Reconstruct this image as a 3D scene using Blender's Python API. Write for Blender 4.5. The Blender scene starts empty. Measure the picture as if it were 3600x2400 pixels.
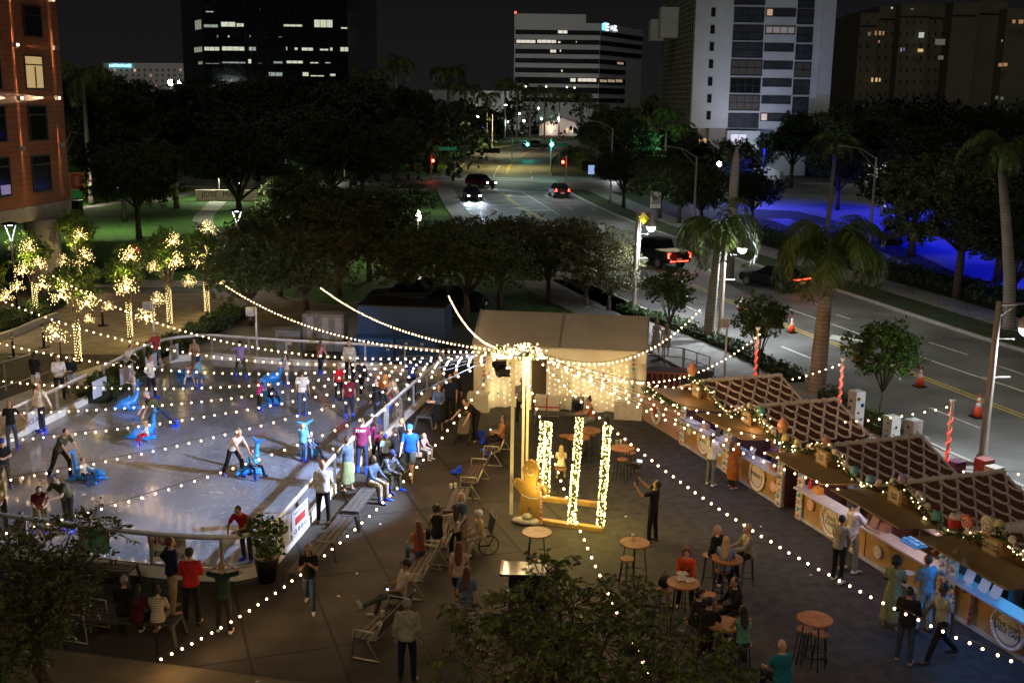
import bpy, math, random
import numpy as np
from mathutils import Vector, Matrix
random.seed(7); RNG = np.random.default_rng(7)
PI = math.pi; rad = math.radians
SC = bpy.context.scene; COL = SC.collection
# ---------------------------------------------------------------- camera, world, exposure
F_PX, CAM_H, PITCH, ROLL = 3910., 11.4, rad(12.4), rad(0.8)
cam = bpy.data.objects.new("camera", bpy.data.cameras.new("camera")); COL.objects.link(cam)
cam.data.sensor_width = 36; cam.data.lens = F_PX/3600*36
cam.data.clip_start = .5; cam.data.clip_end = 4000
cam.matrix_world = Matrix.Translation((0, 0, CAM_H)) @ Matrix.Rotation(PI/2-PITCH, 4, 'X') @ Matrix.Rotation(ROLL, 4, 'Z')
SC.camera = cam
world = bpy.data.worlds.new("World"); SC.world = world; world.use_nodes = True
wn = world.node_tree; bg = wn.nodes["Background"]
tc = wn.nodes.new("ShaderNodeTexCoord"); sx = wn.nodes.new("ShaderNodeSeparateXYZ"); rp = wn.nodes.new("ShaderNodeValToRGB")
wn.links.new(tc.outputs["Generated"], sx.inputs[0]); wn.links.new(sx.outputs[2], rp.inputs[0]); wn.links.new(rp.outputs[0], bg.inputs[0])
rp.color_ramp.elements[0].position = 0; rp.color_ramp.elements[0].color = (.019, .0175, .019, 1)
rp.color_ramp.elements[1].position = .22; rp.color_ramp.elements[1].color = (.0035, .0035, .005, 1)
bg.inputs[1].default_value = .48
_s = bpy.data.lights.new('night_sky_glow', 'SUN'); _s.energy = .25; _s.angle = rad(25); _s.color = (1, .93, .78); _so = bpy.data.objects.new('night_sky_glow', _s); COL.objects.link(_so); _so.rotation_euler = (rad(38), 0, rad(-15))   # weak fill sun added to stand for the city's night glow
SC.view_settings.view_transform = 'Standard'; SC.view_settings.look = 'None'
SC.view_settings.exposure = .15; SC.view_settings.gamma = 1
SC.cycles.use_denoising = True; SC.cycles.sample_clamp_indirect = 3; SC.cycles.max_bounces = 5
SC.cycles.diffuse_bounces = 2; SC.cycles.glossy_bounces = 3; SC.cycles.transparent_max_bounces = 12
SC.cycles.caustics_reflective = False; SC.cycles.caustics_refractive = False

# ---------------------------------------------------------------- surveying: where the photo's ground points lie in the place
_cp, _sp, _cr, _sr = math.cos(PITCH), math.sin(PITCH), math.cos(ROLL), math.sin(ROLL)
def ray(px, py):
    x, y = px-1800, 1200-py
    xr, yr = x*_cr-y*_sr, x*_sr+y*_cr
    return (xr/F_PX, _cp+yr/F_PX*_sp, -_sp+yr/F_PX*_cp)
def G(px, py, z=0.):
    d = ray(px, py); t = (z-CAM_H)/d[2]; return (d[0]*t, d[1]*t)
def G3(px, py, z=0.): return G(px, py, z)+(z,)
def atY(px, py, Y):
    d = ray(px, py); t = Y/d[1]; return (d[0]*t, Y, CAM_H+d[2]*t)
def proj(x, y, z):
    z -= CAM_H; dep = y*_cp-z*_sp; X = F_PX*x/dep; V = F_PX*(y*_sp+z*_cp)/dep
    return 1800+X*_cr+V*_sr, 1200-(-X*_sr+V*_cr)

# ---------------------------------------------------------------- materials
_M = {}
def mat(name, col, rough=.7, metal=0., var=.15, vscale=6., bump=0., bscale=40., emit=0., ecol=None, spec=.5, alpha=1., trans=0., sampling=None):
    if name in _M: return _M[name]
    m = bpy.data.materials.new(name); m.use_nodes = True; nt = m.node_tree; b = nt.nodes["Principled BSDF"]
    b.inputs["Roughness"].default_value = rough; b.inputs["Metallic"].default_value = metal
    b.inputs["Specular IOR Level"].default_value = spec
    b.inputs["Base Color"].default_value = (*col, 1); b.inputs["Alpha"].default_value = alpha
    b.inputs["Transmission Weight"].default_value = trans
    if var > 0 or bump > 0:
        t = nt.nodes.new("ShaderNodeTexCoord"); n = nt.nodes.new("ShaderNodeTexNoise"); n.inputs["Scale"].default_value = vscale; n.inputs["Detail"].default_value = 5
        nt.links.new(t.outputs["Object"], n.inputs["Vector"])
        r = nt.nodes.new("ShaderNodeValToRGB"); r.color_ramp.elements[0].position = .3; r.color_ramp.elements[1].position = .7
        r.color_ramp.elements[0].color = (*[c*(1-var) for c in col], 1); r.color_ramp.elements[1].color = (*[min(1, c*(1+var)) for c in col], 1)
        nt.links.new(n.outputs[0], r.inputs[0]); nt.links.new(r.outputs[0], b.inputs["Base Color"])
        if bump > 0:
            n2 = nt.nodes.new("ShaderNodeTexNoise"); n2.inputs["Scale"].default_value = bscale; n2.inputs["Detail"].default_value = 4
            nt.links.new(t.outputs["Object"], n2.inputs["Vector"])
            bp = nt.nodes.new("ShaderNodeBump"); bp.inputs["Strength"].default_value = bump; bp.inputs["Distance"].default_value = .02
            nt.links.new(n2.outputs[0], bp.inputs["Height"]); nt.links.new(bp.outputs[0], b.inputs["Normal"])
    if emit > 0:
        b.inputs["Emission Color"].default_value = (*(ecol or col), 1); b.inputs["Emission Strength"].default_value = emit
    if sampling: m.cycles.emission_sampling = sampling
    _M[name] = m; return m
def nodes_of(m): return m.node_tree, m.node_tree.nodes["Principled BSDF"]
def brick_mat(name, c1, c2, mortar, bw, bh, msize, rough=.8, rot=0., bump=.3, offset=.5, spec=.5, axis='XY', mottling=.25):
    m = mat(name, c1, rough, var=0, spec=spec); nt, b = nodes_of(m)
    t = nt.nodes.new("ShaderNodeTexCoord"); mp = nt.nodes.new("ShaderNodeMapping"); mp.inputs["Rotation"].default_value = (0, 0, rot)
    src = t.outputs["Object"]
    if axis != 'XY':
        s = nt.nodes.new("ShaderNodeSeparateXYZ"); c = nt.nodes.new("ShaderNodeCombineXYZ"); nt.links.new(src, s.inputs[0])
        nt.links.new(s.outputs['XYZ'.index(axis[0])], c.inputs[0]); nt.links.new(s.outputs['XYZ'.index(axis[1])], c.inputs[1]); src = c.outputs[0]
    nt.links.new(src, mp.inputs[0])
    k = nt.nodes.new("ShaderNodeTexBrick"); k.offset = offset; k.inputs["Scale"].default_value = 1
    for i, v in (("Color1", c1), ("Color2", c2), ("Mortar", mortar)): k.inputs[i].default_value = (*v, 1)
    k.inputs["Brick Width"].default_value = bw; k.inputs["Row Height"].default_value = bh; k.inputs["Mortar Size"].default_value = msize
    nt.links.new(mp.outputs[0], k.inputs["Vector"])
    n = nt.nodes.new("ShaderNodeTexNoise"); n.inputs["Scale"].default_value = 1.3; n.inputs["Detail"].default_value = 8; nt.links.new(t.outputs["Object"], n.inputs["Vector"])
    r = nt.nodes.new("ShaderNodeMapRange"); r.inputs["From Min"].default_value = .3; r.inputs["From Max"].default_value = .7
    r.inputs["To Min"].default_value = 1-mottling; r.inputs["To Max"].default_value = 1+mottling; nt.links.new(n.outputs[0], r.inputs[0])
    x = nt.nodes.new("ShaderNodeVectorMath"); x.operation = 'SCALE'; nt.links.new(k.outputs[0], x.inputs[0]); nt.links.new(r.outputs[0], x.inputs["Scale"])
    nt.links.new(x.outputs[0], b.inputs["Base Color"])
    if bump:
        bp = nt.nodes.new("ShaderNodeBump"); bp.inputs["Strength"].default_value = bump; bp.inputs["Distance"].default_value = .01; bp.invert = True
        nt.links.new(k.outputs["Fac"], bp.inputs["Height"]); nt.links.new(bp.outputs[0], b.inputs["Normal"])
    return m
def glow(name, col, s, sampling=None): return mat(name, (.8, .8, .8), .4, var=0, emit=s, ecol=col, sampling=sampling)
def glass_mat(name, tint=(1, 1, 1), gl=.08, rough=.03):
    if name in _M: return _M[name]
    m = bpy.data.materials.new(name); m.use_nodes = True; nt = m.node_tree
    for n in list(nt.nodes): nt.nodes.remove(n)
    o = nt.nodes.new("ShaderNodeOutputMaterial"); t = nt.nodes.new("ShaderNodeBsdfTransparent"); g = nt.nodes.new("ShaderNodeBsdfGlossy"); x = nt.nodes.new("ShaderNodeMixShader")
    t.inputs[0].default_value = (*tint, 1); g.inputs["Roughness"].default_value = rough; x.inputs[0].default_value = gl
    nt.links.new(t.outputs[0], x.inputs[1]); nt.links.new(g.outputs[0], x.inputs[2]); nt.links.new(x.outputs[0], o.inputs[0])
    _M[name] = m; return m

# ---------------------------------------------------------------- mesh collecting
def V(*a): return np.array(a, float)
def unit(v): v = np.asarray(v, float); return v/(np.linalg.norm(v)+1e-12)
def frame(d):
    d = unit(d); a = V(0, 0, 1) if abs(d[2]) < .9 else V(0, 1, 0)
    u = unit(np.cross(a, d)); return u, np.cross(d, u)
class MB:
    def __init__(s): s.v = []; s.f = []
    def add(s, vs, fs):
        n = len(s.v); s.v += [tuple(map(float, p)) for p in vs]; s.f += [tuple(i+n for i in f) for f in fs]; return s
    def box(s, c, size, rz=0., rx=0., ry=0.):
        m = Matrix.Rotation(rz, 3, 'Z') @ Matrix.Rotation(ry, 3, 'Y') @ Matrix.Rotation(rx, 3, 'X')
        h = [k/2 for k in size]; P = []
        for z in (-1, 1):
            for x, y in ((-1, -1), (1, -1), (1, 1), (-1, 1)): P.append(Vector(c)+m @ Vector((x*h[0], y*h[1], z*h[2])))
        return s.add(P, [(3, 2, 1, 0), (4, 5, 6, 7), (0, 1, 5, 4), (1, 2, 6, 5), (2, 3, 7, 6), (3, 0, 4, 7)])
    def beam(s, a, b, w, h, up=(0, 0, 1)):
        a, b = V(*a), V(*b); d = unit(b-a); u = unit(np.cross(up, d)); t = np.cross(d, u); P = []
        for p in (a, b):
            for x, y in ((-1, -1), (1, -1), (1, 1), (-1, 1)): P.append(p+u*x*w/2+t*y*h/2)
        return s.add(P, [(3, 2, 1, 0), (4, 5, 6, 7), (0, 1, 5, 4), (1, 2, 6, 5), (2, 3, 7, 6), (3, 0, 4, 7)])
    def tube(s, pts, r, n=8, close=False):
        pts = [V(*p) for p in pts]; rr = r if hasattr(r, '__len__') else [r]*len(pts); P = []; m = len(pts)
        u = None
        for i, p in enumerate(pts):
            d = pts[min(i+1, m-1)]-pts[max(i-1, 0)] if not close else pts[(i+1) % m]-pts[i-1]
            d = unit(d)
            if u is None: u, w = frame(d)
            else: u = unit(u-d*(u@d)); w = np.cross(d, u)
            for k in range(n): a = 2*PI*k/n; P.append(p+rr[i]*(u*math.cos(a)+w*math.sin(a)))
        Fc = []
        for i in range(m if close else m-1):
            j = (i+1) % m
            for k in range(n): l = (k+1) % n; Fc.append((i*n+k, i*n+l, j*n+l, j*n+k))
        if not close: Fc += [tuple(range(n-1, -1, -1)), tuple((m-1)*n+k for k in range(n))]
        return s.add(P, Fc)
    def cyl(s, a, b, r0, r1=None, n=12): return s.tube([a, b], [r0, r0 if r1 is None else r1], n)
    def loft(s, secs, n=12):
        """closed body through elliptical sections (centre, half-axis u, half-axis w), rounded at both ends by a pole"""
        P = [secs[0][0]]; 
        for c, u, w in secs:
            for k in range(n): a = 2*PI*k/n; P.append(V(*c)+V(*u)*math.cos(a)+V(*w)*math.sin(a))
        P.append(secs[-1][0]); m = len(secs); Fc = []
        for k in range(n): Fc.append((0, 1+(k+1) % n, 1+k)); Fc.append((len(P)-1, 1+(m-1)*n+k, 1+(m-1)*n+(k+1) % n))
        for i in range(m-1):
            for k in range(n): l = (k+1) % n; Fc.append((1+i*n+k, 1+i*n+l, 1+(i+1)*n+l, 1+(i+1)*n+k))
        return s.add(P, Fc)
    def cap(s, a, b, r0, r1, n=8, fl=1., side=None):
        a, b = V(*a), V(*b); d = unit(b-a); u, w = frame(d)
        if side is not None: u = unit(V(*side)-d*(V(*side)@d)); w = np.cross(d, u)
        S = []
        for q in (-.98, -.7): S.append((a+d*r0*q, u*r0*math.sqrt(1-q*q), w*r0*fl*math.sqrt(1-q*q)))
        S += [(a, u*r0, w*r0*fl), (b, u*r1, w*r1*fl)]
        for q in (.7, .98): S.append((b+d*r1*q, u*r1*math.sqrt(1-q*q), w*r1*fl*math.sqrt(1-q*q)))
        return s.loft(S, n)
    def ball(s, c, r, n=10, m=7, rot=None):
        r = r if hasattr(r, '__len__') else (r, r, r); R = rot or Matrix.Identity(3); S = []
        ux, uy, uz = V(*(R @ Vector((1, 0, 0)))), V(*(R @ Vector((0, 1, 0)))), V(*(R @ Vector((0, 0, 1))))
        for i in range(m):
            q = -math.cos(PI*(i+.5)/m); e = math.sqrt(1-q*q); S.append((V(*c)+uz*r[2]*q*1.02, ux*r[0]*e, uy*r[1]*e))
        return s.loft(S, n)
    def prism(s, poly, z0, z1):
        n = len(poly); P = [(x, y, z0) for x, y in poly]+[(x, y, z1) for x, y in poly]
        return s.add(P, [tuple(range(n-1, -1, -1)), tuple(range(n, 2*n))]+[(i, (i+1) % n, n+(i+1) % n, n+i) for i in range(n)])
    def plate(s, pts, th, nrm=None):
        """a polygon in space given a thickness along its normal"""
        P = [V(*p) for p in pts]; nn = unit(nrm if nrm is not None else np.cross(P[1]-P[0], P[2]-P[1])); n = len(P)
        return s.add([p for p in P]+[p+nn*th for p in P], [tuple(range(n-1, -1, -1)), tuple(range(n, 2*n))]+[(i, (i+1) % n, n+(i+1) % n, n+i) for i in range(n)])
    def lathe(s, prof, c=(0, 0, 0), n=16):
        P = []; m = len(prof)
        for r, z in prof:
            for k in range(n): a = 2*PI*k/n; P.append((c[0]+r*math.cos(a), c[1]+r*math.sin(a), c[2]+z))
        Fc = [tuple(range(n-1, -1, -1)), tuple((m-1)*n+k for k in range(n))]
        for i in range(m-1):
            for k in range(n): l = (k+1) % n; Fc.append((i*n+k, i*n+l, (i+1)*n+l, (i+1)*n+k))
        return s.add(P, Fc)
    def poly(s, pts): return s.add(pts, [tuple(range(len(pts)))])
    def build(s, name, m, parent=None, smooth=False, world=False, label=None):
        me = bpy.data.meshes.new(name); v = s.v
        if world and parent is not None:
            o = parent.location; v = [(p[0]-o.x, p[1]-o.y, p[2]-o.z) for p in v]
        me.from_pydata(v, [], s.f)
        for x in (m if isinstance(m, (list, tuple)) else [m]): me.materials.append(x)
        if smooth: me.polygons.foreach_set('use_smooth', [True]*len(me.polygons))
        me.update(); o = bpy.data.objects.new(name, me); COL.objects.link(o)
        if parent: o.parent = parent
        if label: o['label'] = label
        return o
def npmesh(name, verts, quads, m, parent=None):
    me = bpy.data.meshes.new(name); k = quads.shape[1]
    me.vertices.add(len(verts)); me.vertices.foreach_set('co', verts.astype(np.float32).ravel())
    me.loops.add(quads.size); me.loops.foreach_set('vertex_index', quads.astype(np.int32).ravel())
    me.polygons.add(len(quads)); me.polygons.foreach_set('loop_start', np.arange(0, quads.size, k, dtype=np.int32))
    me.materials.append(m); me.update(calc_edges=True)
    o = bpy.data.objects.new(name, me); COL.objects.link(o)
    if parent: o.parent = parent
    return o
def thing(name, label, cat, loc=(0, 0, 0), rz=0., group=None):
    o = bpy.data.objects.new(name, None); COL.objects.link(o); o.empty_display_size = .2
    o.location = loc if len(loc) == 3 else (*loc, 0); o.rotation_euler = (0, 0, rz); tag(o, label, cat, group); return o
def tag(o, label=None, cat=None, group=None, kind=None):
    if label: o['label'] = label
    if cat: o['category'] = cat
    if group: o['group'] = group
    if kind: o['kind'] = kind
    return o
def dup(root, loc, rz=0., label=None, group=None, scale=None):
    r = root.copy(); COL.objects.link(r); r.location = loc if len(loc) == 3 else (*loc, 0); r.rotation_euler = (0, 0, rz)
    if label: r['label'] = label
    if group: r['group'] = group
    if scale: r.scale = (scale,)*3 if not hasattr(scale, '__len__') else scale
    for ch in list(root.children):
        c = ch.copy(); COL.objects.link(c); c.parent = r
        for g in ch.children: d = g.copy(); COL.objects.link(d); d.parent = c
    return r
def lamp(kind, loc, power, col, parent=None, size=.05, rot=None, target=None, spot=60, blend=.4, name='light'):
    l = bpy.data.lights.new(name, kind); l.energy = power; l.color = col
    if kind == 'AREA': l.size = size
    else: l.shadow_soft_size = size
    if kind == 'SPOT': l.spot_size = rad(spot); l.spot_blend = blend
    if name in ('city_glow', 'facade_flood', 'building_glow', 'terrace_lamp'): l.specular_factor = 0
    o = bpy.data.objects.new(name, l); COL.objects.link(o); o.location = loc
    if target is not None: o.rotation_euler = (Vector(target)-Vector(loc)).to_track_quat('-Z', 'Y').to_euler()
    if parent:
        o.parent = parent
    return o
def text(parent, body, loc, right, up, size, m, ext=.004, name='lettering', align='CENTER'):
    c = bpy.data.curves.new(name, 'FONT'); c.body = body; c.size = size; c.extrude = ext; c.align_x = align; c.align_y = 'CENTER'
    c.resolution_u = 2; c.space_line = .85; c.materials.append(m); o = bpy.data.objects.new(name, c); COL.objects.link(o)
    r, u = Vector(unit(right)), Vector(unit(up)); n = r.cross(u)
    mt = Matrix((r, u, n)).transposed().to_4x4(); mt.translation = Vector(loc)
    o.parent = parent; o.matrix_local = mt; FONTS.append(o); return o
FONTS = []
def struct(name, mb, m, smooth=False): return tag(mb.build(name, m, smooth=smooth), kind='structure')
# ================================================================ the setting: ground, roads, ice
def smooth(pts, k=6):
    P = [V(*p[:2]) for p in pts]; P = [2*P[0]-P[1]]+P+[2*P[-1]-P[-2]]; out = []
    for i in range(1, len(P)-2):
        a, b, c, d = P[i-1:i+3]
        for j in range(k):
            t = j/k; out.append(.5*((2*b)+(c-a)*t+(2*a-5*b+4*c-d)*t*t+(3*b-a-3*c+d)*t**3))
    out.append(P[-2]); return out
def offs(P, d):
    out = []
    for i, p in enumerate(P):
        t = unit(P[min(i+1, len(P)-1)]-P[max(i-1, 0)]); out.append(p+V(t[1], -t[0])*d)   # to the right of travel
    return out
def ribbon(mb, P, d0, d1, z, z2=None):
    A, B = offs(P, d0), offs(P, d1); n = len(P)
    mb.add([(*p, z) for p in A]+[(*p, z if z2 is None else z2) for p in B], [(i, n+i, n+i+1, i+1) for i in range(n-1)]); return mb
def slab(mb, P, d0, d1, z0, z1):
    A, B = offs(P, d0), offs(P, d1); n = len(P)
    mb.add([(*p, z1) for p in A]+[(*p, z1) for p in B]+[(*p, z0) for p in A]+[(*p, z0) for p in B],
           [(i, i+1, n+i+1, n+i) for i in range(n-1)]+[(i+1, i, 2*n+i, 2*n+i+1) for i in range(n-1)]+[(n+i, n+i+1, 3*n+i+1, 3*n+i) for i in range(n-1)]+[(0, n, 3*n, 2*n), (n-1, 3*n-1, 4*n-1, 2*n-1)]); return mb
M_asph = mat("asphalt", (.13, .13, .12), .62, var=.42, vscale=.35, bump=.35, bscale=25)
M_conc = mat("concrete", (.30, .285, .255), .85, var=.22, vscale=1.5, bump=.2, bscale=30)
M_walk = brick_mat("walk_concrete", (.27, .26, .235), (.24, .23, .21), (.12, .12, .11), 1.5, 1.5, .02, rot=rad(20), offset=0)
M_kerb = mat("kerb_stone", (.38, .36, .33), .8, var=.2, vscale=3)
M_paint = mat("road_paint", (.62, .62, .58), .6, var=.3, vscale=6)
M_yel = mat("yellow_paint", (.55, .42, .09), .6, var=.3, vscale=6)
M_grass = mat("lawn_grass", (.055, .13, .022), .95, var=.5, vscale=2.2, bump=.6, bscale=60)
M_vgrass = mat("verge_grass", (.03, .048, .014), .95, var=.5, vscale=1.5, bump=.6, bscale=60)
M_earth = mat("earth", (.03, .035, .02), .95, var=.3, vscale=.5)
M_mats = brick_mat("rubber_mats", (.042, .036, .028), (.034, .029, .023), (.008, .008, .008), 3.6, 1.8, .035, rough=.75, rot=rad(71), offset=0., bump=.4, mottling=.35, spec=.3)
M_plaza = mat("plaza_asphalt", (.040, .038, .034), .8, var=.4, vscale=3.5, bump=.5, bscale=22, spec=.3)
M_pav = brick_mat("clay_pavers", (.32, .265, .19), (.24, .20, .15), (.12, .10, .08), .42, .21, .02, rot=rad(-35))
M_ice = mat("rink_ice", (.55, .56, .60), .14, var=0)
nt, b = nodes_of(M_ice)
t = nt.nodes.new("ShaderNodeTexCoord"); n1 = nt.nodes.new("ShaderNodeTexNoise"); n1.inputs["Scale"].default_value = .45; n1.inputs["Detail"].default_value = 9; n1.inputs["Distortion"].default_value = 1.2
mp = nt.nodes.new("ShaderNodeMapping"); mp.inputs["Scale"].default_value = (1, .35, 1); mp.inputs["Rotation"].default_value = (0, 0, rad(35))
nt.links.new(t.outputs["Object"], mp.inputs[0]); nt.links.new(mp.outputs[0], n1.inputs[0])
r = nt.nodes.new("ShaderNodeValToRGB"); r.color_ramp.elements[0].position = .35; r.color_ramp.elements[1].position = .68
r.color_ramp.elements[0].color = (.125, .14, .17, 1); r.color_ramp.elements[1].color = (.26, .28, .325, 1); nt.links.new(n1.outputs[0], r.inputs[0])
n3 = nt.nodes.new("ShaderNodeTexNoise"); n3.inputs["Scale"].default_value = .55; n3.inputs["Detail"].default_value = 1.5; n3.inputs["Distortion"].default_value = 2.5; nt.links.new(t.outputs["Object"], n3.inputs[0])
r3 = nt.nodes.new("ShaderNodeValToRGB"); nt.links.new(n3.outputs[0], r3.inputs[0]); r3.color_ramp.elements[0].position = .3; r3.color_ramp.elements[0].color = (0, 0, 0, 1); r3.color_ramp.elements[1].position = .7; r3.color_ramp.elements[1].color = (0, 0, 0, 1)
for q_ in (.40, .47, .52, .59):
    for dq, c_ in ((-.004, 0), (0, .8), (.004, 0)): e_ = r3.color_ramp.elements.new(q_+dq); e_.color = (c_, c_, c_, 1)
x3 = nt.nodes.new("ShaderNodeMix"); x3.data_type = 'RGBA'; x3.inputs[7].default_value = (.5, .52, .56, 1); nt.links.new(r3.outputs[0], x3.inputs[0]); nt.links.new(r.outputs[0], x3.inputs[6]); nt.links.new(x3.outputs[2], b.inputs["Base Color"])
n2 = nt.nodes.new("ShaderNodeTexNoise"); n2.inputs["Scale"].default_value = 6.5; n2.inputs["Detail"].default_value = 5; n2.inputs["Roughness"].default_value = .6; nt.links.new(t.outputs["Object"], n2.inputs[0])
bp = nt.nodes.new("ShaderNodeBump"); bp.inputs["Strength"].default_value = .22; bp.inputs["Distance"].default_value = .012; nt.links.new(n2.outputs[0], bp.inputs["Height"]); nt.links.new(bp.outputs[0], b.inputs["Normal"])
mr = nt.nodes.new("ShaderNodeMapRange"); mr.inputs["To Min"].default_value = .01; mr.inputs["To Max"].default_value = .05; nt.links.new(n1.outputs[0], mr.inputs[0]); nt.links.new(mr.outputs[0], b.inputs["Roughness"])

struct("ground", MB().poly([(-1500, -300, -.06), (1500, -300, -.06), (1500, 3000, -.06), (-1500, 3000, -.06)]), M_earth)
ROAD_R = smooth([(40, 0), (33, 25), (27.5, 40), (24.1, 51), (22.6, 56.5), (20.6, 65), (18.4, 73), (16.4, 80.5), (14, 90.5), (11.1, 105), (8.9, 119), (6.9, 136), (6.3, 141)])
ROAD_L = smooth([(24, 2), (18.2, 21), (15.6, 32.1), (14.3, 36.5), (12.2, 45), (10.8, 50), (8.4, 57), (3.6, 73), (.2, 86), (-2.6, 96.9), (-4.1, 108.5), (-5.8, 122), (-7.9, 141)])
FAR_L = smooth([(-8.6, 163), (-8.9, 180), (-7.5, 209), (-5.5, 232), (-3.2, 252), (0, 267), (8, 288), (30, 320)])
FAR_R = smooth([(5.4, 166), (5.9, 187), (7.1, 213), (10.3, 244), (17, 262), (36, 292)])
rd = MB().poly([(*p, -.02) for p in ROAD_L]+[(*p, -.02) for p in ROAD_R[::-1]])
rd.poly([(*p, -.02) for p in FAR_L]+[(*p, -.02) for p in FAR_R[::-1]])
struct("road", rd, M_asph)
struct("cross_street", MB().poly([(-90, 139, -.025), (60, 140, -.025), (60, 158, -.025), (5.4, 167, -.025), (-8.6, 164, -.025), (-90, 160, -.025)]), M_asph)
struct("park_grass", MB().poly([(*p, -.03) for p in offs(ROAD_L, -2.1)[20:]]+[(-90, 139, -.03), (-90, 62, -.03), (-5, 60, -.03)]), M_grass)
struct("park_grass", MB().poly([(-90, 161, -.03), (-8.8, 165, -.03)]+[(*p, -.03) for p in FAR_L[4:]]+[(-90, 320, -.03)]), M_grass)
kb = MB(); slab(kb, ROAD_R, 0, .18, -.05, .12); slab(kb, ROAD_L, 0, -.18, -.05, .12); slab(kb, FAR_L, 0, -.18, -.05, .12); slab(kb, FAR_R, 0, .18, -.05, .12); struct("kerb", kb, M_kerb)
struct("grass_verge", ribbon(MB(), ROAD_R, .18, 2.8, .08), M_vgrass)
struct("pavement", slab(MB(), ROAD_R, 2.8, 5.3, -.05, .1), M_walk)
struct("pavement", slab(MB(), ROAD_L[36:], -.18, -2., -.05, .09), M_walk)
struct("pavement", slab(MB(), ROAD_L[:42], -.18, -4.3, -.05, .09), M_walk)
struct("pavement", slab(MB(), FAR_L, -.18, -2.2, -.05, .09), M_walk)
struct("pavement", MB().prism([(-60, 137), (-8.5, 137.4), (-8.5, 139), (-60, 138.8)], -.05, .08), M_walk)
struct("grass_verge", MB().poly([(*p, -.035) for p in offs(ROAD_R, 5.3)]+[(20, 139, -.035), (60, 138, -.035), (90, 60, -.035), (60, 0, -.035)]), M_earth)
# the parking lot across the road, lit blue
struct("parking_lot", MB().poly([(50, 20, -.012), (40, 44, -.012), (34.5, 58, -.012), (31.8, 69, -.012), (30.5, 76, -.012), (31.5, 90, -.012), (32.6, 103, -.012), (30, 118, -.012), (22, 121, -.012), (21, 139, -.012), (70, 142, -.012), (90, 60, -.012), (90, 20, -.012)]), mat("lot_asphalt", (.22, .22, .22), .7, var=.25, vscale=1, bump=.3))
lp = MB()
for k in range(14):
    x, y = 40+k*.3, 58+k*3.1; lp.add([(x, y, -.004), (x+.12, y, -.004), (x+6.1, y+2.4, -.004), (x+5.98, y+2.5, -.004)], [(0, 1, 2, 3)])
for k in range(12): y = 70+k*2.9; lp.add([(57, y, -.004), (57.12, y-.1, -.004), (62.3, y+2, -.004), (62.2, y+2.1, -.004)], [(0, 1, 2, 3)])
struct("parking_bay_markings", lp, M_paint)
# inner drive and its kerb
LOTP = smooth([(48, 20), (37, 44), (31.5, 58), (28.7, 69), (27.4, 76), (27.5, 90), (26, 110)]); struct("path", ribbon(MB(), LOTP, -1.2, 1.2, .02), M_walk)
# markings
mk = MB(); mz = -.012
def line(px, w=.12, m=mk): P = smooth([G(*p) for p in px]); ribbon(m, P, -w/2, w/2, mz)
for a in ([(3900, 1495), (3600, 1375), (3370, 1300), (3102, 1203), (2986, 1160), (2760, 1080)], [(1833, 672), (1967, 756)], [(1735, 582+40), (1745, 600), (1757, 582)], [(2747, 1216), (2858, 1261)], [(3267, 1431), (3443, 1502)], [(2397, 1068), (2467, 1100)],
          [(2847, 1060), (2876, 1069)], [(3267, 1202), (3403, 1246)], [(2594, 971), (2619, 979)], [(2076, 692+38), (2100, 741)], [(1994, 728), (2014, 738)], [(2190, 819), (2221, 834)], [(1701, 698), (1710, 707)], [(1736, 731), (1750, 740)], [(1793, 768), (1812, 778)],
          [(2800+140, 1105), (2990, 1120)], [(3480, 1275), (3600, 1315)], [(3640, 1590), (3800, 1660)], [(1915, 685), (1930, 694)], [(1869, 620), (1871, 628)], [(1865, 608), (1866, 603)], [(1682, 603), (1686, 598)], [(1672, 624), (1676, 615)]): line(a)
for a in ([(1645, 663), (1900, 664), (1938, 667)], [(1650, 669), (1880, 674), (1936, 677)], [(1590, 625), (1700, 625), (1800, 626), (1955, 638)], [(1600, 630), (1800, 632), (1950, 643)]): line(a, .35)
def arrow(px, py, ang, s):
    c = V(*G(px, py)); pts = [(-.12, -1.2), (.12, -1.2), (.12, .1), (.5, .5), (1.0, .5), (1.0, .1), (1.7, .75), (1.0, 1.4), (1.0, .95), (.3, .9), (-.12, .4)]
    ca, sa = math.cos(ang), math.sin(ang); mk.poly([(c[0]+s*(x*ca-y*sa), c[1]+s*(x*sa+y*ca), mz) for x, y in pts][::-1])
arrow(1812, 691, rad(80), 1.5); arrow(1880, 738, rad(95), 1.7)
mk.poly([G3(*p, mz) for p in ((2915, 1190), (2925, 1176), (2952, 1180), (3050, 1200), (3045, 1204), (2975, 1191), (2952, 1197))])
struct("road_markings", mk, M_paint)
yl = MB()
Yp = smooth([G(*p) for p in [(3900, 1580), (3600, 1462), (3236, 1322), (2986, 1225), (2758, 1140)]]+[(9.5, 77), (6, 92), (2.3, 109.2), (.3, 121.3), (-1.7, 137)])
Yf = smooth([(-1.2, 168), (-.8, 190), (.6, 215), (3.8, 245), (10, 266)])
for P in (Yp, Yf): ribbon(yl, P, -.2, -.08, mz); ribbon(yl, P, .08, .2, mz)
struct("road_markings", yl, M_yel)

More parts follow.
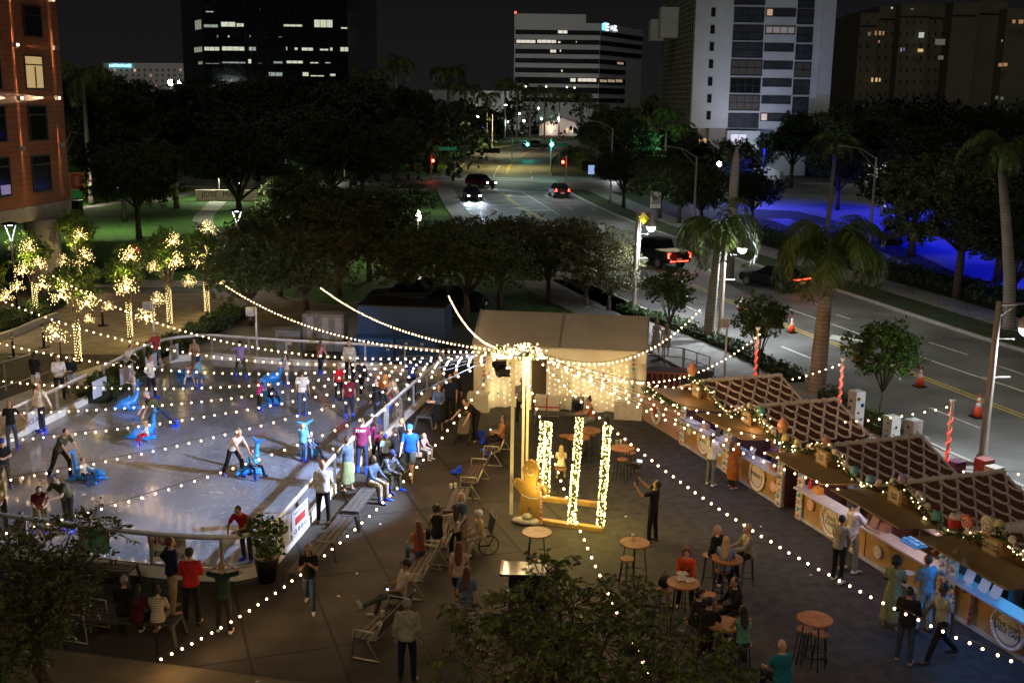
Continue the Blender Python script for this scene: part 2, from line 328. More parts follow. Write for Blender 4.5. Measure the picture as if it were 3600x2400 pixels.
# plaza
fr = [(-30, 24.5)]+[G(*p) for p in ((0, 2255), (891, 2372))]
e = V(*fr[2])-V(*fr[1]); fr.append(tuple(V(*fr[2])+e*.85)); 
struct("rubber_mat_floor", MB().poly([(*p, 0) for p in [fr[0], fr[1], fr[2], fr[3], (1.0, 15.5), (1.6, 28.6), (.5, 41.5), (-2.5, 43.8), (-2.5, 48), (-30, 48)]]), M_mats)
struct("plaza_floor", MB().poly([(*p, -.004) for p in [(.9, 15), (12, 8), (18, 20), (11.7, 43), (9, 50), (-2.6, 51), (-2.6, 40)]]), M_plaza)
struct("terrace_floor", MB().poly([(-40, 2, -.008), (18, 2, -.008), (18, 28, -.008), (-40, 28, -.008)]), mat("terrace_stone", (.16, .125, .075), .85, var=.2, vscale=2, bump=.4, bscale=30))
struct("paver_plaza", MB().poly([(-60, 26, -.01), (-17, 26, -.01), (-14.5, 51, -.01), (-9, 60, -.01), (-14, 64, -.01), (-60, 61, -.01)]), M_pav)
struct("walkway", MB().poly([(*p, .004) for p in [(-19.8, 26), (-20, 36), (-19, 41), (-17.6, 46), (-14.3, 53), (-11.5, 59), (-6.5, 64), (-3, 58), (-6.5, 50.5), (-9.5, 49), (-9, 46.7), (-13.8, 47), (-15.4, 44), (-17, 34), (-17, 26)]]), M_conc)
struct("pavement", MB().prism([(-60, 66), (-26, 65.5), (-17, 66), (-17, 67.8), (-60, 68)], -.05, .05), M_walk)
struct("cross_lane", MB().poly([(-70, 62, -.02), (-14, 62.5, -.02), (-14, 65.6, -.02), (-70, 65.2, -.02)]), M_asph)
for p_ in ((1190, 2095), (1240, 1785), (1337, 1842), (905, 2395), (2675, 1850), (2850, 2020), (2044, 2170), (1255, 2015), (2200, 1815), (2780, 1690)): tag(MB().box((*G(*p_), .008), (.09, .05, .004), rz=p_[0]).build('paper_scrap', M_paint), 'tiny pale scrap of paper lying on the dark floor', 'litter', 'paper scraps on the plaza floor')
PATHP = smooth([G(*p) for p in ((905, 620), (860, 650), (790, 690), (745, 730), (715, 765), (722, 800), (765, 840), (835, 885))]); struct("path", ribbon(MB(), PATHP, -.9, .9, .0), M_conc)
struct("path", ribbon(MB(), smooth([G(*p) for p in ((250, 735), (330, 725), (420, 712), (560, 705), (800, 655), (1240, 660), (1400, 650))]), -.8, .8, -.004), M_conc)
# ================================================================ people
SKIN = dict(l=(.55, .34, .24), m=(.38, .21, .13), d=(.10, .055, .035), t=(.45, .27, .18))
def cloth(col): return mat("cloth_%d_%d_%d" % tuple(int(c*999) for c in col), col, .9, var=.28, vscale=9, bump=1., bscale=13, spec=.2)
def pattern_cloth(c1, c2, sc=30, stripes=False):
    nm = "pattern_%d_%d_%d" % (int(c1[0]*999), int(c2[0]*999), sc)
    if nm in _M: return _M[nm]
    m = mat(nm, c1, .9, var=0); nt, b = nodes_of(m); t = nt.nodes.new("ShaderNodeTexCoord")
    w = nt.nodes.new("ShaderNodeTexWave" if stripes else "ShaderNodeTexVoronoi"); w.inputs["Scale"].default_value = sc
    if stripes: w.bands_direction = 'Z'
    r = nt.nodes.new("ShaderNodeValToRGB"); r.color_ramp.interpolation = 'CONSTANT'; r.color_ramp.elements[1].position = .5 if stripes else .4
    r.color_ramp.elements[0].color = (*c1, 1); r.color_ramp.elements[1].color = (*c2, 1)
    nt.links.new(t.outputs["Object"], w.inputs["Vector"]); nt.links.new(w.outputs[0], r.inputs[0]); nt.links.new(r.outputs[0], b.inputs["Base Color"]); return m
M_eye = mat("eye", (.03, .02, .02), .2, var=0); M_lip = mat("lips", (.35, .12, .10), .6, var=0)
# (thigh forward, thigh out, knee) for left, right; (upper arm forward, out, forearm forward, out) for left, right
POSES = dict(
 stand=dict(L=((3, 4, 4), (-3, 5, 3)), A=((-3, 11, 14, 3), (2, 10, 18, 2)), lean=2),
 shift=dict(L=((10, 7, 14), (-2, 3, 2)), A=((0, 12, 20, -4), (-6, 12, 40, -12)), lean=1),
 walk=dict(L=((26, 2, 8), (-16, 2, 26)), A=((-22, 8, 0, 4), (22, 8, 40, 0)), lean=5),
 skate=dict(L=((22, 9, 26), (-6, 10, 12)), A=((18, 26, 38, 14), (8, 28, 40, 16)), lean=9),
 push=dict(L=((34, 6, 36), (-16, 7, 10)), A=((42, 4, 40, 0), (48, 4, 46, 0)), lean=34),
 lunge=dict(L=((52, 10, 58), (-34, 10, 6)), A=((35, 6, 25, 0), (40, 6, 35, -5)), lean=42),
 hips=dict(L=((5, 9, 4), (-5, 9, 4)), A=((-14, 38, 28, -42), (-14, 38, 28, -42)), lean=0),
 headhands=dict(L=((4, 6, 4), (-3, 6, 3)), A=((95, 66, 150, -62), (95, 66, 150, -62)), lean=0),
 fold=dict(L=((4, 5, 4), (-3, 5, 3)), A=((14, 12, 86, -52), (14, 12, 80, -56)), lean=1),
 hold=dict(L=((4, 4, 4), (-3, 4, 3)), A=((12, 10, 88, -14), (12, 10, 88, -14)), lean=2),
 phone=dict(L=((4, 5, 4), (-3, 4, 3)), A=((20, 8, 112, -12), (-4, 10, 30, -8)), lean=3),
 pray=dict(L=((20, 2, 10), (-16, 2, 24)), A=((26, 8, 138, -26), (26, 8, 138, -26)), lean=4),
 rail=dict(L=((8, 5, 10), (-6, 5, 4)), A=((42, 12, 84, -28), (42, 12, 60, -24)), lean=34),
 reach=dict(L=((5, 5, 6), (-5, 5, 5)), A=((30, 14, 62, 4), (0, 10, 14, 2)), lean=4),
 railback=dict(L=((3, 7, 6), (-3, 6, 4)), A=((-12, 40, -2, 34), (0, 16, 18, 6)), lean=-2),
 bend=dict(L=((14, 5, 14), (-4, 5, 6)), A=((40, 8, 40, 2), (46, 18, 50, 6)), lean=48),
 armsout=dict(L=((20, 12, 22), (-10, 14, 16)), A=((22, 68, 30, 64), (22, 70, 44, 50)), lean=6),
 camera=dict(L=((4, 6, 4), (-2, 5, 3)), A=((70, 10, 140, -6), (92, 8, 128, -8)), lean=-3, head=-14),
 sit=dict(L=((82, 7, 84), (84, 9, 80)), A=((26, 8, 68, -12), (28, 8, 66, -12)), lean=8, sit=1),
 sitfwd=dict(L=((82, 10, 84), (84, 11, 88)), A=((38, 10, 74, -22), (38, 10, 70, -22)), lean=28, sit=1),
 sitcross=dict(L=((88, 2, 22), (76, 6, 62)), A=((18, 12, 80, -18), (18, 12, 84, -18)), lean=-12, sit=1),
 sitphone=dict(L=((80, 6, 76), (84, 6, 74)), A=((26, 8, 104, -12), (20, 10, 78, -30)), lean=-6, sit=1),
 stool=dict(L=((66, 7, 74), (70, 8, 80)), A=((34, 8, 84, -12), (30, 8, 80, -14)), lean=10, sit=1),
 ride=dict(L=((80, 22, 70), (80, 22, 66)), A=((40, 10, 66, -6), (40, 10, 66, -6)), lean=4, sit=1),
)
def dirv(p, o, side): p, o = rad(p), rad(o); return unit(V(side*math.sin(o), math.sin(p)*math.cos(o), -math.cos(p)*math.cos(o)))
PEOPLE_N = 0
def person(at, h, face, pose, skin, top, bot, hair, shoes, label, z0=0., seat=None, ex=None, group=None, face_dir=0, mirror=False):
    """at: photo pixel of the spot between the feet (or under the seat when seat is given); face: heading in degrees, 0 = +X, 90 = +Y"""
    po = POSES[pose]; ex = ex or {}; k = h/1.75; w = .9 if ex.get('f') else 1.; big = 1+max(0, 1.7-h)*.32
    heads = po.get('head', 0)
    root = thing('person', label, 'person', (0, 0, 0), rad(face-90), group)
    L, A = po['L'], po['A']
    if mirror: L, A = L[::-1], A[::-1]
    th, sh, an = .44*k, .42*k, .085*k
    legs = []
    for (p, o, kn), s in zip(L, (-1, 1)):
        hip = V(s*.088*k*w, 0, 0); kne = hip+dirv(p, o, s)*th; ank = kne+dirv(p-kn, o*.4, s)*sh; legs.append([hip, kne, ank])
    low = min(l[2][2] for l in legs)
    hz = seat+.09*k if seat is not None else an-low
    if seat is None: loc = V(*G(*at, z0), z0)
    else: loc = V(*G(*at, seat), z0)
    for l in legs:
        for i in range(3): l[i] = l[i]+V(0, 0, hz)
    ln = rad(po['lean']); up = V(0, math.sin(ln), math.cos(ln)); fw = V(0, math.cos(ln), -math.sin(ln)); X = V(1, 0, 0)
    P = V(0, 0, hz); B = lambda a, y=0, x=0: P+up*a*k+fw*y*k+X*x*k
    shw = .175*w; sh_c = .455
    hd = unit(up*.75+V(0, 0, .25)) if po['lean'] > 0 else up
    hp = rad(heads); hd = unit(hd*math.cos(hp)+fw*math.sin(hp)); hf = unit(fw-hd*(fw@hd)); ft = rad(face_dir); hf = unit(hf*math.cos(ft)+X*math.sin(ft)); hx = np.cross(hf, hd)
    nk = B(.50); hc = nk+hd*.155*k; R = .1*k*big
    arms = []
    for (pu, ou, pf, of), s in zip(A, (-1, 1)):
        a = B(sh_c-.01, 0, s*shw); e = a+dirv(pu, ou, s)*.285*k; wr = e+dirv(pf, of, s)*.25*k; arms.append([a, e, wr])
    ms = SKIN[skin]
    # --- body: one surface grown over trunk, limbs, head, hands and feet
    b = MB()
    def torso(m, g, lo, hi=.47):
        S = []
        for t_, rx, ry in ((-.08, .15, .105), (-.02, .165, .115), (.10, .148, .10), (.2, .138 if not ex.get('f') else .125, .092), (.32, .158, .108), (.42, .175, .10), (.47, .13, .08), (.50, .062, .062)):
            if lo <= t_ <= hi+.04: S.append((B(t_), X*((rx*w*(ex.get('fat', 1)))*k+g), fw*((ry*ex.get('fat', 1))*k+g)))
        m.loft(S, 14)
    torso(b, 0, -.08)
    b.cap(B(.44), nk+hd*.06*k, .055*k, .05*k)
    b.ball(hc+hd*.01*k, (R*.76, R*.95, R*1.12), 12, 9, Matrix((hx, hf, hd)).transposed())
    b.cap(hc-hd*R*.55+hf*R*.25, hc-hd*R*.62+hf*R*.45, R*.52, R*.42)                 # jaw
    b.cap(hc-hd*R*.1+hf*R*.9, hc-hd*R*.3+hf*R*1.08, R*.12, R*.18, 6)                # nose
    for s in (-1, 1): b.ball(hc+hx*s*R*.78-hd*R*.12, (R*.13, R*.22, R*.3), 6, 5, Matrix((hx, hf, hd)).transposed())
    for (a, e, wr), s in zip(arms, (-1, 1)):
        b.cap(a, e, .048*k, .038*k); b.cap(e, wr, .038*k, .025*k)
        d = unit(wr-e); sd = unit(np.cross(d, V(s, 0, 0)+V(0, 0, .01))); pl = wr+d*.075*k
        b.cap(wr, pl, .028*k, .036*k, 8, .5, sd); nn = unit(np.cross(d, sd))
        for q, (o, ll) in enumerate(((-.027, .062), (-.009, .075), (.009, .07), (.027, .055))):
            k1 = pl+sd*o*k+d*.015*k; k2 = k1+(d*.9-nn*s*.25)*ll*.5*k; b.cap(k1, k2, .0105*k, .010*k, 6); b.cap(k2, k2+unit(d*.6-nn*s*.6)*ll*.5*k, .010*k, .0085*k, 6)
        b.cap(wr+d*.03*k-sd*.025*k, wr+d*.075*k-sd*.055*k, .012*k, .010*k, 6)
    for l, s in zip(legs, (-1, 1)):
        b.cap(l[0], l[1], .082*k*w, .055*k); b.cap(l[1], l[2], .054*k, .036*k); toe = l[2]+V(s*.04, .16, -.045)*k; b.cap(l[2]-V(0, .03, .04)*k, toe, .04*k, .03*k)
    bo = b.build('body', mat('skin_'+skin, ms, .55, var=.08, spec=.3), root, smooth=True); rm = bo.modifiers.new('skin', 'REMESH'); rm.mode = 'VOXEL'; rm.voxel_size = .0155*max(k, .7); rm.use_smooth_shade = True
    def fuse(m, name, mt, vx=.022, lab=None):
        o = m.build(name, mt, root, smooth=True, label=lab); r_ = o.modifiers.new('fuse', 'REMESH'); r_.mode = 'VOXEL'; r_.voxel_size = vx*max(k, .65); r_.use_smooth_shade = True; return o
    fe = MB()
    for s in (-1, 1): fe.ball(hc+hx*s*R*.32+hf*R*.86+hd*R*.06, (R*.12, R*.1, R*.08), 6, 5)
    fe.build('eyes', M_eye, root)
    mo = MB(); mo.ball(hc-hd*R*.5+hf*R*.86, (R*.25, R*.08, R*.06), 6, 5, Matrix((hx, hf, hd)).transposed()); mo.build('mouth', M_lip, root)
    # --- upper garment
    tc_, ts = top; tm = tc_ if isinstance(tc_, bpy.types.Material) else cloth(tc_); g = .016*k
    m = MB()
    if ts != 'none':
        torso(m, g+(.008 if ts in 'lc' else .002), -.02 if ts == 's' else -.08)
        if ts in 'tlc':
            for (a, e, wr), s in zip(arms, (-1, 1)):
                e2 = a+(e-a)*(.62 if ts == 't' else 1); m.cap(a, e2, .062*k, (.06 if ts == 't' else .052)*k)
                if ts in 'lc': m.cap(e, e+(wr-e)*.9, .052*k, .04*k)
        if ts == 'd' or ts == 'c':                       # dress or long coat: a skirt cone from the waist down
            lo = ex.get('hem', .45); hw = .22 if ts == 'c' else .27
            S = [(B(.12), X*.15*k*w, fw*.115*k), (P+V(0, .0, -.05)*k, X*.19*k, V(0, .14, 0)*k), (V(0, 0, hz*lo)+V(0, .02, 0), X*hw*k, V(0, hw*.75, 0)*k), (V(0, 0, hz*lo-.01)+V(0, .02, 0), X*hw*k, V(0, hw*.75, 0)*k)]
            m.loft(S, 16)
            if ts == 'd' and ex.get('slv'):
                for (a, e, wr) in arms: m.cap(a, a+(e-a)*.6, .065*k, .07*k)
        fuse(m, {'t': 'shirt', 'l': 'shirt', 's': 'top', 'd': 'dress', 'c': 'coat'}[ts], tm)
    # --- lower garment
    if bot:
        bc, bs = bot; bm = bc if isinstance(bc, bpy.types.Material) else cloth(bc); m = MB()
        if bs == 'skirt':
            lo = ex.get('hem', .4); m.loft([(B(.13), X*.14*k, fw*.11*k), (P-V(0, 0, .05)*k, X*.19*k, V(0, .15, 0)*k), (V(0, .02, hz*lo), X*.27*k, V(0, .22, 0)*k), (V(0, .02, hz*lo-.01), X*.26*k, V(0, .21, 0)*k)], 18)
        else:
            S = [(B(t_), X*(rx*k*w+g*.8), fw*(ry*k+g*.8)) for t_, rx, ry in ((.11, .142, .10), (.04, .158, .112), (-.03, .168, .12), (-.1, .14, .10))]; m.loft(S, 14)
            for l in legs:
                if bs == 'long': m.cap(l[0], l[1], .098*k*w, .07*k); m.cap(l[1], l[2]+V(0, 0, .01), .068*k, ex.get('flare', .056)*k)
                else: m.cap(l[0], l[1]+(l[0]-l[1])*.12, .103*k*w, .085*k)
        fuse(m, 'skirt' if bs == 'skirt' else ('trousers' if bs == 'long' else 'shorts'), bm)
    # --- shoes
    for l, s in zip(legs, (-1, 1)):
        fd = V(0, 1, 0); a0 = l[2]
        if seat is not None:
            dn = unit(l[2]-l[1]); fd = unit(V(0, 1, 0)-dn*dn[1]) if abs(dn[1]) < .95 else V(0, 0, 1); fd = unit(fd+V(0, 0, 0))
        dwn = -unit(np.cross(np.cross(fd, V(0, 0, -1)+V(0, 1e-4, 0)), fd)) if seat is not None else V(0, 0, -1)
        if dwn[2] > 0: dwn = -dwn
        m = MB(); hl = a0-fd*.035*k+dwn*.04*k; te = a0+fd*.165*k+dwn*.05*k+X*s*.02*k
        if shoes[1] == 'skate':
            m.cap(hl, te, .055*k, .042*k); m.cap(a0-dwn*.13*k, hl, .06*k, .052*k); o = fuse(m, 'skate', mat('blue_skate', shoes[0], .35, var=.1), .022)
            bl = MB(); bl.beam(a0-fd*.1*k+dwn*.085*k, a0+fd*.19*k+dwn*.085*k, .008, .035*k); bl.build('blade', mat('steel', (.6, .6, .62), .3, 1., var=0), o)
        else:
            m.cap(hl, te, .05*k, .038*k); fuse(m, 'shoe', mat('shoe_%d' % int(shoes[0][0]*999+shoes[0][2]*99), shoes[0], .6, var=.1), .022)
    # --- hair, hats
    hcv, hs = hair
    if hs != 'bald':
        hm = mat('hair_%d_%d' % (int(hcv[0]*999), int(hcv[2]*999)), hcv, .6, var=.3, vscale=60, bump=.6, bscale=90); m = MB(); Mx = Matrix((hx, hf, hd)).transposed()
        m.ball(hc+hd*R*.22-hf*R*.2, (R*.86, R*.95, R*1.02), 12, 8, Mx)
        if hs in ('long', 'pony', 'bun'): m.ball(hc-hf*R*.35, (R*.86, R*.78, R*.95), 10, 7, Mx)
        if hs == 'long':
            m.loft([(hc+hd*R*.3-hf*R*.4, hx*R*.8, hf*R*.5), (hc-hd*R*.8-hf*R*.55, hx*R*.95, hf*R*.5), (nk-fw*R*.9-up*R*1.2, X*R*1.0, fw*R*.42), (B(.28*ex.get('hl', 1))-fw*.125*k, X*R*.75, fw*R*.3), (B(.22*ex.get('hl', 1))-fw*.125*k, X*R*.3, fw*R*.2)], 12)
        if hs == 'pony': m.cap(hc+hd*R*.3-hf*R*1.0, B(.34)-fw*.14*k, R*.3, R*.22); 
        if hs == 'bun': m.ball(hc+hd*R*1.15-hf*R*.55, R*.5, 10, 7)
        if hs == 'curly':
            for q in range(26):
                a, z = q*2.4, -.55+1.75*((q*7) % 26)/26; rr_ = math.sqrt(max(.05, 1-(z-.25)**2*.8)); y = math.sin(a)*rr_
                if y > .45 and z < .7: continue
                m.ball(hc+hx*math.cos(a)*rr_*R*.95+hf*(y*R*.9-R*.15)+hd*z*R, R*.42, 6, 5)
        fuse(m, 'hair', hm, .02)
    if ex.get('hat'):
        kind, c = ex['hat']; m = MB(); Mx = Matrix((hx, hf, hd)).transposed(); hm = mat('hat_%d_%d' % (int(c[0]*999), int(c[2]*999)), c, .35 if kind == 'helmet' else .8, var=.05)
        m.ball(hc+hd*R*.42-hf*R*.05, (R*.95, R*1.08, R*(1.0 if kind == 'helmet' else .86)), 12, 8, Mx)
        if kind == 'cap': m.loft([(hc+hd*R*.45+hf*R*.8, hx*R*.6, hd*R*.06), (hc+hd*R*.36+hf*R*1.3, hx*R*.62, hd*R*.05), (hc+hd*R*.3+hf*R*1.75, hx*R*.35, hd*R*.04)], 8)
        m.build('helmet' if kind == 'helmet' else 'cap', hm, root, smooth=True)
    root.location = tuple(loc)
    if ex.get('shift'): root.location = tuple(loc+V(*ex['shift']))
    root['_hand'] = 0; del root['_hand']
    return root, dict(k=k, B=B, P=P, arms=arms, legs=legs, hc=hc, R=R, up=up, fw=fw)
# ================================================================ trees, palms, hedges
def leaf_mat(name, col, var=.5, rough=.6):
    m = mat(name, col, rough, var=0, spec=.35); nt, b = nodes_of(m)
    g = nt.nodes.new("ShaderNodeNewGeometry"); r = nt.nodes.new("ShaderNodeValToRGB")
    r.color_ramp.elements[0].color = (*[c*(1-var) for c in col], 1); r.color_ramp.elements[1].color = (*[c*(1+var) for c in col], 1)
    nt.links.new(g.outputs["Random Per Island"], r.inputs[0]); nt.links.new(r.outputs[0], b.inputs["Base Color"]); return m
M_oak = leaf_mat("oak_leaves", (.06, .08, .025)); M_dark = leaf_mat("dark_leaves", (.026, .042, .016)); M_round = leaf_mat("seagrape_leaves", (.05, .10, .015), .5, .35)
M_frond = leaf_mat("palm_fronds", (.085, .125, .025), .5, .5); M_hedge = leaf_mat("hedge_leaves", (.05, .09, .02)); M_lit = leaf_mat("young_tree_leaves", (.09, .15, .02))
M_bark = mat("bark", (.12, .095, .07), .9, var=.35, vscale=12, bump=.8, bscale=30); M_palmbark = brick_mat("palm_trunk", (.36, .31, .26), (.32, .28, .24), (.22, .19, .15), 9, .16, .02, axis='XZ', mottling=.2)
def leaves(centers, n_each, spread, size, shape=.45, flat=0.):
    """leaf-sized faces scattered round twig ends"""
    C = np.repeat(np.asarray(centers, float), n_each, axis=0); N = len(C); d = RNG.normal(size=(N, 3)); d /= np.linalg.norm(d, axis=1)[:, None]
    c = C+d*(RNG.random((N, 1))**.6)*spread
    u = RNG.normal(size=(N, 3)); u[:, 2] *= (1-flat); u /= np.linalg.norm(u, axis=1)[:, None]; w = RNG.normal(size=(N, 3)); w -= u*(w*u).sum(1)[:, None]; w /= np.linalg.norm(w, axis=1)[:, None]
    s = size*(.6+.8*RNG.random((N, 1))); a = c-u*s; b = c+w*s*shape; e = c+u*s; f = c-w*s*shape
    return np.stack([a, b, e, f], 1).reshape(-1, 3), np.arange(N*4).reshape(-1, 4)
def crown_pts(n, blobs, shell=.55):
    out = []; W = np.array([b[1][0]*b[1][2] for b in blobs]); W = W/W.sum()
    for _ in range(n):
        c, r = blobs[RNG.choice(len(blobs), p=W)]; d = RNG.normal(size=3); d /= np.linalg.norm(d); q = shell*.7+(1.22-shell*.7)*RNG.random()**.8
        out.append(V(*c)+d*V(*r)*q)
    return np.array(out)
def make_tree(name, label, H, R, blobs_n, n, per, size, m, group, trunk_r=.22, clear=.3, seed=1, cat='tree', bark=None):
    global RNG; RNG = np.random.default_rng(seed); random.seed(seed)
    t = thing(name, label, cat, group=group); blobs = []
    for i in range(blobs_n):
        a = 2*PI*i/blobs_n+random.uniform(-.4, .4); q = R*random.uniform(.35, .7); z = H*random.uniform(clear+.22, .88)
        r = R*random.uniform(.32, .5); blobs.append(((q*math.cos(a), q*math.sin(a), z), (r, r, r*.75)))
    blobs.append(((0, 0, H*.84), (R*.45, R*.45, H*.16)))
    pts = crown_pts(n, blobs); v, f = leaves(pts, per, size*2.6, size); npmesh('crown', v, f, m, t)
    b = MB(); b.tube([(0, 0, -.1), (.05, 0, H*clear*.5), (0, .05, H*clear)], [trunk_r*1.25, trunk_r, trunk_r*.85], 9)
    for c, r in blobs:
        mid = V(c[0]*.45, c[1]*.45, H*clear+(c[2]-H*clear)*.5); b.tube([(0, 0, H*clear-.1), mid, c], [trunk_r*.55, trunk_r*.35, trunk_r*.1], 6)
        for k in range(4): e = V(*c)+V(*r)*unit(V(random.gauss(0, 1), random.gauss(0, 1), random.gauss(0, .8)))*.85; b.tube([mid+(V(*c)-mid)*random.random(), e], [trunk_r*.13, trunk_r*.04], 4)
    b.build('trunk', bark or M_bark, t, smooth=True); return t
def make_palm(name, label, H, nf=15, fl=3.2, tr=.28, m=None, group=None, seed=3, droop=1., shaft=True, leafn=34, lw=.035, bark=None, lean=0.):
    rnd = random.Random(seed); t = thing(name, label, 'palm tree', group=group)
    b = MB(); b.tube([(0, 0, -.05), (0, 0, H*.05), (lean*.2, 0, H*.35), (lean*.6, 0, H*.7), (lean, 0, H)], [tr*1.45, tr*1.05, tr*1.0, tr*.85, tr*.65], 12); b.build('trunk', bark or M_palmbark, t, smooth=True)
    top = V(lean, 0, H)
    if shaft: s = MB(); s.tube([top, top+V(0, 0, .9*fl/3.2), top+V(0, 0, 1.6*fl/3.2)], [tr*.72, tr*.6, tr*.25], 10); s.build('crownshaft', mat('crownshaft', (.10, .17, .05), .5), t, smooth=True); top = top+V(0, 0, 1.3*fl/3.2)
    vs, fs, st = [], [], MB()
    for i in range(nf):
        az = 2*PI*i/nf*1.0+rnd.uniform(-.2, .2)+(i % 3)*.3; el = rad(rnd.uniform(-5, 78)) if i % 2 else rad(rnd.uniform(0, 40)); L = fl*rnd.uniform(.85, 1.1); p = top.copy(); pts = [p]; e = el
        K = 14
        for k in range(K): p = p+V(math.cos(e)*math.cos(az), math.cos(e)*math.sin(az), math.sin(e))*L/K; pts.append(p); e -= rad(10.5*droop)*(.5+k/K)
        st.tube(pts[::2], [.035*fl/3.2*(1-.8*q/7) for q in range(len(pts[::2]))], 4)
        for k in range(leafn):
            q = .14+.86*k/leafn; x = q*K; a = int(min(x, K-1)); pp = pts[a]+(pts[a+1]-pts[a])*(x-a); d = unit(pts[a+1]-pts[a]); sd = unit(np.cross(d, V(0, 0, 1)))
            ll = fl*.23*(math.sin(PI*min(1, q*.86+.12))**.6)
            for s in (-1, 1):
                dr = unit(sd*s*.8+d*.55+V(0, 0, rnd.uniform(-.75, -.05))*droop); w = unit(np.cross(dr, d))*lw*fl/3.2
                tip = pp+dr*ll; mid = pp+dr*ll*.5; n = len(vs); vs += [pp, mid+d*lw, tip+V(0, 0, -ll*.25), mid-d*lw]; fs.append((n, n+1, n+2, n+3))
    npmesh('fronds', np.array(vs), np.array(fs), m or M_frond, t); st.build('frond_ribs', M_frond, t); return t
def hedge(label, px, w, h, size=.07, dens=90, m=None, name='hedge', xy=False, cat='hedge', dark=False):
    P = smooth(px if xy else [G(*p) for p in px], 5); L = sum(np.linalg.norm(P[i+1]-P[i]) for i in range(len(P)-1)); n = int(L*w*dens)
    t = thing(name, label, cat, (float(P[0][0]), float(P[0][1]), 0)); C = []
    A, B = offs(P, -w/2), offs(P, w/2); SL_ = [float(np.linalg.norm(P[i+1]-P[i])) for i in range(len(P)-1)]
    for _ in range(n):
        i = random.choices(range(len(P)-1), SL_)[0]; q, s = random.random(), random.random(); a = A[i]+(A[i+1]-A[i])*q; b = B[i]+(B[i+1]-B[i])*q; p = a+(b-a)*s
        e = 1-abs(2*s-1)**3*.5; z = h*e*(random.random()**.45)*(1+.2*math.sin(p[0]*3.1+p[1]*2.3)); C.append((p[0], p[1], max(.04, z)))
    v, f = leaves(C, 3, size*1.6, size, .5); v -= np.array([P[0][0], P[0][1], 0]); npmesh('foliage', v, f, m or M_hedge, t)
    s = MB(); slab(s, P, -w*.36, w*.36, 0, h*.62); s.build('stems', mat('hedge_stems', (.012, .018, .008), .95), t, world=True); return t
# the two royal palms by the road, the palm on the far verge and a tall bare trunk
g1 = G(2490, 1200); pa = make_palm('royal_palm', 'royal palm lit by a street lamp, its pale smooth trunk between tent and road', 4.3, 16, 3.2, .26, seed=5, group='royal palms along the road', lean=.2, lw=.035, droop=1.35, leafn=60); pa.location = (*g1, 0)
g2 = G(2870, 1385); pb = make_palm('royal_palm', 'big royal palm with a thick brown ringed trunk behind the gingerbread roofs', 4.6, 25, 3.4, .33, seed=11, group='royal palms along the road', lean=.1, lw=.035, droop=1.25, leafn=60); pb.location = (*g2, 0)
pc = make_palm('royal_palm', 'tall royal palm whose leaning trunk rises out of the frame beyond the far pavement', 8.0, 13, 3., .3, seed=21, group='royal palms along the road', lean=-1.2, lw=.05); pc.location = (*G(3545, 1160), 0)
pd = make_palm('royal_palm', 'dim royal palm on the far pavement right behind the thick brown ringed palm', 7.2, 14, 2.6, .2, seed=31, group='royal palms along the road', lean=.2, lw=.05); pd.location = (*G(2905, 850), 0)
pole_ = thing('palm_stump', 'bare pointed palm trunk without fronds standing behind the lamplit palm', 'dead palm', (*G(2560, 985), 0)); MB().tube([(0, 0, 0), (0, 0, 3), (.05, 0, 6.6), (.08, 0, 7.8), (.1, 0, 8.5)], [.36, .32, .3, .24, .05], 10).build('trunk', M_palmbark, pole_, smooth=True)
# far palms
fp = make_palm('coconut_palm', 'far palm leaning beside the yellow street lamp', 11, 13, 4.1, .2, seed=41, droop=1.3, shaft=False, leafn=22, lw=.09, group='distant palms round the junction')
FP = [(1289, 250, 17.5, 'tallest ragged palm left of the curved road, above the dark wood'), (1391, 262, 21, 'ragged palm just right of the tallest one, left of the road'), (1575, 235, 18.6, 'twin-crowned palm against the night sky left of the office block'), (1635, 210, 14.4, 'palm before the pale wall, left of the yellow street lamp'), (1711, 230, 13.2, 'slim palm standing alone before the pale wall'),
      (1775, 300, 16.6, 'windblown palm at the left edge of the white office block'), (1818, 280, 15.2, 'palm under the left corner of the white office block'), (1864, 300, 14.2, 'palm before the lower floors of the white office block'), (1915, 310, 14.6, 'second palm before the lower floors of the office block'), (1966, 300, 14., 'third palm before the lower floors, over the little lit house'),
      (2045, 260, 13.2, 'palm at the right end of the office block'), (2105, 215, 11.2, 'palm in the dark wood right of the road'), (2345, 150, 11, 'green-lit palm beside the lattice side of the white tower'), (2395, 145, 8.6, 'green-lit drooping palm lower left of the white tower'), (2300, 230, 12.2, 'dark palm beyond the green-lit ones by the tower'), (300, 115, 14.8, 'tall palm reaching up beside the copper-clad building'), (1210, 150, 10.5, 'palm whose fronds cover the right end of the dark glass tower')]
for i, (px, Yd, hh, lab) in enumerate(FP):
    x = atY(px, 400, Yd)[0]; s = hh/11*.9
    if i == 0: fp.location = (x, Yd, 0); fp.scale = (s,)*3; fp['label'] = lab; fp.rotation_euler.z = 1
    else: dup(fp, (x, Yd, 0), i*1.7, lab, scale=s*random.uniform(.96, 1.04))
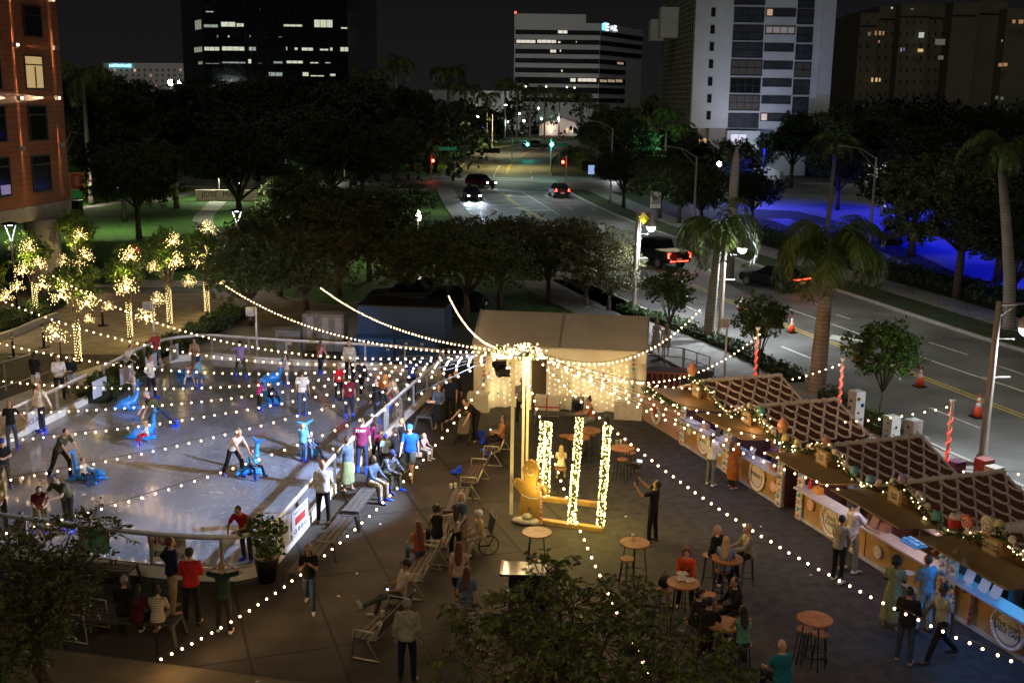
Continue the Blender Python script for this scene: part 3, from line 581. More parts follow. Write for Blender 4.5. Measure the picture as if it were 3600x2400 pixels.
# dark park trees
TA = make_tree('park_tree', 'x', 12, 6.2, 9, 1300, 22, .17, M_dark, 'dark park trees', .35, .28, 2)
TB = make_tree('park_tree', 'x', 11, 5.3, 8, 1200, 22, .17, M_oak, 'dark park trees', .3, .34, 5)
TC = make_tree('park_tree', 'x', 12.5, 4.8, 10, 1200, 22, .17, M_dark, 'dark park trees', .3, .3, 9)
PT = [(200, 120, 12.2, 'dark tree right against the copper-clad building'), (330, 150, 13, 'dark tree behind the tall palm beside the copper-clad building'), (420, 100, 8.5, 'park tree with a bare forked trunk left of the name wall'), (500, 165, 12.6, 'broad dark tree under the pale apartment block with the blue name sign'), (470, 88, 7.2, 'small park tree just behind the lit garden trees'), (610, 112, 9.5, 'park tree in front of the name wall'),
      (640, 170, 11.8, 'dark tree beside the two floodlights'), (760, 185, 12.4, 'dark tree at the foot of the dark glass tower, left part'), (800, 126, 9.6, 'park tree leaning over the curved path'), (830, 96, 8.6, 'park tree with a pale leaning trunk right of the curved path'), (900, 180, 13, 'dark tree under the middle of the glass tower'), (930, 125, 10.5, 'dark tree above the small lit park lamp'), (1010, 165, 13.2, 'tall dark tree under the right half of the glass tower'),
      (1050, 112, 9.6, 'park tree standing on the lit lawn patch'), (1120, 150, 12.6, 'dark tree at the right corner of the glass tower'), (1160, 108, 9, 'forked park tree left of the tree by the road'), (1240, 145, 12.8, 'dark tree left of the tallest ragged palm'), (1270, 118, 8.5, 'bushy park tree behind the one by the globe lamp'), (1400, 170, 12.4, 'dark tree below the ragged palms'), (1390, 140, 7.8, 'park tree at the pavement corner left of the junction'),
      (1480, 230, 12, 'dark tree between the ragged palms and the pale wall'), (1160, 84, 4.6, 'low tree behind the blue containers'), (2400, 104, 5.4, 'roadside tree left of the lamplit palm, beyond the far pavement'), (2575, 126, 6, 'dark tree right behind the pointed bare trunk'), (2660, 104, 5, 'low dark tree between the pointed trunk and the blue car park'), (1030, 84, 5.2, 'low dark tree behind the rink, middle'), (690, 230, 14, 'dark treetop below the floodlights'), (2130, 170, 9, 'dark tree right of the junction'), (2190, 160, 9.5, 'leafy tree right of the far traffic light'), (2230, 140, 8.6, 'leafy green-lit tree before the lattice wall'),
      (2200, 118, 6, 'roadside tree beside the tall double-arm lamp'), (2330, 108, 5.6, 'roadside tree behind the height limit sign'), (2420, 130, 7.6, 'dark tree under the tower entrance'), (2600, 128, 7, 'dark spreading tree in front of the glass door'), (2480, 98, 5.4, 'low tree behind the lamplit palm'), (2790, 150, 9.8, 'wide dark tree right of the tower entrance, lit from behind'), (2960, 120, 7.2, 'tree in the blue-lit car park with a thin trunk'), (2900, 170, 9.6, 'dark tree behind the wide one, beyond the car park'),
      (3240, 84, 9.2, 'big dark tree overhanging the blue car park'), (3330, 100, 9.5, 'dark tree behind the big one overhanging the car park'), (3420, 66, 8.2, 'dark tree with a thick forked trunk beside the far leaning palm'), (3560, 72, 9.5, 'dark tree at the far right edge above the car park'), (3620, 60, 6.5, 'dark tree right of the leaning palm trunk'), (3080, 190, 9.5, 'dark tree before the white utility wall'), (3200, 230, 10, 'dark tree in front of the long carport wall'), (3480, 220, 10, 'dark tree before the right end of the carport wall')]
for i, (px, Yd, hh, lab) in enumerate(PT):
    src, h0 = ((TA, 12), (TB, 11), (TC, 12.5))[i % 3]; x = atY(px, 500, Yd)[0]; s = hh/h0
    if i < 3: src.location = (x, Yd, 0); src.scale = (s*1.1, s*1.1, s); src['label'] = lab
    else: dup(src, (x, Yd, 0), i*2.1, lab, scale=(s*1.12, s*1.12, s))
struct_ = None
# a wood too far to tell trees apart
RNG = np.random.default_rng(4); C = []
for _ in range(9000):
    x = random.uniform(-170, 210); y = random.uniform(255, 330)+abs(x)*.25
    if -14 < x-(y-250)*.25 < 26 and y < 330: continue
    C.append((x, y, random.random()**.7*(9.2+1.8*math.sin(x*.13)+1.5*math.sin(x*.41+1))))
v, f = leaves(C, 7, 2.2, .8, .6); tag(npmesh('far_woodland', v, f, M_dark), kind='stuff')
C = []
for _ in range(1500): C.append((random.uniform(-115, -5), random.uniform(150, 250), random.random()*9.5))
for _ in range(900): C.append((random.uniform(30, 160), random.uniform(240, 400), random.random()*9.))
v, f = leaves(C, 10, 2.2, .55, .6); tag(npmesh('park_undergrowth', v, f, M_dark), kind='stuff')
# the row of oaks behind the rink and tent
OA = make_tree('oak_tree', 'x', 5.6, 3.1, 9, 1100, 18, .075, M_oak, 'oaks behind the rink and the tent', .14, .3, 13)
OB = make_tree('oak_tree', 'x', 5.6, 2.9, 9, 1000, 18, .075, leaf_mat("oak_leaves_brown", (.085, .08, .03)), 'oaks behind the rink and the tent', .14, .3, 17)
OK_ = [(880, 1145, 5.8, 'oak whose trunk stands on the walkway behind the back rail of the rink'), (1075, 1120, 6.2, 'oak behind the rink between the two white speaker posts'), (985, 1040, 6.6, 'oak beyond the walkway, left of the two speaker posts'), (1190, 1040, 7, 'tall oak left of the blue containers'), (1300, 985, 7.8, 'oak lit yellow-green by the globe lamp'), (1430, 1075, 5.2, 'oak above the dark parked cars'), (1640, 1130, 6.6, 'bare-branched brownish oak left of the tent ridge'), (1760, 1085, 6.8, 'oak directly behind the tent ridge, tallest against the road'),
       (1925, 1065, 6.0, 'brownish oak behind the middle of the tent'), (2060, 1080, 6.3, 'oak behind the right half of the tent, left of the lamp post'), (1540, 1050, 5.6, 'oak between the globe lamp and the bare-branched oak'), (2140, 1095, 4.2, 'small oak with lamplit top right beside the lamp post')]
for i, (px, py, hh, lab) in enumerate(OK_):
    src = (OA, OB)[i % 2]; hh *= .76; s = (hh/5.6*1.18, hh/5.6*1.18, hh/5.6); l = G(px, py)
    if i < 2: src.location = (*l, 0); src.scale = s; src['label'] = lab
    else: dup(src, l, i*2.3, lab, scale=s)
# round-leaved little trees along the near kerb
SG = make_tree('seagrape_tree', 'round-leaved tree with a slender trunk right of the tent, before the pickup', 3.9, 1.35, 10, 260, 13, .085, M_round, 'round-leaved young trees on the kerb', .05, .28, 23); SG.location = (*G(2350, 1215), 0)
lamp('POINT', atY(2350, 500, 138), 700, (.35, 1, .45), size=0, name='palm_uplight')
dup(SG, G(2665, 1330), 2, 'round-leaved tree behind the first red-lit candy pole', scale=(.9, .9, .95)); dup(SG, G(3095, 1470), 4, 'round-leaved tree between the second and third red-lit candy poles', scale=(1.25, 1.2, .98))
# hedges
hedge('clipped hedge between rink walkway and paver plaza, under the fairy-lit trees', [(330, 1420), (420, 1345), (540, 1275), (690, 1195), (830, 1110)], 1.5, .75)
hedge('low hedge behind the kerb wall at the left edge, beside the black lamp post', [(-90, 1185), (30, 1150), (120, 1110), (195, 1070)], 1.6, .8)
hedge('clipped hedge along the near kerb from the tent to the candy poles', [(2190, 1095), (2380, 1160), (2560, 1230), (2700, 1300), (2800, 1350)], 1.0, .6)
hedge('round clipped hedge between the tiled ornament columns and the road', [(2900, 1405), (3040, 1490), (3160, 1555), (3225, 1590)], .9, .6)
hedge('long dark hedge beyond the far pavement', [tuple(p) for p in offs(ROAD_R, 7.4)[6:54:4]], 2.6, .95, .1, 26, xy=True)
hedge('low hedge behind the white utility wall fence', [(3060, 655), (3230, 660), (3400, 668)], 2, 1.6, .16, 8)
hedge('dark bushes round the little lit house', [(1860, 470), (1960, 468), (2060, 476)], 3, 2, .25, 3)
hedge('clipped bushes at the corner right of the traffic light', [(1990, 560), (2040, 580), (2070, 600)], 3, 2.4, .2, 6)
hedge('planting bed around the foot of the lit garden trees', [(330, 1000), (450, 985), (560, 960), (690, 940)], 1.6, .6, .07, 50)
# ================================================================ buildings
def onpl(px, py, A, B):
    A, B = V(*A[:2]), V(*B[:2]); d = ray(px, py); D = unit(B-A); N = V(-D[1], D[0]); t = (A@N)/(d[0]*N[0]+d[1]*N[1]); return float((V(d[0]*t, d[1]*t)-A)@D), CAM_H+d[2]*t
class Facade:
    """an upright wall plane from A to B (left to right seen from outside); rectangles are placed on it by distance and height"""
    def __init__(s, A, B, root): s.A, s.B = V(*A[:2]), V(*B[:2]); s.D = unit(s.B-s.A); s.N = V(s.D[1], -s.D[0]); s.root = root
    def p(s, u, z, o=0): q = s.A+s.D*u+s.N*o; return (float(q[0]), float(q[1]), z)
    def rect(s, mb, u0, u1, z0, z1, o=.03, th=.03): P = [s.p(u0, z0, o-th), s.p(u1, z0, o-th), s.p(u1, z1, o-th), s.p(u0, z1, o-th)]; return mb.plate(P, th, (*s.N, 0))
    def px(s, x0, y0, x1, y1): u0, z1 = onpl(x0, y0, s.A, s.B); u1, z0 = onpl(x1, y1, s.A, s.B); return u0, u1, z0, z1
    def part(s, name, m, r, o=.03, th=.03, parent=None, label=None): mb = MB(); s.rect(mb, *r, o, th); return mb.build(name, m, parent or s.root, world=True, label=label) if parent is None else s._sub(mb, name, m, parent)
    def _sub(s, mb, name, m, parent):
        o = s.root.location; mb.v = [(a-o.x, b-o.y, c-o.z) for a, b, c in mb.v]; return mb.build(name, m, parent)
    def window(s, r, glass, frame, o=.04, bars=1, hbars=0, fw=.08):
        u0, u1, z0, z1 = r; mb = MB()
        for a in ((u0, u0+fw, z0, z1), (u1-fw, u1, z0, z1), (u0+fw, u1-fw, z0, z0+fw), (u0+fw, u1-fw, z1-fw, z1)): s.rect(mb, *a, o+.05, .06)
        for k in range(bars): u = u0+(u1-u0)*(k+1)/(bars+1); s.rect(mb, u-fw*.35, u+fw*.35, z0+fw, z1-fw, o+.04, .04)
        for k in range(hbars): z = z0+(z1-z0)*(k+1)/(hbars+1); s.rect(mb, u0+fw, u1-fw, z-fw*.35, z+fw*.35, o+.035, .03)
        w = mb.build('window', frame, s.root, world=True); g = MB(); s.rect(g, u0+fw*.5, u1-fw*.5, z0+fw*.5, z1-fw*.5, o, .02); s._sub(g, 'pane', glass, w); return w
M_dglass = mat("dark_glass", (.012, .014, .016), .06, var=0, spec=.8); M_frame = mat("dark_frame", (.02, .02, .02), .5, var=0)
M_white = mat("white_stucco", (.55, .56, .58), .85, var=.08, vscale=.4)
def lit(name, c, s): return glow(name, c, s, 'NONE')
L_warm = lit("window_warm", (1, .62, .28), .55); L_cool = lit("window_cool", (.85, .92, .75), .42); L_dim = lit("window_dim", (.6, .65, .55), .06); L_or = lit("window_orange", (1, .45, .14), .25); L_blue = lit("window_blue", (.05, .1, 1), .5)
M_band = mat("window_band_glass", (.012, .013, .015), .6, var=0, spec=.2)
# --- copper-clad building at the left
cb = thing('apartment_building', 'building clad in copper-coloured planks on a concrete column, wall lamps drawing thin light lines', 'building', (-30, 60, 0))
Bc, Ac = V(*atY(250, 735, 66)[:2]), V(*atY(0, 745, 59)[:2]); Dc = unit(Bc-Ac); A0 = Bc-Dc*28
fa = Facade(A0, Bc, cb); M_cop = brick_mat("copper_planks", (.30, .10, .04), (.26, .085, .035), (.08, .03, .013), 2.4, .3, .012, rough=.55, axis='YZ', mottling=.12)
zb = onpl(125, 722, A0, Bc)[1]; zc = onpl(250, 750, A0, Bc)[1]; back = [tuple(A0), tuple(Bc), (Bc[0]-18, Bc[1]+1), (A0[0]-18, A0[1]+1)]
MB().prism(back, zb, 32).build('cladding', M_cop, cb, world=True)
MB().prism([tuple(V(*p)+fa.N*.05 if i < 2 else p) for i, p in enumerate(back)], zc, zb-.01).build('concrete_band', M_conc, cb, world=True)
MB().cyl((*G(165, 1032), 0), (*G(165, 1032), zc-.01), .95, n=20).build('column', M_conc, cb, smooth=True, world=True)
cl2 = MB().cyl((*(V(*G(165, 1032))-V(2, 14)), 0), (*(V(*G(165, 1032))-V(2, 14)), zc-.01), .95, n=20).build('column', M_conc, cb, smooth=True, world=True)
for r, m in (((75, 15, 147, 135), M_dglass), ((79, 192, 155, 315), lit("curtain_lit", (1, .68, .25), .34)), ((93, 371, 168, 494), M_dglass), ((106, 548, 181, 670), M_dglass), ((-75, 200, 6, 317), M_dglass), ((-60, 372, 24, 500), M_dglass), ((-50, 557, 40, 690), M_dglass), ((-70, 20, -2, 135), M_dglass)):
    rr = fa.px(*r); w = fa.window(rr, m, M_frame, bars=0, hbars=0)
    mb = MB(); u0, u1, z0, z1 = rr; fa.rect(mb, u0, u1, z1-.55, z1-.48, .08, .03); fa._sub(mb, 'sill', M_frame, w)
    if r[0] == 79: mb = MB(); fa.rect(mb, u0+(u1-u0)*.52, u0+(u1-u0)*.6, z0+.1, z1-.6, .05, .01); fa._sub(mb, 'curtain', mat("curtain", (.35, .22, .07), .8), w)
mb = MB(); r = fa.px(0, 660, 38, 688); fa.rect(mb, r[0], r[1], r[2]+.1, r[3]+.1, .052, .01); mb.build('blue_reflection', lit("blue_pane", (.02, .03, .6), .25), cb, world=True)  # blue window reflection painted as a thin glowing panel
for (px, py), on in (((47, 158), 1), ((62, 345), 1), ((194, 345), 1), ((185, 168), 0), ((70, 522), 0), ((208, 510), 0), ((172, 0), 1), ((30, -20), 1)):
    u, z = onpl(px, py, A0, Bc); mb = MB(); fa.rect(mb, u-.16, u+.16, z-.13, z+.13, .25, .2); f = mb.build('wall_lamp', mat("lamp_body", (.35, .33, .3), .4, var=0), cb, world=True)
    if not on: continue
    mb = MB(); fa.rect(mb, u-.1, u+.1, z-.06, z+.06, .27, .015); fa._sub(mb, 'lens', glow("wall_lens", (1, .75, .5), 6, 'NONE'), f)
    for dz, du, e in ((1, 0, 7000), (-1, 0, 7000), (0, -1, 1500), (0, 1, 700)):
        s0 = V(*fa.p(u+du*.2, z+dz*.18, .09)); t0 = V(*fa.p(u+du*3, z+dz*3, .03)); l = lamp('SPOT', tuple(s0-V(-30, 60, 0)), e, (1, .62, .36), None, .004, target=tuple(t0-V(-30, 60, 0)), spot=5.5 if dz else 9, blend=.8, name='wall_beam'); l.parent = cb
lamp('POINT', (*(G(120, 1250)), 3.6), 40, (1, .55, .25), size=.0, name='plaza_glow')
for p_, e_ in (((-20, 57, 5.5), 70), ((-19, 50, 9), 70), ((-21, 62, 12), 30)): lamp('POINT', p_, e_, (1, .55, .28), size=0, name='building_glow')
# --- dark glass office tower
T = 330; gt = thing('office_tower', 'dark glass office tower with rows of lit offices behind the park trees', 'building', (*atY(950, 400, T)[:2], 0))
P = [atY(648, 300, T+22), atY(722, 300, T), atY(1225, 300, T), atY(1265, 300, T+16)]; fp_ = [(p[0], p[1]) for p in P]+[(P[3][0], T+60), (P[0][0], T+60)]
M_curt = brick_mat("curtain_wall", (.010, .012, .013), (.008, .009, .010), (.022, .026, .028), 1.6, 1.95, .07, rough=.15, axis='XZ', offset=0, bump=0, mottling=.1)
MB().prism(fp_, 0, 60).build('curtain_wall', M_curt, gt, world=True); ff = Facade(P[1], P[2], gt); fl = Facade(P[0], P[1], gt)
for a in ((225, 165, 330, 195), (343, 148, 450, 190), (450, 158, 508, 190), (775, 165, 910, 190), (985, 133, 1120, 195), (1170, 185, 1222, 205), (238, 75, 300, 90), (315, 240, 332, 265), (390, 242, 410, 263), (540, 240, 555, 262), (740, 250, 770, 263), (645, 255, 668, 263), (228, 320, 340, 355), (350, 318, 512, 355), (535, 320, 592, 355),
          (792, 320, 808, 352), (850, 325, 880, 350), (900, 325, 985, 355), (1025, 333, 1090, 355), (1095, 325, 1120, 355), (1165, 322, 1228, 360), (235, 433, 340, 445), (352, 422, 520, 443), (530, 405, 560, 443), (600, 433, 632, 443), (705, 420, 775, 443), (795, 415, 915, 443), (957, 425, 1020, 443), (1060, 425, 1105, 443), (672, 495, 775, 530), (905, 495, 955, 530), (960, 515, 1060, 533), (1095, 505, 1140, 530), (268, 585, 330, 620), (612, 55, 622, 80)):
    r = [600+a[0]/1.96, a[1]/1.96, 600+a[2]/1.96, a[3]/1.96]; rr = ff.px(*r); n = max(0, int((rr[1]-rr[0])/2.2)); ff.window(rr, lit("office_a", (.95, .98, .72), .5) if (a[0]*7+a[1]) % 3 else lit("office_b", (.8, .95, .85), .22), M_frame, bars=n, fw=.18)
for a in ((167, 140, 215, 205), (162, 325, 220, 362), (190, 422, 222, 448)): r = [600+a[0]/1.96, a[1]/1.96, 600+a[2]/1.96, a[3]/1.96]; fl.window(fl.px(*r), lit("office_c", (.8, .85, .6), .25), M_frame, bars=3, fw=.18)
# --- pale block with the blue roof sign
lpb = thing('apartment_block', 'pale distant apartment block with a glowing blue name on its roof edge', 'building', (*atY(520, 250, 540)[:2], 0)); lf = Facade(atY(368, 300, 545), atY(655, 300, 530), lpb)
MB().prism([tuple(lf.A), tuple(lf.B), (lf.B[0], 580), (lf.A[0], 580)], 0, lf.px(480, 222, 500, 240)[3]).build('wall', mat("far_stucco", (.5, .5, .5), .9, emit=0), lpb, world=True)
for i in range(12):
    for k in range(4):
        u, u2, z0, z1 = lf.px(400+i*21, 242+k*19, 408+i*21, 251+k*19); on = (i*5+k*3) % 11 == 0; lf.part('window', L_or if on else mat('far_pane', (.13, .13, .13), .6, var=0), (u, u2, z0, z1), .08)
lf.part('window', L_warm, lf.px(470, 243, 478, 252), .12)
u, _, _, z = lf.px(425, 232, 430, 232); text(lpb, 'LOFTIN PLACE', tuple(V(*lf.p(u, z, .6))-V(*lpb.location)), (*lf.D, 0), (0, 0, 1), 1.9, glow("sign_cyan", (.25, .8, 1), 3, 'NONE'), .1)
# --- white banded medical office block
Ym = 465; mb_ = thing('office_block', 'white office block with dark window bands and glowing signs, red lamp on its corner', 'building', (*atY(2000, 300, Ym)[:2], 0))
P = [atY(1806, 300, Ym), atY(2105, 300, Ym), atY(2253, 300, Ym*1.09)]; zt = onpl(1900, 80, P[0], P[1])[1]
M_off = mat("office_concrete", (.62, .62, .62), .9, var=.05, vscale=.1)
MB().prism([p[:2] for p in P]+[(P[2][0], Ym+70), (P[0][0], Ym+70)], 0, zt).build('wall', M_off, mb_, world=True)
f1, f2 = Facade(P[0], P[1], mb_), Facade(P[1], P[2], mb_)
q = f1.px(1808, 48, 2060, 80); MB().prism([f1.p(q[0], 0)[:2], f1.p(q[1], 0)[:2], (f1.p(q[1], 0)[0], Ym+40), (f1.p(q[0], 0)[0], Ym+40)], zt-.01, q[3]).build('roof_plant', M_off, mb_, world=True)
rows = ((205, 237), (270, 303), (337, 370), (400, 433), (465, 500), (530, 575), (598, 640), (670, 700))
for y0, y1 in rows:
    _, _, z0, z1 = f1.px(1810, y0/1.96, 1820, y1/1.96); L1 = np.linalg.norm(f1.B-f1.A); L2 = np.linalg.norm(f2.B-f2.A); f1.part('window_band', M_band, (.4, L1-.1, z0, z1), .1, .08); f2.part('window_band', M_band, (.1, L2*.6 if y0 > 340 else L2-.3, z0, z1), .1, .08)
for a in ((1098, 207, 1168, 236), (812, 272, 948, 302), (955, 272, 1090, 302), (1098, 282, 1120, 302), (1222, 280, 1232, 300), (1045, 340, 1090, 368), (1110, 340, 1125, 362), (1120, 478, 1135, 500), (1183, 537, 1225, 568), (1235, 537, 1368, 568)): r = [1400+a[0]/1.96, a[1]/1.96, 1400+a[2]/1.96, a[3]/1.96]; rr = f1.px(*r); f1.window(rr, lit("office_d", (1, .9, .72), .6 if a[0] > 1000 else .75), M_frame, o=.2, bars=max(0, int((rr[1]-rr[0])/2.6)), fw=.2)
for a in ((1385, 545, 1435, 572), (1440, 545, 1490, 572), (1495, 545, 1542, 572), (1505, 425, 1550, 450)): r = [1400+a[0]/1.96, a[1]/1.96, 1400+a[2]/1.96, a[3]/1.96]; rr = f2.px(*r); f2.window(rr, lit("office_e", (1, .75, .45), .3), M_frame, o=.2, bars=2, fw=.2)
Q = lambda px, py, o=.5: tuple(V(*f2.p(*onpl(px, py, f2.A, f2.B), o))-V(*mb_.location))
text(mb_, 'Jupiter\nMedical\nCenter', Q(2131, 95), (*f2.D, 0), (0, 0, 1), 1.35, glow("sign_white", (.8, .9, 1), 1.5, 'NONE'), .05); text(mb_, 'Mount\nSinai\nNew York', Q(2160, 100), (*f2.D, 0), (0, 0, 1), 1.0, glow("sign_white", (1, 1, 1), 2), .05)
lg = MB()
for sx_, y in ((0, 86), (0, 92), (0, 98), (0, 104)):
    c = Q(2118, y); lg.ball((c[0]-.3, c[1], c[2]), (.35, .05, .35), 8, 5); lg.ball((c[0]+.35, c[1], c[2]+.3), (.35, .05, .35), 8, 5)
lg.build('logo', glow("sign_cyan2", (.1, .8, .9), 2.5, 'NONE'), mb_)
lg = MB(); a, b_, c = Q(2143, 104), Q(2149, 90), Q(2155, 104); lg.plate([a, c, b_], .1); lg.build('logo', glow("sign_white", (1, 1, 1), 2), mb_)
c = f1.p(.3, zt+2.8 if 0 else q[3]+.4, -.5); MB().ball(c, .45, 8, 6).build('warning_lamp', glow("red_lamp", (1, .05, .02), 5, 'NONE'), mb_, world=True)
# --- pale low hall behind the palms, little lit house, signs far down the road
hl = thing('hall', 'long pale blank-walled hall behind the distant palms', 'building', (*atY(1650, 380, 400)[:2], 0)); hf = Facade(atY(1510, 380, 400), atY(1830, 380, 400), hl)
MB().prism([tuple(hf.A), tuple(hf.B), (hf.B[0], 430), (hf.A[0], 430)], 0, hf.px(1600, 318, 1610, 330)[3]).build('wall', M_off, hl, world=True)
hs = thing('house', 'little white gabled house with a lit porch at the end of the road', 'building', (*atY(1980, 450, 345)[:2], 0)); h = Facade(atY(1895, 450, 345), atY(2045, 450, 345), hs)
u0, u1, z0, z1 = h.px(1897, 438, 2040, 472); zr = h.px(1960, 415, 1970, 420)[3]; um = (u0+u1)*.55
mb = MB(); P_ = [h.p(u0, 0), h.p(u1, 0), h.p(u1, z1), h.p(um, zr), h.p(u0, z1)]; mb.plate([P_[k] for k in (0, 1, 2, 3, 4)], -12, (*h.N, 0)); mb.build('wall', mat("house_wall", (.6, .62, .68), .8), hs, world=True)
for a, b_ in (((u0-.6, z1-.1), (um, zr+.35)), ((um, zr+.35), (u1+.6, z1-.1))): mb = MB(); mb.plate([h.p(a[0], a[1], .5), h.p(b_[0], b_[1], .5), h.p(b_[0], b_[1], -12.5), h.p(a[0], a[1], -12.5)], .25, (0, 0, 1)); mb.build('roof', mat("grey_roof", (.12, .12, .13), .8), hs, world=True)
for a in ((1931, 450, 1940, 470), (1990, 450, 1998, 466), (2005, 450, 2013, 466)): h.part('door' if a[0] == 1931 else 'window', L_warm, h.px(*a), .1)
lamp('POINT', atY(1936, 447, 343), 350, (1, .6, .3), size=.3); lamp('POINT', atY(2030, 445, 341), 250, (1, .6, .3), size=.3); lamp('SPOT', atY(1920, 400, 325), 6000, (.7, .8, 1), size=1, target=atY(1930, 450, 345), spot=50)
sgp = thing('banner_post', 'thin post strung with blue lights left of the far road', 'post', (*G(1698, 508), 0)); MB().cyl((0, 0, 0), (0, 0, 4.6), .05).build('post', M_frame, sgp); mb = MB()
for k in range(16): mb.ball((random.uniform(-.1, .1), -.1, .5+k*.27), .09, 6, 4)
mb.build('light_beads', glow("blue_beads", (.1, .2, 1), 4, 'NONE'), sgp)
# --- white apartment tower
Yw = 172; wt = thing('apartment_tower', 'white concrete apartment tower with stacked balconies and a lattice-screened side', 'building', (*atY(2650, 300, Yw)[:2], 0))
A, B = atY(2432, 350, Yw), atY(2906, 350, Yw); wf = Facade(A, B, wt); C0 = atY(2318, 350, 206)
zlow = wf.px(2500, 451, 2600, 452)[3]
MB().prism([A[:2], B[:2], (B[0]+2, 206), C0[:2]], zlow, 42).build('wall', M_white, wt, world=True)
xr = wf.px(2866, 400, 2900, 420); MB().prism([wf.p(xr[0], 0, .4)[:2], wf.p(xr[1]+.4, 0, .4)[:2], wf.p(xr[1]+.4, 0, -8)[:2], wf.p(xr[0], 0, -8)[:2]], zlow-2, 42).build('pier', M_white, wt, world=True)
r = wf.px(2497, 400, 2555, 420); MB().prism([wf.p(r[0], 0, -.2)[:2], wf.p(r[1], 0, -.2)[:2], wf.p(r[1], 0, -20)[:2], wf.p(r[0], 0, -20)[:2]], 0, zlow+.01).build('core', mat("shaded_concrete", (.3, .29, .27), .85), wt, world=True)  # lower core is a darker grey than the walls
r = wf.px(2432, 400, 2497, 420); MB().prism([wf.p(r[0]+1.5, 0, -2.5)[:2], wf.p(r[1], 0, -2.5)[:2], wf.p(r[1], 0, -20)[:2], wf.p(r[0]+1.5, 0, -20)[:2]], 0, zlow+.01).build('lobby_wall', M_white, wt, world=True)
r = wf.px(2557, 400, 2672, 420); MB().prism([wf.p(r[0], 0, .9)[:2], wf.p(r[1], 0, .9)[:2], wf.p(r[1], 0, -20)[:2], wf.p(r[0], 0, -20)[:2]], 0, zlow-.3).build('lobby_wall', M_white, wt, world=True)
r = wf.px(2672, 400, 2860, 420); MB().prism([wf.p(r[0]+.01, 0, -3)[:2], wf.p(r[1], 0, -3)[:2], wf.p(r[1], 0, -20)[:2], wf.p(r[0]+.01, 0, -20)[:2]], 0, zlow+.01).build('lobby_wall', M_white, wt, world=True)
c4 = lambda a: (2200+a[0]/1.96, a[1]/1.96, 2200+a[2]/1.96, a[3]/1.96)
for y in (55, 175, 293, 412, 532, 650, 767): k = (y-55)/119; wf.window(wf.px(*c4((590-k*5.5, y, 617-k*5.5, y+60))), M_dglass, M_frame, bars=0, hbars=1)
M_bal = mat("balcony_glass", (.05, .055, .06), .25, var=.3, vscale=.8); M_bal2 = mat("balcony_screen", (.10, .085, .07), .7, var=.2, vscale=1)
for i, (x0, x1, y0, y1) in enumerate(((750, 960, -70, 37), (748, 952, 50, 158), (740, 945, 170, 282), (733, 940, 290, 402), (726, 937, 410, 525), (720, 925, 535, 645), (713, 920, 652, 765), (706, 912, 778, 885))):
    wf.window(wf.px(*c4((x0, y0, x1, y1))), (M_bal2 if i in (4, 6) else M_dglass if i in (5,) else M_bal), M_frame, bars=3, hbars=1, fw=.16)
for i, (x0, x1, y0) in enumerate(((968, 1170, 57), (962, 1165, 178), (955, 1155, 298), (948, 1148, 420), (942, 1140, 540), (935, 1133, 658), (928, 1127, 778))):
    wf.window(wf.px(*c4((x0, y0, x1, y0+61))), (lit("amber_room", (.8, .4, .12), .06) if i == 1 else M_bal), M_frame, bars=3, fw=.14)
    if i in (0, 6): rr = wf.px(*c4((x0, y0+5, x0+42, y0+56))); wf.part('lit_pane', lit("amber_lit", (1, .55, .18), .3), rr, .075, .01)
for i, (x0, x1, y0) in enumerate(((1190, 1298, -50), (1183, 1292, 63), (1180, 1285, 187), (1172, 1280, 308), (1163, 1272, 428), (1155, 1263, 548), (1150, 1255, 668), (1143, 1247, 785))): wf.window(wf.px(*c4((x0, y0, x1, y0+107))), M_bal2 if i in (4, 7) else M_bal, M_frame, bars=1, hbars=1, fw=.14)
w2 = Facade(wf.p(0, 0, .9), wf.p(60, 0, .9), wt); w2.window(w2.px(*c4((720, 920, 828, 1082))), lit("lobby_violet", (.75, .62, .85), .45), M_white, bars=1, hbars=1, fw=.14); w2.window(w2.px(*c4((735, 1125, 800, 1206))), lit("lobby_green", (.6, .75, .55), .2), M_frame, bars=1, fw=.16)
w3 = Facade(wf.p(0, 0, -2.5), wf.p(60, 0, -2.5), wt); w3.window(w3.px(*c4((490, 950, 555, 1045))), L_warm, M_white, bars=1, hbars=1)
wl = Facade(C0, A, wt); lat = MB(); Ll = float(np.linalg.norm(wl.B-wl.A))
for k in range(17): u = .6+k*(Ll-1.2)/16; wl.rect(lat, u-.06, u+.06, 6, 42, .14, .06)
for k in range(46): z = 6.3+k*.78; wl.rect(lat, .5, Ll-.5, z-.05, z+.05, .18, .03)
lat.build('lattice_screen', mat("lattice", (.42, .38, .33), .8), wt, world=True); wl.part('screen_backing', mat("shaded_backing", (.05, .048, .045), .9), (.5, Ll-.5, 6, 42), .04, .03)  # backing sheet is dark behind the paler bars
for px, py, w_, hgt in ((2381, 82, 3, 4.8), (2336, 108, 2.4, 3.6)):
    u, z = onpl(px, py, C0[:2], A[:2]); c = V(*wl.p(u, z, 1.4)); MB().box(c, (w_, 3, hgt)).build('balcony_box', M_white, wt, world=True)
lamp('SPOT', atY(2600, 560, 160), 2600, (.72, .76, 1), size=0, target=atY(2620, 260, 173), spot=75, blend=1, name='facade_flood'); lamp('POINT', tuple(V(*atY(2610, 520, 164))), 330, (.8, .85, 1), size=0); lamp('POINT', atY(2470, 590, 166), 120, (1, .7, .45), size=.4)
lamp('SPOT', atY(2880, 640, 150), 2500, (.4, .5, 1), size=0, target=atY(2800, 300, 172), spot=70, blend=1, name='facade_flood'); lamp('POINT', atY(2660, 565, 168), 200, (.6, .8, 1), size=.3)
lamp('SPOT', atY(2350, 500, 150), 1500, (1, .85, .6), size=0, target=atY(2360, 200, 190), spot=70, blend=1, name='facade_flood')
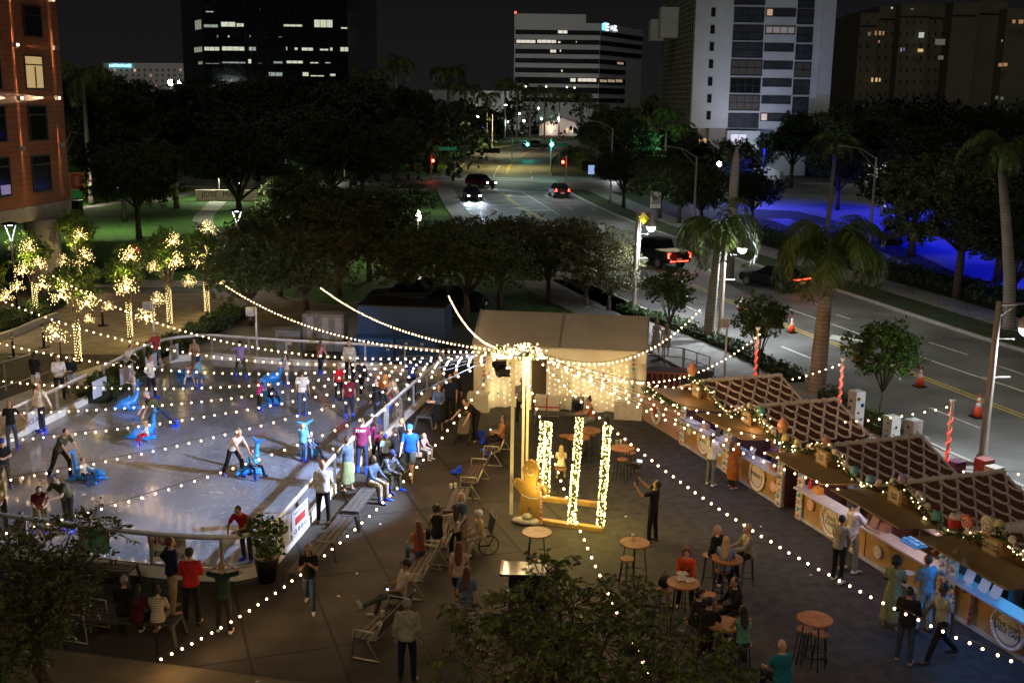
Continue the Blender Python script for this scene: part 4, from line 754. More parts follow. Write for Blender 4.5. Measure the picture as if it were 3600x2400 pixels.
lamp('SPOT', (20, 330, 25), 26000, (.95, .95, 1), size=0, target=(35, 465, 30), spot=80, blend=1, name='city_glow'); lamp('SPOT', (-170, 430, 8), 26000, (1, .9, .85), size=0, target=(-175, 540, 28), spot=80, blend=1, name='city_glow'); lamp('SPOT', (-10, 330, 6), 22000, (.85, .95, .8), size=0, target=(-20, 400, 8), spot=80, blend=1, name='city_glow'); lamp('SPOT', (150, 330, 20), 2000, (.9, .9, .6), size=0, target=(160, 420, 40), spot=110, blend=1, name='city_glow')  # floating spots added to brighten the far blocks
# --- condominium complex, right
cc = thing('condominium', 'huge dim stepped condominium with a few orange lit windows at the upper right', 'building', (*atY(3300, 200, 420)[:2], 0))
M_con = mat("condo_stucco", (.15, .135, .10), .9, var=.1, vscale=.2); n = 0
for x0, x1, yt, dY in ((2978, 3010, 80, 12), (3010, 3075, 45, 0), (3075, 3150, 22, 6), (3150, 3250, 12, 0), (3250, 3330, 18, 8), (3330, 3420, 8, 0), (3420, 3520, 3, 7), (3520, 3680, 30, 0)):
    f = Facade(atY(x0, 250, 420+dY), atY(x1, 250, 420+dY), cc); zt_ = f.px(x0, yt, x1, yt+5)[3]; MB().prism([tuple(f.A), tuple(f.B), (f.B[0], 470), (f.A[0], 470)], 0, zt_).build('wall', M_con, cc, world=True)
    mb = MB(); f.rect(mb, -.3, float(np.linalg.norm(f.B-f.A))+.3, zt_-4.4, zt_-3.9, .5, .5); mb.build('cornice', M_con, cc, world=True)
    for xx in range(x0+12, x1-10, 24):
        for yy in range(70, 350, 42):
            if n < 90: n += 1; f.window(f.px(xx, yy, xx+6, yy+15), M_dglass, M_con, bars=0, fw=.15, o=.1)
fc = Facade(atY(2990, 250, 418), atY(3600, 250, 418), cc)
for a, m in (((735, 215, 745, 245), L_or), ((762, 215, 775, 245), L_or), ((788, 217, 797, 245), L_or), ((710, 537, 720, 565), L_warm), ((738, 537, 750, 565), L_warm), ((763, 539, 771, 565), L_warm), ((1037, 225, 1070, 262), L_cool), ((910, 330, 918, 360), L_or), ((930, 330, 938, 352), L_blue), ((1030, 338, 1065, 360), L_warm), ((1170, 385, 1205, 412), L_dim), ((1150, 270, 1215, 312), L_dim), ((1585, 437, 1610, 460), L_or), ((1618, 435, 1645, 458), L_or), ((1680, 138, 1700, 162), L_or), ((1725, 138, 1755, 165), L_or), ((685, 222, 705, 248), L_dim), ((1605, 275, 1613, 290), L_or), ((757, 280, 766, 298), L_or), ((1565, 662, 1580, 685), L_dim), ((1600, 668, 1618, 690), L_dim), ((845, 50, 856, 64), L_cool), ((980, 58, 1000, 70), L_dim)):
    fc.part('lit_window', m, fc.px(2700+a[0]/1.96, a[1]/1.96, 2700+a[2]/1.96, a[3]/1.96), .5)
# --- carport wall with its lamps
cw = thing('garage', 'long low beige garage front with a row of bright lamps beneath the condominium', 'building', (*atY(3250, 450, 380)[:2], 0)); f = Facade(atY(2955, 450, 380), atY(3620, 450, 380), cw)
z1 = f.px(3000, 430, 3010, 440)[3]; MB().prism([tuple(f.A), tuple(f.B), (f.B[0], 396), (f.A[0], 396)], 0, z1).build('wall', mat("beige_wall", (.4, .36, .28), .9), cw, world=True); mb = MB(); f.rect(mb, -1, 66, z1-.02, z1+.6, 1.2, 2.); mb.build('roof', M_frame, cw, world=True)
for k in range(11): u = 3+k*5.8; f.part('garage_door', mat("garage_door", (.3, .27, .2), .8), (u, u+3.6, .3, z1-1.2), .12, .08)
def far_lamp(label, px, py, Yd, col, e, r=.22, em=18, h=None, name='street_lamp', group=None, k=1):
    x, y, z = atY(px, py, Yd); t = thing(name, label, 'street lamp', (x, y, 0), group=group); mb = MB(); mb.cyl((0, 0, 0), (0, 0, z-.2), .07, .05, 6); mb.build('pole', M_frame, t)
    MB().ball((0, 0, z), r, 8, 6).build('lamp_head', glow("far_bulb_%d_%d" % (int(col[0]*99), int(col[2]*99)), col, em, 'NONE'), t); lamp('POINT', (0, -r-.15, z-.15), e, col, t, .2); return t
for px, py in ((2953, 430), (3063, 433), (3186, 433), (3393, 445), (3482, 447)): far_lamp('one of the five starry lamps lighting the garage front', px, py, 374, (.85, 1, .7), 1300, .55, 30, group='starry garage lamps')
for px, py in ((3006, 448), (3163, 453), (3322, 458), (3463, 462), (3139, 415), (3355, 412), (2928, 412)): far_lamp('small white street lamp beyond the dark canal, before the garage', px, py, 340, (.85, .92, 1), 200, .32, 16, group='small white lamps before the garage')
for px, py, Yd in ((1826, 399, 330), (1893, 381, 380), (1842, 425, 320), (1787, 430, 300), (1904, 418, 320), (1964, 417, 300)): far_lamp('small white lantern far down the road, before the white office block', px, py, Yd, (.85, .95, 1), 300, .3, 16, group='small white lanterns down the road')
far_lamp('yellow-white lamp by the pale hall', 1665, 378, 330, (1, .95, .6), 700, .35, 16); far_lamp('tall lamp glowing yellow over the far road on the left', 1680, 410, 262, (1, .85, .35), 1500, .3, 16)
for px, py in ((1848, 305), (1920, 305), (1993, 307), (2020, 309)): x, y, z = atY(px, py, 458); tag(MB().ball((x, y, z), .3, 8, 6).build('wall_light', glow("wl", (1, .9, .7), 6, 'NONE')), 'small round light in the row on the dark base of the white office block', 'light', 'lights on the office block base')
uw = thing('utility_building', 'white blank utility building lit by one bright lamp, beyond the car park', 'building', (*atY(3130, 620, 158)[:2], 0)); f = Facade(atY(3045, 620, 158), atY(3215, 620, 158), uw)
MB().prism([tuple(f.A), tuple(f.B), (f.B[0], 166), (f.A[0], 166)], 0, f.px(3100, 581, 3110, 590)[3]).build('wall', M_white, uw, world=True)
x, y, z = atY(3125, 597, 157); MB().ball((x, y-.2, z), .3, 8, 6).build('lamp_head', glow("uw", (.95, 1, .8), 25, 'NONE'), uw, world=True); lamp('POINT', (x, y-1.2, z), 420, (.9, 1, .8), size=.3)
fn = thing('fence', 'thin dark railing in front of the white utility building', 'fence', (*atY(3130, 640, 150)[:2], 0)); f = Facade(atY(3040, 640, 150), atY(3220, 640, 150), fn); mb = MB()
for k in range(40): f.rect(mb, k*.17, k*.17+.03, 0, 1.2, .0, .03)
f.rect(mb, 0, 6.8, 1.15, 1.25, .02, .03); mb.build('railing', mat("grey_rail", (.25, .25, .25), .6), fn, world=True)
# --- name wall and painted kiosk in the park
nw = thing('name_wall', 'low pale wall in the park with large dark letters on it', 'wall', (*G(765, 706), 0)); f = Facade(G(688, 706), G(905, 706), nw); hgt = 1.15
MB().prism([tuple(f.A), tuple(f.B), tuple(f.B+V(0, .5)), tuple(f.A+V(0, .5))], 0, hgt).build('wall', mat("name_wall", (.45, .40, .30), .85, var=.15), nw, world=True)
text(nw, 'JOSE  MAR', tuple(V(*f.p(2.6, .68, .03))-V(*nw.location)), (*f.D, 0), (0, 0, 1), .85, mat("letters_dark", (.02, .02, .02), .6, var=0), .02)
lamp('SPOT', atY(745, 640, 108), 800, (1, .9, .6), size=.3, target=(*G(760, 700), .5), spot=80)
kk = thing('kiosk', 'small kiosk painted red, green and yellow beside the copper-clad building', 'kiosk', (*G(276, 697), 0)); f = Facade(G(249, 697), G(303, 697), kk)
W = float(np.linalg.norm(f.B-f.A)); zt = f.px(250, 606, 260, 615)[3]
MB().prism([tuple(f.A), tuple(f.B), tuple(f.B+V(0, 1.5)), tuple(f.A+V(0, 1.5))], 0, zt).build('wall', mat("kiosk_yellow", (.6, .4, .05), .7), kk, world=True)
f.part('door', mat("kiosk_red", (.45, .05, .04), .7), (.12, W-.25, zt*.32, zt-.12), .04); f.part('lower_panel', mat("kiosk_green", (.05, .5, .12), .7), (.12, W-.25, .03, zt*.32-.02), .04); f.part('stripe', mat("kiosk_white", (.7, .7, .65), .7), (.12, W-.25, zt*.32-.01, zt*.32+.05), .05); f.part('poster', mat("kiosk_pink", (.5, .2, .15), .7), (W*.35, W*.6, zt*.5, zt*.85), .06)
lamp('POINT', atY(290, 650, 113), 260, (1, .9, .7), size=0)
# ================================================================ the rink
RK = smooth([(-5.75, 25.9), (-6.1, 25.05), (-6.9, 24.75), (-8.9, 25.0), (-12.6, 26.0), (-15.5, 26.8), (-17.1, 28.2), (-17.3, 31), (-16.6, 35), (-16, 38.5), (-15.6, 42), (-15.3, 44.6), (-14.7, 46.4), (-13.4, 47.2), (-12, 47.0), (-9.5, 46.4), (-6, 45.8), (-3.7, 45.2), (-2.8, 44.3), (-3.0, 42.5), (-4.0, 37.5), (-5.0, 31.8), (-5.55, 27.5), (-5.75, 25.9)], 6)
struct("ice", MB().poly([(*p, .03) for p in RK[:-1]]), M_ice)
M_al = mat("aluminium", (.55, .55, .53), .35, .7, var=.1); M_rail = mat("white_rail", (.7, .7, .68), .4, var=.08); M_kick = mat("kick_board", (.72, .68, .58), .6, var=.15, vscale=2); M_clear = glass_mat("clear_panel", (.95, .95, .95), .018, .0)
rb = thing('rink_barrier', 'white railed barrier with clear panels running round the ice', 'barrier', (-10, 36, 0))
def arc(P):
    s = [0]
    for i in range(len(P)-1): s.append(s[-1]+np.linalg.norm(P[i+1]-P[i]))
    return s
SR = arc(RK)
def at_s(s):
    s = s % SR[-1]; i = max(0, min(len(SR)-2, int(np.searchsorted(SR, s)-1))); q = (s-SR[i])/(SR[i+1]-SR[i]+1e-9); return RK[i]+(RK[i+1]-RK[i])*q
gap = [(36.9, 38.4)]  # opening where the left rail stops
ring_pts = [at_s(k*.35) for k in range(int(SR[-1]/.35)+1)]
gp0 = min(range(len(ring_pts)), key=lambda i: np.linalg.norm(ring_pts[i]-V(-15.75, 40.6)))
idx = list(range(gp0+2, len(ring_pts)))+list(range(0, gp0-1))
path = [ring_pts[i] for i in idx]
rl = MB(); rl.tube([(*p, 1.12) for p in path], .045, 8); rl.build('rail', M_rail, rb, smooth=True, world=True)
lb = MB(); slab(lb, path, -.03, .03, .30, .34); slab(lb, path, -.04, .04, 1.05, 1.09); lb.build('frame_rail', M_al, rb, world=True)
kbm = MB(); slab(kbm, path, -.05, .05, 0, .29); kbm.build('kick_board', M_kick, rb, world=True)
N_ = 0
for k in range(0, len(path)-4, 5):
    a, b_ = path[k], path[min(k+5, len(path)-1)]; mb = MB(); mb.box((*a, .56), (.07, .07, 1.1)); mb.build('post', M_al, rb, world=True)
    seg = path[k:min(k+5, len(path)-1)+1]; g = MB(); ribbon_ = [(p[0], p[1]) for p in seg]; n = len(ribbon_); g.add([(*p, .35) for p in ribbon_]+[(*p, 1.04) for p in ribbon_], [(i, i+1, n+i+1, n+i) for i in range(n-1)]); g.build('clear_panel', M_clear, rb, world=True)
def banner(pa, pb, label, m, z0=.36, z1=1.03, side=.045, cat='banner'):
    """a printed sheet on the barrier between two ground points given as photo pixels of the rail"""
    a, b_ = V(*G(*pa, 1.12)), V(*G(*pb, 1.12)); f0 = thing('banner', label, cat, (float(a[0]), float(a[1]), 0)); D = unit(b_-a); N = V(D[1], -D[0])
    mb = MB(); P = [(*(a+N*side), z0), (*(b_+N*side), z0), (*(b_+N*side), z1), (*(a+N*side), z1)]; mb.plate(P, .008, (*N, 0)); mb.build('sheet', m, f0, world=True); return f0, a, b_, D, N
M_sheet = mat("banner_white", (.62, .63, .66), .7, var=.05); M_ink = mat("ink_black", (.03, .03, .03), .7, var=0); M_redink = mat("ink_red", (.45, .03, .03), .7, var=0)
f0, a, b_, D, N = banner((531, 1856), (655, 1868), 'white sign board on the front barrier with a big red NO and small print', mat("sign_cream", (.85, .8, .68), .7, var=.05), .3, 1.06)
W = float(np.linalg.norm(b_-a)); loc_ = lambda u, z: tuple(V(*(D*u+N*.06), z))
text(f0, 'NO', loc_(W*.2, .86), (*D, 0), (0, 0, 1), .36, M_redink, .002)
for i, s in enumerate(('FOOD OR DRINKS', 'JUMPING ON ICE', 'THROWING SNOW', 'GAMES OR TAG', 'CELLPHONES')): text(f0, s, loc_(W*.4, 1.0-i*.062), (*D, 0), (0, 0, 1), .062, M_ink, .001, align='LEFT')
for i in range(6):
    mb = MB(); u = W*(.12+.155*i); c = V(*loc_(u, .5)); mb.tube([c+V(*(D*math.cos(q)), math.sin(q))*.075 for q in np.linspace(0, 2*PI, 15)[:-1]], .008, 4, close=True); mb.tube([c-V(*(D*.05), .05), c+V(*(D*.05), .05)], .008, 4); mb.box(tuple(c), (.04, .01, .07)); mb.build('emblem', M_ink, f0)
f0, a, b_, D, N = banner((1018, 1795), (1075, 1740), 'white notice on the curved corner barrier headed skate at your own risk', M_sheet, .3, 1.06); W = float(np.linalg.norm(b_-a))
text(f0, 'Skate at Your Own Risk', loc_(W*.5, .96), (*D, 0), (0, 0, 1), .085, M_ink, .001); mb = MB(); mb.plate([loc_(W*.2, .64), loc_(W*.8, .64), loc_(W*.8, .84), loc_(W*.2, .84)], .004, (*N, 0)); mb.build('red_box', M_redink, f0)
for i in range(4): mb = MB(); mb.tube([V(*loc_(W*(.2+.2*i), .48))+V(*(D*math.cos(q)), math.sin(q))*.06 for q in np.linspace(0, 2*PI, 13)[:-1]], .008, 4, close=True); mb.build('emblem', M_ink, f0)
f0, a, b_, D, N = banner((965, 1842), (1012, 1800), 'notice of many fine printed lines next to the planted corner', M_sheet, .3, 1.06); W = float(np.linalg.norm(b_-a)); mb = MB()
for i in range(18): mb.plate([loc_(W*.06, .36+i*.037), loc_(W*.94, .36+i*.037), loc_(W*.94, .372+i*.037), loc_(W*.06, .372+i*.037)], .002, (*N, 0))
mb.build('lettering', mat("ink_grey", (.2, .2, .2), .7, var=0), f0)
banner((275, 1832), (385, 1842), 'green and pink poster with a little red tree on the front barrier, half behind leaves', mat("poster_green", (.12, .30, .16), .7, var=.5, vscale=3))
for pa, pb, lb_ in (((318, 1331), (368, 1309), 'blank bluish-white sheet with a brown reflection on the left barrier before the gap'), ((415, 1287), (462, 1265), 'blank bluish-white sheet right after the gap in the left barrier'), ((505, 1246), (545, 1228), 'blank white sheet on the left barrier behind the man in a red shirt'), ((590, 1207), (622, 1196), 'blank white sheet nearest the back left curve')):
    banner(pa, pb, lb_, mat("sheet_blue", (.5, .52, .60), .5, var=.1), .34, 1.0, side=.05)
f0, a, b_, D, N = banner((90, 1443), (125, 1425), 'pale blue sheet reading ice on the left barrier behind the skater in white', mat("sheet_pale", (.5, .58, .66), .6, var=.05)); W = float(np.linalg.norm(b_-a)); text(f0, 'ICE-A', loc_(W*.5, .68), (*D, 0), (0, 0, 1), .26, mat("ink_blue", (.05, .07, .2), .7, var=0), .002)
banner((1360, 1432), (1372, 1419), 'pink and teal poster at the gate of the right barrier', mat("poster_teal", (.35, .42, .38), .7, var=.4, vscale=4), side=-.06)
# skating aids
M_dol = mat("dolphin_blue", (.02, .24, .75), .35, var=.08)
def dolphin(px, py, face, label, seal=False):
    t = thing('skating_aid', label, 'skating aid', (*G(px, py), .03), rad(face), 'blue animal skating aids'); m = MB()
    if not seal:
        m.loft([(V(.62, 0, .12), V(0, .03, 0), V(0, 0, .03)), (V(.5, 0, .13), V(0, .1, 0), V(0, 0, .08)), (V(.3, 0, .2), V(0, .19, 0), V(.02, 0, .17)), (V(.05, 0, .24), V(0, .2, 0), V(.05, 0, .2)), (V(-.18, 0, .3), V(0, .15, 0), V(.1, 0, .13)), (V(-.3, 0, .5), V(0, .1, 0), V(.09, 0, .04)), (V(-.33, 0, .75), V(0, .07, 0), V(.06, 0, 0)), (V(-.36, 0, .9), V(0, .06, 0), V(.05, 0, 0))], 12)
        for s in (-1, 1): m.cap((-.36, 0, .9), (-.42, s*.26, 1.0), .06, .03); m.cap((.1, s*.15, .08), (-.1, s*.36, .04), .07, .04); m.cap((-.1, s*.1, .05), (-.35, s*.12, .04), .05, .04)
        m.cap((.05, 0, .4), (-.05, 0, .52), .05, .02)
    else:
        m.loft([(V(.62, 0, .28), V(0, .05, 0), V(0, 0, .05)), (V(.5, 0, .3), V(0, .12, 0), V(0, 0, .11)), (V(.3, 0, .25), V(0, .18, 0), V(0, 0, .18)), (V(0, 0, .22), V(0, .22, 0), V(0, 0, .2)), (V(-.25, 0, .2), V(0, .17, 0), V(0, 0, .15)), (V(-.4, 0, .15), V(0, .08, 0), V(0, 0, .07))], 12)
        m.cap((-.3, 0, .2), (-.42, 0, .85), .09, .06); m.cap((-.42, -.2, .88), (-.42, .2, .88), .04, .04)
        for s in (-1, 1): m.cap((.3, s*.1, .1), (.5, s*.26, .05), .07, .05); m.cap((-.3, s*.1, .06), (-.55, s*.2, .04), .06, .04)
    o = m.build('body', M_dol, t, smooth=True); r_ = o.modifiers.new('fuse', 'REMESH'); r_.mode = 'VOXEL'; r_.voxel_size = .022; r_.use_smooth_shade = True
    e = MB(); [e.ball((.47, s*.1, .2 if not seal else .36), .02, 6, 5) for s in (-1, 1)]; e.build('eyes', M_eye, t); return t
dolphin(455, 1440, 215, 'blue dolphin skating aid with its tail upright, leaned on by the curly-haired child')
dolphin(508, 1545, 200, 'blue dolphin skating aid ridden by the child in red leggings')
dolphin(880, 1665, 240, 'bright blue dolphin skating aid pushed by the woman in a white tank top')
dolphin(1090, 1598, 300, 'blue dolphin skating aid carrying the child with plaid sleeves')
dolphin(955, 1425, 330, 'blue dolphin skating aid held by the girl in pink')
dolphin(960, 1350, 190, 'pale blue dolphin skating aid beside the girl in white with long hair')
dolphin(305, 1692, 345, 'blue seal skating aid carrying the child in a cream sweater', True)
dolphin(670, 1333, 200, 'blue seal skating aid with a child at the back of the ice', True)
# speaker posts
def spk(px, py, h, label, face, boxc=(.55, .54, .5)):
    t = thing('speaker_post', label, 'speaker', (*G(px, py), 0), face, 'speakers on white posts round the rink'); MB().cyl((0, 0, 0), (0, 0, h+.12), .045).build('post', M_rail, t, smooth=True)
    b = MB(); b.box((-.2, -.08, h-.05), (.36, .3, .36)); o = b.build('speaker_box', mat("speaker_box", boxc, .6, var=.1), t); b = MB(); b.box((-.2, -.235, h-.05), (.3, .01, .3)); b.build('grille', mat("speaker_grille", (.38, .37, .34), .7), t); MB().box((-.02, 0, h), (.12, .05, .08)).build('bracket', M_rail, t)
spk(545, 1235, 2.15, 'pale speaker box on a post behind the back left curve of the rink', .1); spk(905, 1262, 2.2, 'pale speaker box on a post before the blue containers', 0); spk(2545, 1345, 2.6, 'speaker box on a tall pinkish post beyond the gingerbread roofs, right of the tent', .3, (.55, .4, .33))
# ================================================================ centre pole with its wreath and floodlights
C0_ = V(*G(1797, 1806)); PT_ = thing('light_pole', 'cream twin-post mast carrying the glowing wreath where all the light strings meet', 'mast', (float(C0_[0]), float(C0_[1]), 0))
M_cream = mat("cream_paint", (.78, .72, .52), .5, var=.08); R2 = V(*G(1843, 1722))-C0_; HT = 4.5
b = MB(); b.box((0, 0, HT/2), (.095, .12, HT)); b.build('post', M_cream, PT_); b = MB(); b.box((R2[0]-.06, R2[1], HT/2), (.075, .16, HT)); b.build('post', M_cream, PT_); b = MB(); b.box((R2[0]+.06, R2[1]-.05, HT/2), (.075, .16, HT)); b.build('post', M_cream, PT_)
RC = V(.12, .75, HT-.02); RR = .52
mb = MB(); mb.tube([RC+V(RR*math.cos(a), RR*math.sin(a)*1., .0) for a in np.linspace(0, 2*PI, 25)[:-1]], .05, 6, close=True); mb.tube([RC+V(-RR, 0, 0), RC+V(RR, 0, 0)], .03, 6); mb.tube([RC+V(0, -RR, 0), RC+V(0, RR, 0)], .03, 6); mb.build('ring', M_al, PT_)
pts = [RC+V((RR+random.gauss(0, .05))*math.cos(a), (RR+random.gauss(0, .05))*math.sin(a), random.gauss(0, .06)) for a in np.random.default_rng(1).random(70)*2*PI]
v, f = leaves(pts, 8, .12, .06, .3); npmesh('wreath', v, f, M_hedge, PT_)
G_bead = glow("bead_warm", (1, .62, .28), 8, 'NONE'); mb = MB()
for _ in range(190):
    a = random.random()*2*PI; r_ = RR+random.gauss(0, .09); mb.ball(RC+V(r_*math.cos(a), r_*math.sin(a), random.gauss(0, .08)), .022, 5, 3)
tag(mb.build('fairy_lights', G_bead, PT_), kind='stuff')
for k in range(6): a = k*PI/3; lamp('POINT', tuple(RC+V(RR*1.15*math.cos(a), RR*1.15*math.sin(a), -.12)), 95, (1, .68, .32), PT_, 0, name='wreath_glow')
def flood(off, target, label, e, col, spot, em=True):
    b = MB(); d = unit(V(*target)-V(*(C0_+off[:2]), off[2])); o = V(*off); b.cyl(o-d*.16, o+d*.12, .11, .15, 12); b.box(tuple(o-d*.1), (.3, .26, .22)); h_ = b.build('floodlight', mat("black_metal", (.02, .02, .02), .4, var=0), PT_)
    l = lamp('SPOT', tuple(o+d*.16), e, col, PT_, .07, target=None, spot=spot, blend=.5, name='flood_light'); l.rotation_euler = Vector(d).to_track_quat('-Z', 'Y').to_euler()
flood((-.42, .1, HT-.25), (-9, 30.5, 0), 'x', 7800, (.5, .66, 1), 74); flood((-.3, -.05, HT-.4), (-11.5, 41, 0), 'x', 9500, (.52, .66, 1), 60)
lamp('POINT', (float(C0_[0])+.5, float(C0_[1])-1.1, 1.2), 26, (1, .8, .25), size=0, name='mast_glow')  # fill lamp added low at the mast to yellow its posts
# ================================================================ strings of bulbs
G_bulb = glow("bulb_glow", (1, .62, .3), 13, 'NONE'); M_wire = mat("wire", (.05, .045, .04), .6, var=0)
bulb_src = None
def string(label, anchor, mid, ring_a, sp=.35, end=None, z_end=None):
    global bulb_src
    A = V(*atY(*anchor[:2], anchor[2])); Rg = RC+V(float(C0_[0]), float(C0_[1]), 0)+V(RR*math.cos(rad(ring_a)), RR*math.sin(rad(ring_a)), 0) if end is None else V(*end)
    def cur(s, t): p = A+(Rg-A)*t; return p-V(0, 0, 4*s*t*(1-t))
    lo, hi = -1., 5.
    for _ in range(40):
        s = (lo+hi)/2; ts = np.linspace(.02, .98, 60); best = min(ts, key=lambda t: abs(proj(*cur(s, t))[0]-mid[0])) if abs(A[0]-Rg[0]) > 2.2 else min(ts, key=lambda t: abs(t-.5)); py = proj(*cur(s, best))[1]
        if abs(A[0]-Rg[0]) <= 2.2: s = .7; break
        if py < mid[1]: lo = s
        else: hi = s
    n = max(2, int(np.linalg.norm(A-Rg)/sp)); t = thing('string_lights', label, 'string lights', tuple(A), group='bulb strings fanning out from the mast')
    P = [cur(s, q)-A for q in np.linspace(0, 1, 25)]; MB().tube(P, .007, 4).build('wire', M_wire, t)
    for k in range(n):
        q = (k+.5)/n; p = cur(s, q)-A+V(random.uniform(-.01, .01), random.uniform(-.01, .01), -.075)
        if bulb_src is None:
            m = MB(); m.ball((0, 0, 0), .025, 8, 6); bulb_src = m.build('bulb', G_bulb, t, smooth=True); o = bulb_src; c_ = MB(); c_.cyl((0, 0, .03), (0, 0, .075), .016, n=6); 
        else: o = bulb_src.copy(); COL.objects.link(o); o.parent = t
        o.location = tuple(p)
        if k % 4 == 1: lamp('POINT', tuple(p-V(0, 0, .045)), 6.4, (1, .60, .28), t, 0, name='bulb_light')
    return s
SL = [('back-left string climbing past the lit garden trees to beside the bare post', (178, 960, 45.5), (891, 1212), 165), ('string rising left from the mast to the fairy-lit tree nearest the rink', (791, 998, 50), (1197, 1175), 150), ('string rising from the mast to the oak left of the blue containers', (1125, 1005, 50), (1308, 1112), 130), ('short steep string from the mast up to the bare-branched oak', (1576, 1032, 47), (1642, 1142), 110),
      ('string swooping in front of the tent and rising to the palm by the road', (2465, 1078, 42), (2047, 1272), 40), ('string from the mast to the top of the farthest red-lit candy pole', (2678, 1163, 42.3), (2223, 1337), 30), ('string from the mast to the middle red-lit candy pole', (2962, 1270, 38.35), (2548, 1358), 20), ('string from the mast to the nearest red-lit candy pole', (3350, 1418, 31.9), (2760, 1475), 10),
      ('string passing over the roofs and leaving the frame below the nearest candy pole', (3850, 1655, 28), (2919, 1585), 5), ('string ending at the right tip of the fourth gingerbread roof', (3584, 1808, 26.5), (3120, 1712), 0), ('string over the awnings ending above the striped cane decorations', (3680, 1935, 23.5), (2767, 1640), -10), ('string running low over the stall customers to the bottom right corner', (3690, 2360, 16.5), (2475, 1742), -25),
      ('steep string dropping past the three light columns into the foreground tree', (2335, 2440, 16), (1990, 1730), -75), ('string sloping down to the dark floor at the bottom left', (545, 2312, 20), (1226, 1865), 215),
      ('uppermost string leaving the left edge below the black lamp post', (-210, 950, 42), (873, 1259), 170), ('string leaving the left edge at the hooped bollards', (-260, 1125, 40), (889, 1306), 175), ('string leaving the left edge level with the man in white shorts', (-300, 1290, 38), (689, 1356), 180), ('string leaving the left edge level with the ice sheet sign', (-350, 1440, 36), (686, 1405), 185),
      ('string leaving the left edge at the skater in jeans', (-400, 1565, 33), (663, 1464), 190), ('string leaving the left edge over the helmeted boy', (-400, 1745, 30), (681, 1545), 195), ('lowest string over the ice, leaving the left edge above the leaning man', (-300, 1930, 26.5), (810, 1635), 203)]
for i, a in enumerate(SL): string(*a, sp=.27 if i in (10, 11, 13) else .35)
# warm light the strings throw where they bunch up (one lamp inside the bunch on each side)
# ================================================================ tent
M_tent = mat("tent_canvas", (.76, .70, .54), .8, var=.12, vscale=1.5, bump=.5, bscale=2.5); tt = thing('tent', 'cream marquee with a pale roof and curtains hung with tiny lights behind the mast', 'tent', (1.6, 40, 0))
TA_, TB_ = V(*G(1668, 1428)), V(*G(2262, 1458)); tD = unit(TB_-TA_); tN = V(tD[1], -tD[0]); tf = Facade(TA_, TB_, tt); W = float(np.linalg.norm(TB_-TA_)); HE = 2.42; HR = 3.35; DP = 3.4
q = lambda u, z, o=0: tf.p(u, z, o)
def panel(name, pts, m, th=.03, nrm=None): MB().plate(pts, th, nrm).build(name, m, tt, world=True)
mb = MB(); cols = 60; P = []
for i in range(cols+1):
    u = W*i/cols; o = .07*math.sin(i*1.3)+.04*math.sin(i*2.9+1); P += [q(u, .02, o+.15*math.sin(i*.35)), q(u, HE, o*.4)]
mb.add(P, [(2*i, 2*i+2, 2*i+3, 2*i+1) for i in range(cols)]); mb.build('front_curtain', M_tent, tt, smooth=True, world=True)
mb = MB(); mb.plate([q(W*.345, .03, .24), q(W*.43, .03, .24), q(W*.43, HE-.35, .24), q(W*.345, HE-.35, .24)], .02, (*tN, 0)); mb.build('doorway', mat("dark_opening", (.05, .035, .02), .9), tt, world=True)  # dark panel paints the unlit opening, the curtain behind stays whole
nR = lambda s: (tN[0]*s*.5, tN[1]*s*.5, .85)
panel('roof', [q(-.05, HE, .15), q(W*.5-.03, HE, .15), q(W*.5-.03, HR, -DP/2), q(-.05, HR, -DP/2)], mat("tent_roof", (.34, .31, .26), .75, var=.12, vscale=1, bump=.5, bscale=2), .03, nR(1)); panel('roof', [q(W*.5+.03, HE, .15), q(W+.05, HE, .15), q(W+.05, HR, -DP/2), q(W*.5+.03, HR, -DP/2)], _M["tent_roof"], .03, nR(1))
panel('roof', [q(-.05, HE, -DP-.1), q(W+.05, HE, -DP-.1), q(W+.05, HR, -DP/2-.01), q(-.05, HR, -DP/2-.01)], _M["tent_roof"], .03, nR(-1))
for u in (-.05, W*.5, W+.05): mb = MB(); mb.beam(q(u, HE+.02, .16), q(u, HR+.05, -DP/2), .06, .05); mb.beam(q(u, 0, .16) if u != W*.5 else q(u, .2, .3), q(u, HE, .16) if u != W*.5 else q(u, HE, .3), .09 if u != W*.5 else .2, .09); mb.build('frame_beam', M_al, tt, world=True)
for u in (0, W): panel('side_wall', [q(u, 0, .1), q(u, 0, -DP), q(u, HE, -DP), q(u, HR-.04, -DP/2), q(u, HE, .1)], M_tent, .02, (*(tD*(1 if u else -1)), 0))
panel('back_wall', [q(0, 0, -DP), q(W, 0, -DP), q(W, HE, -DP), q(0, HE, -DP)], M_tent, .02, (*-tN, 0)); panel('valance', [q(-.02, HE-.42, .26), q(W+.02, HE-.42, .26), q(W+.02, HE-.02, .2), q(-.02, HE-.02, .2)], M_tent, .02, (*tN, 0))
mb = MB(); 
for k in range(26):
    u = .5+(W-1.)*k/25
    if W*.33 < u < W*.44: continue
    for z in np.arange(.25+.12*(k % 3), HE-.5, .2): mb.ball(q(u+random.gauss(0, .03), z, .2), .013, 5, 3)
mb.build('curtain_lights', glow("curtain_bead", (1, .85, .55), 8, 'NONE'), tt, world=True)['kind'] = 'stuff'
for u in (.9, 2.0, W-2.3, W-1.1):
    for z in (.7, 1.6): lamp('POINT', q(u, z, .55), 7, (1, .76, .36), size=0, name='curtain_glow')
cols_ = [(.5, .08, .06), (.10, .30, .28), (.5, .35, .1), (.3, .32, .3)]
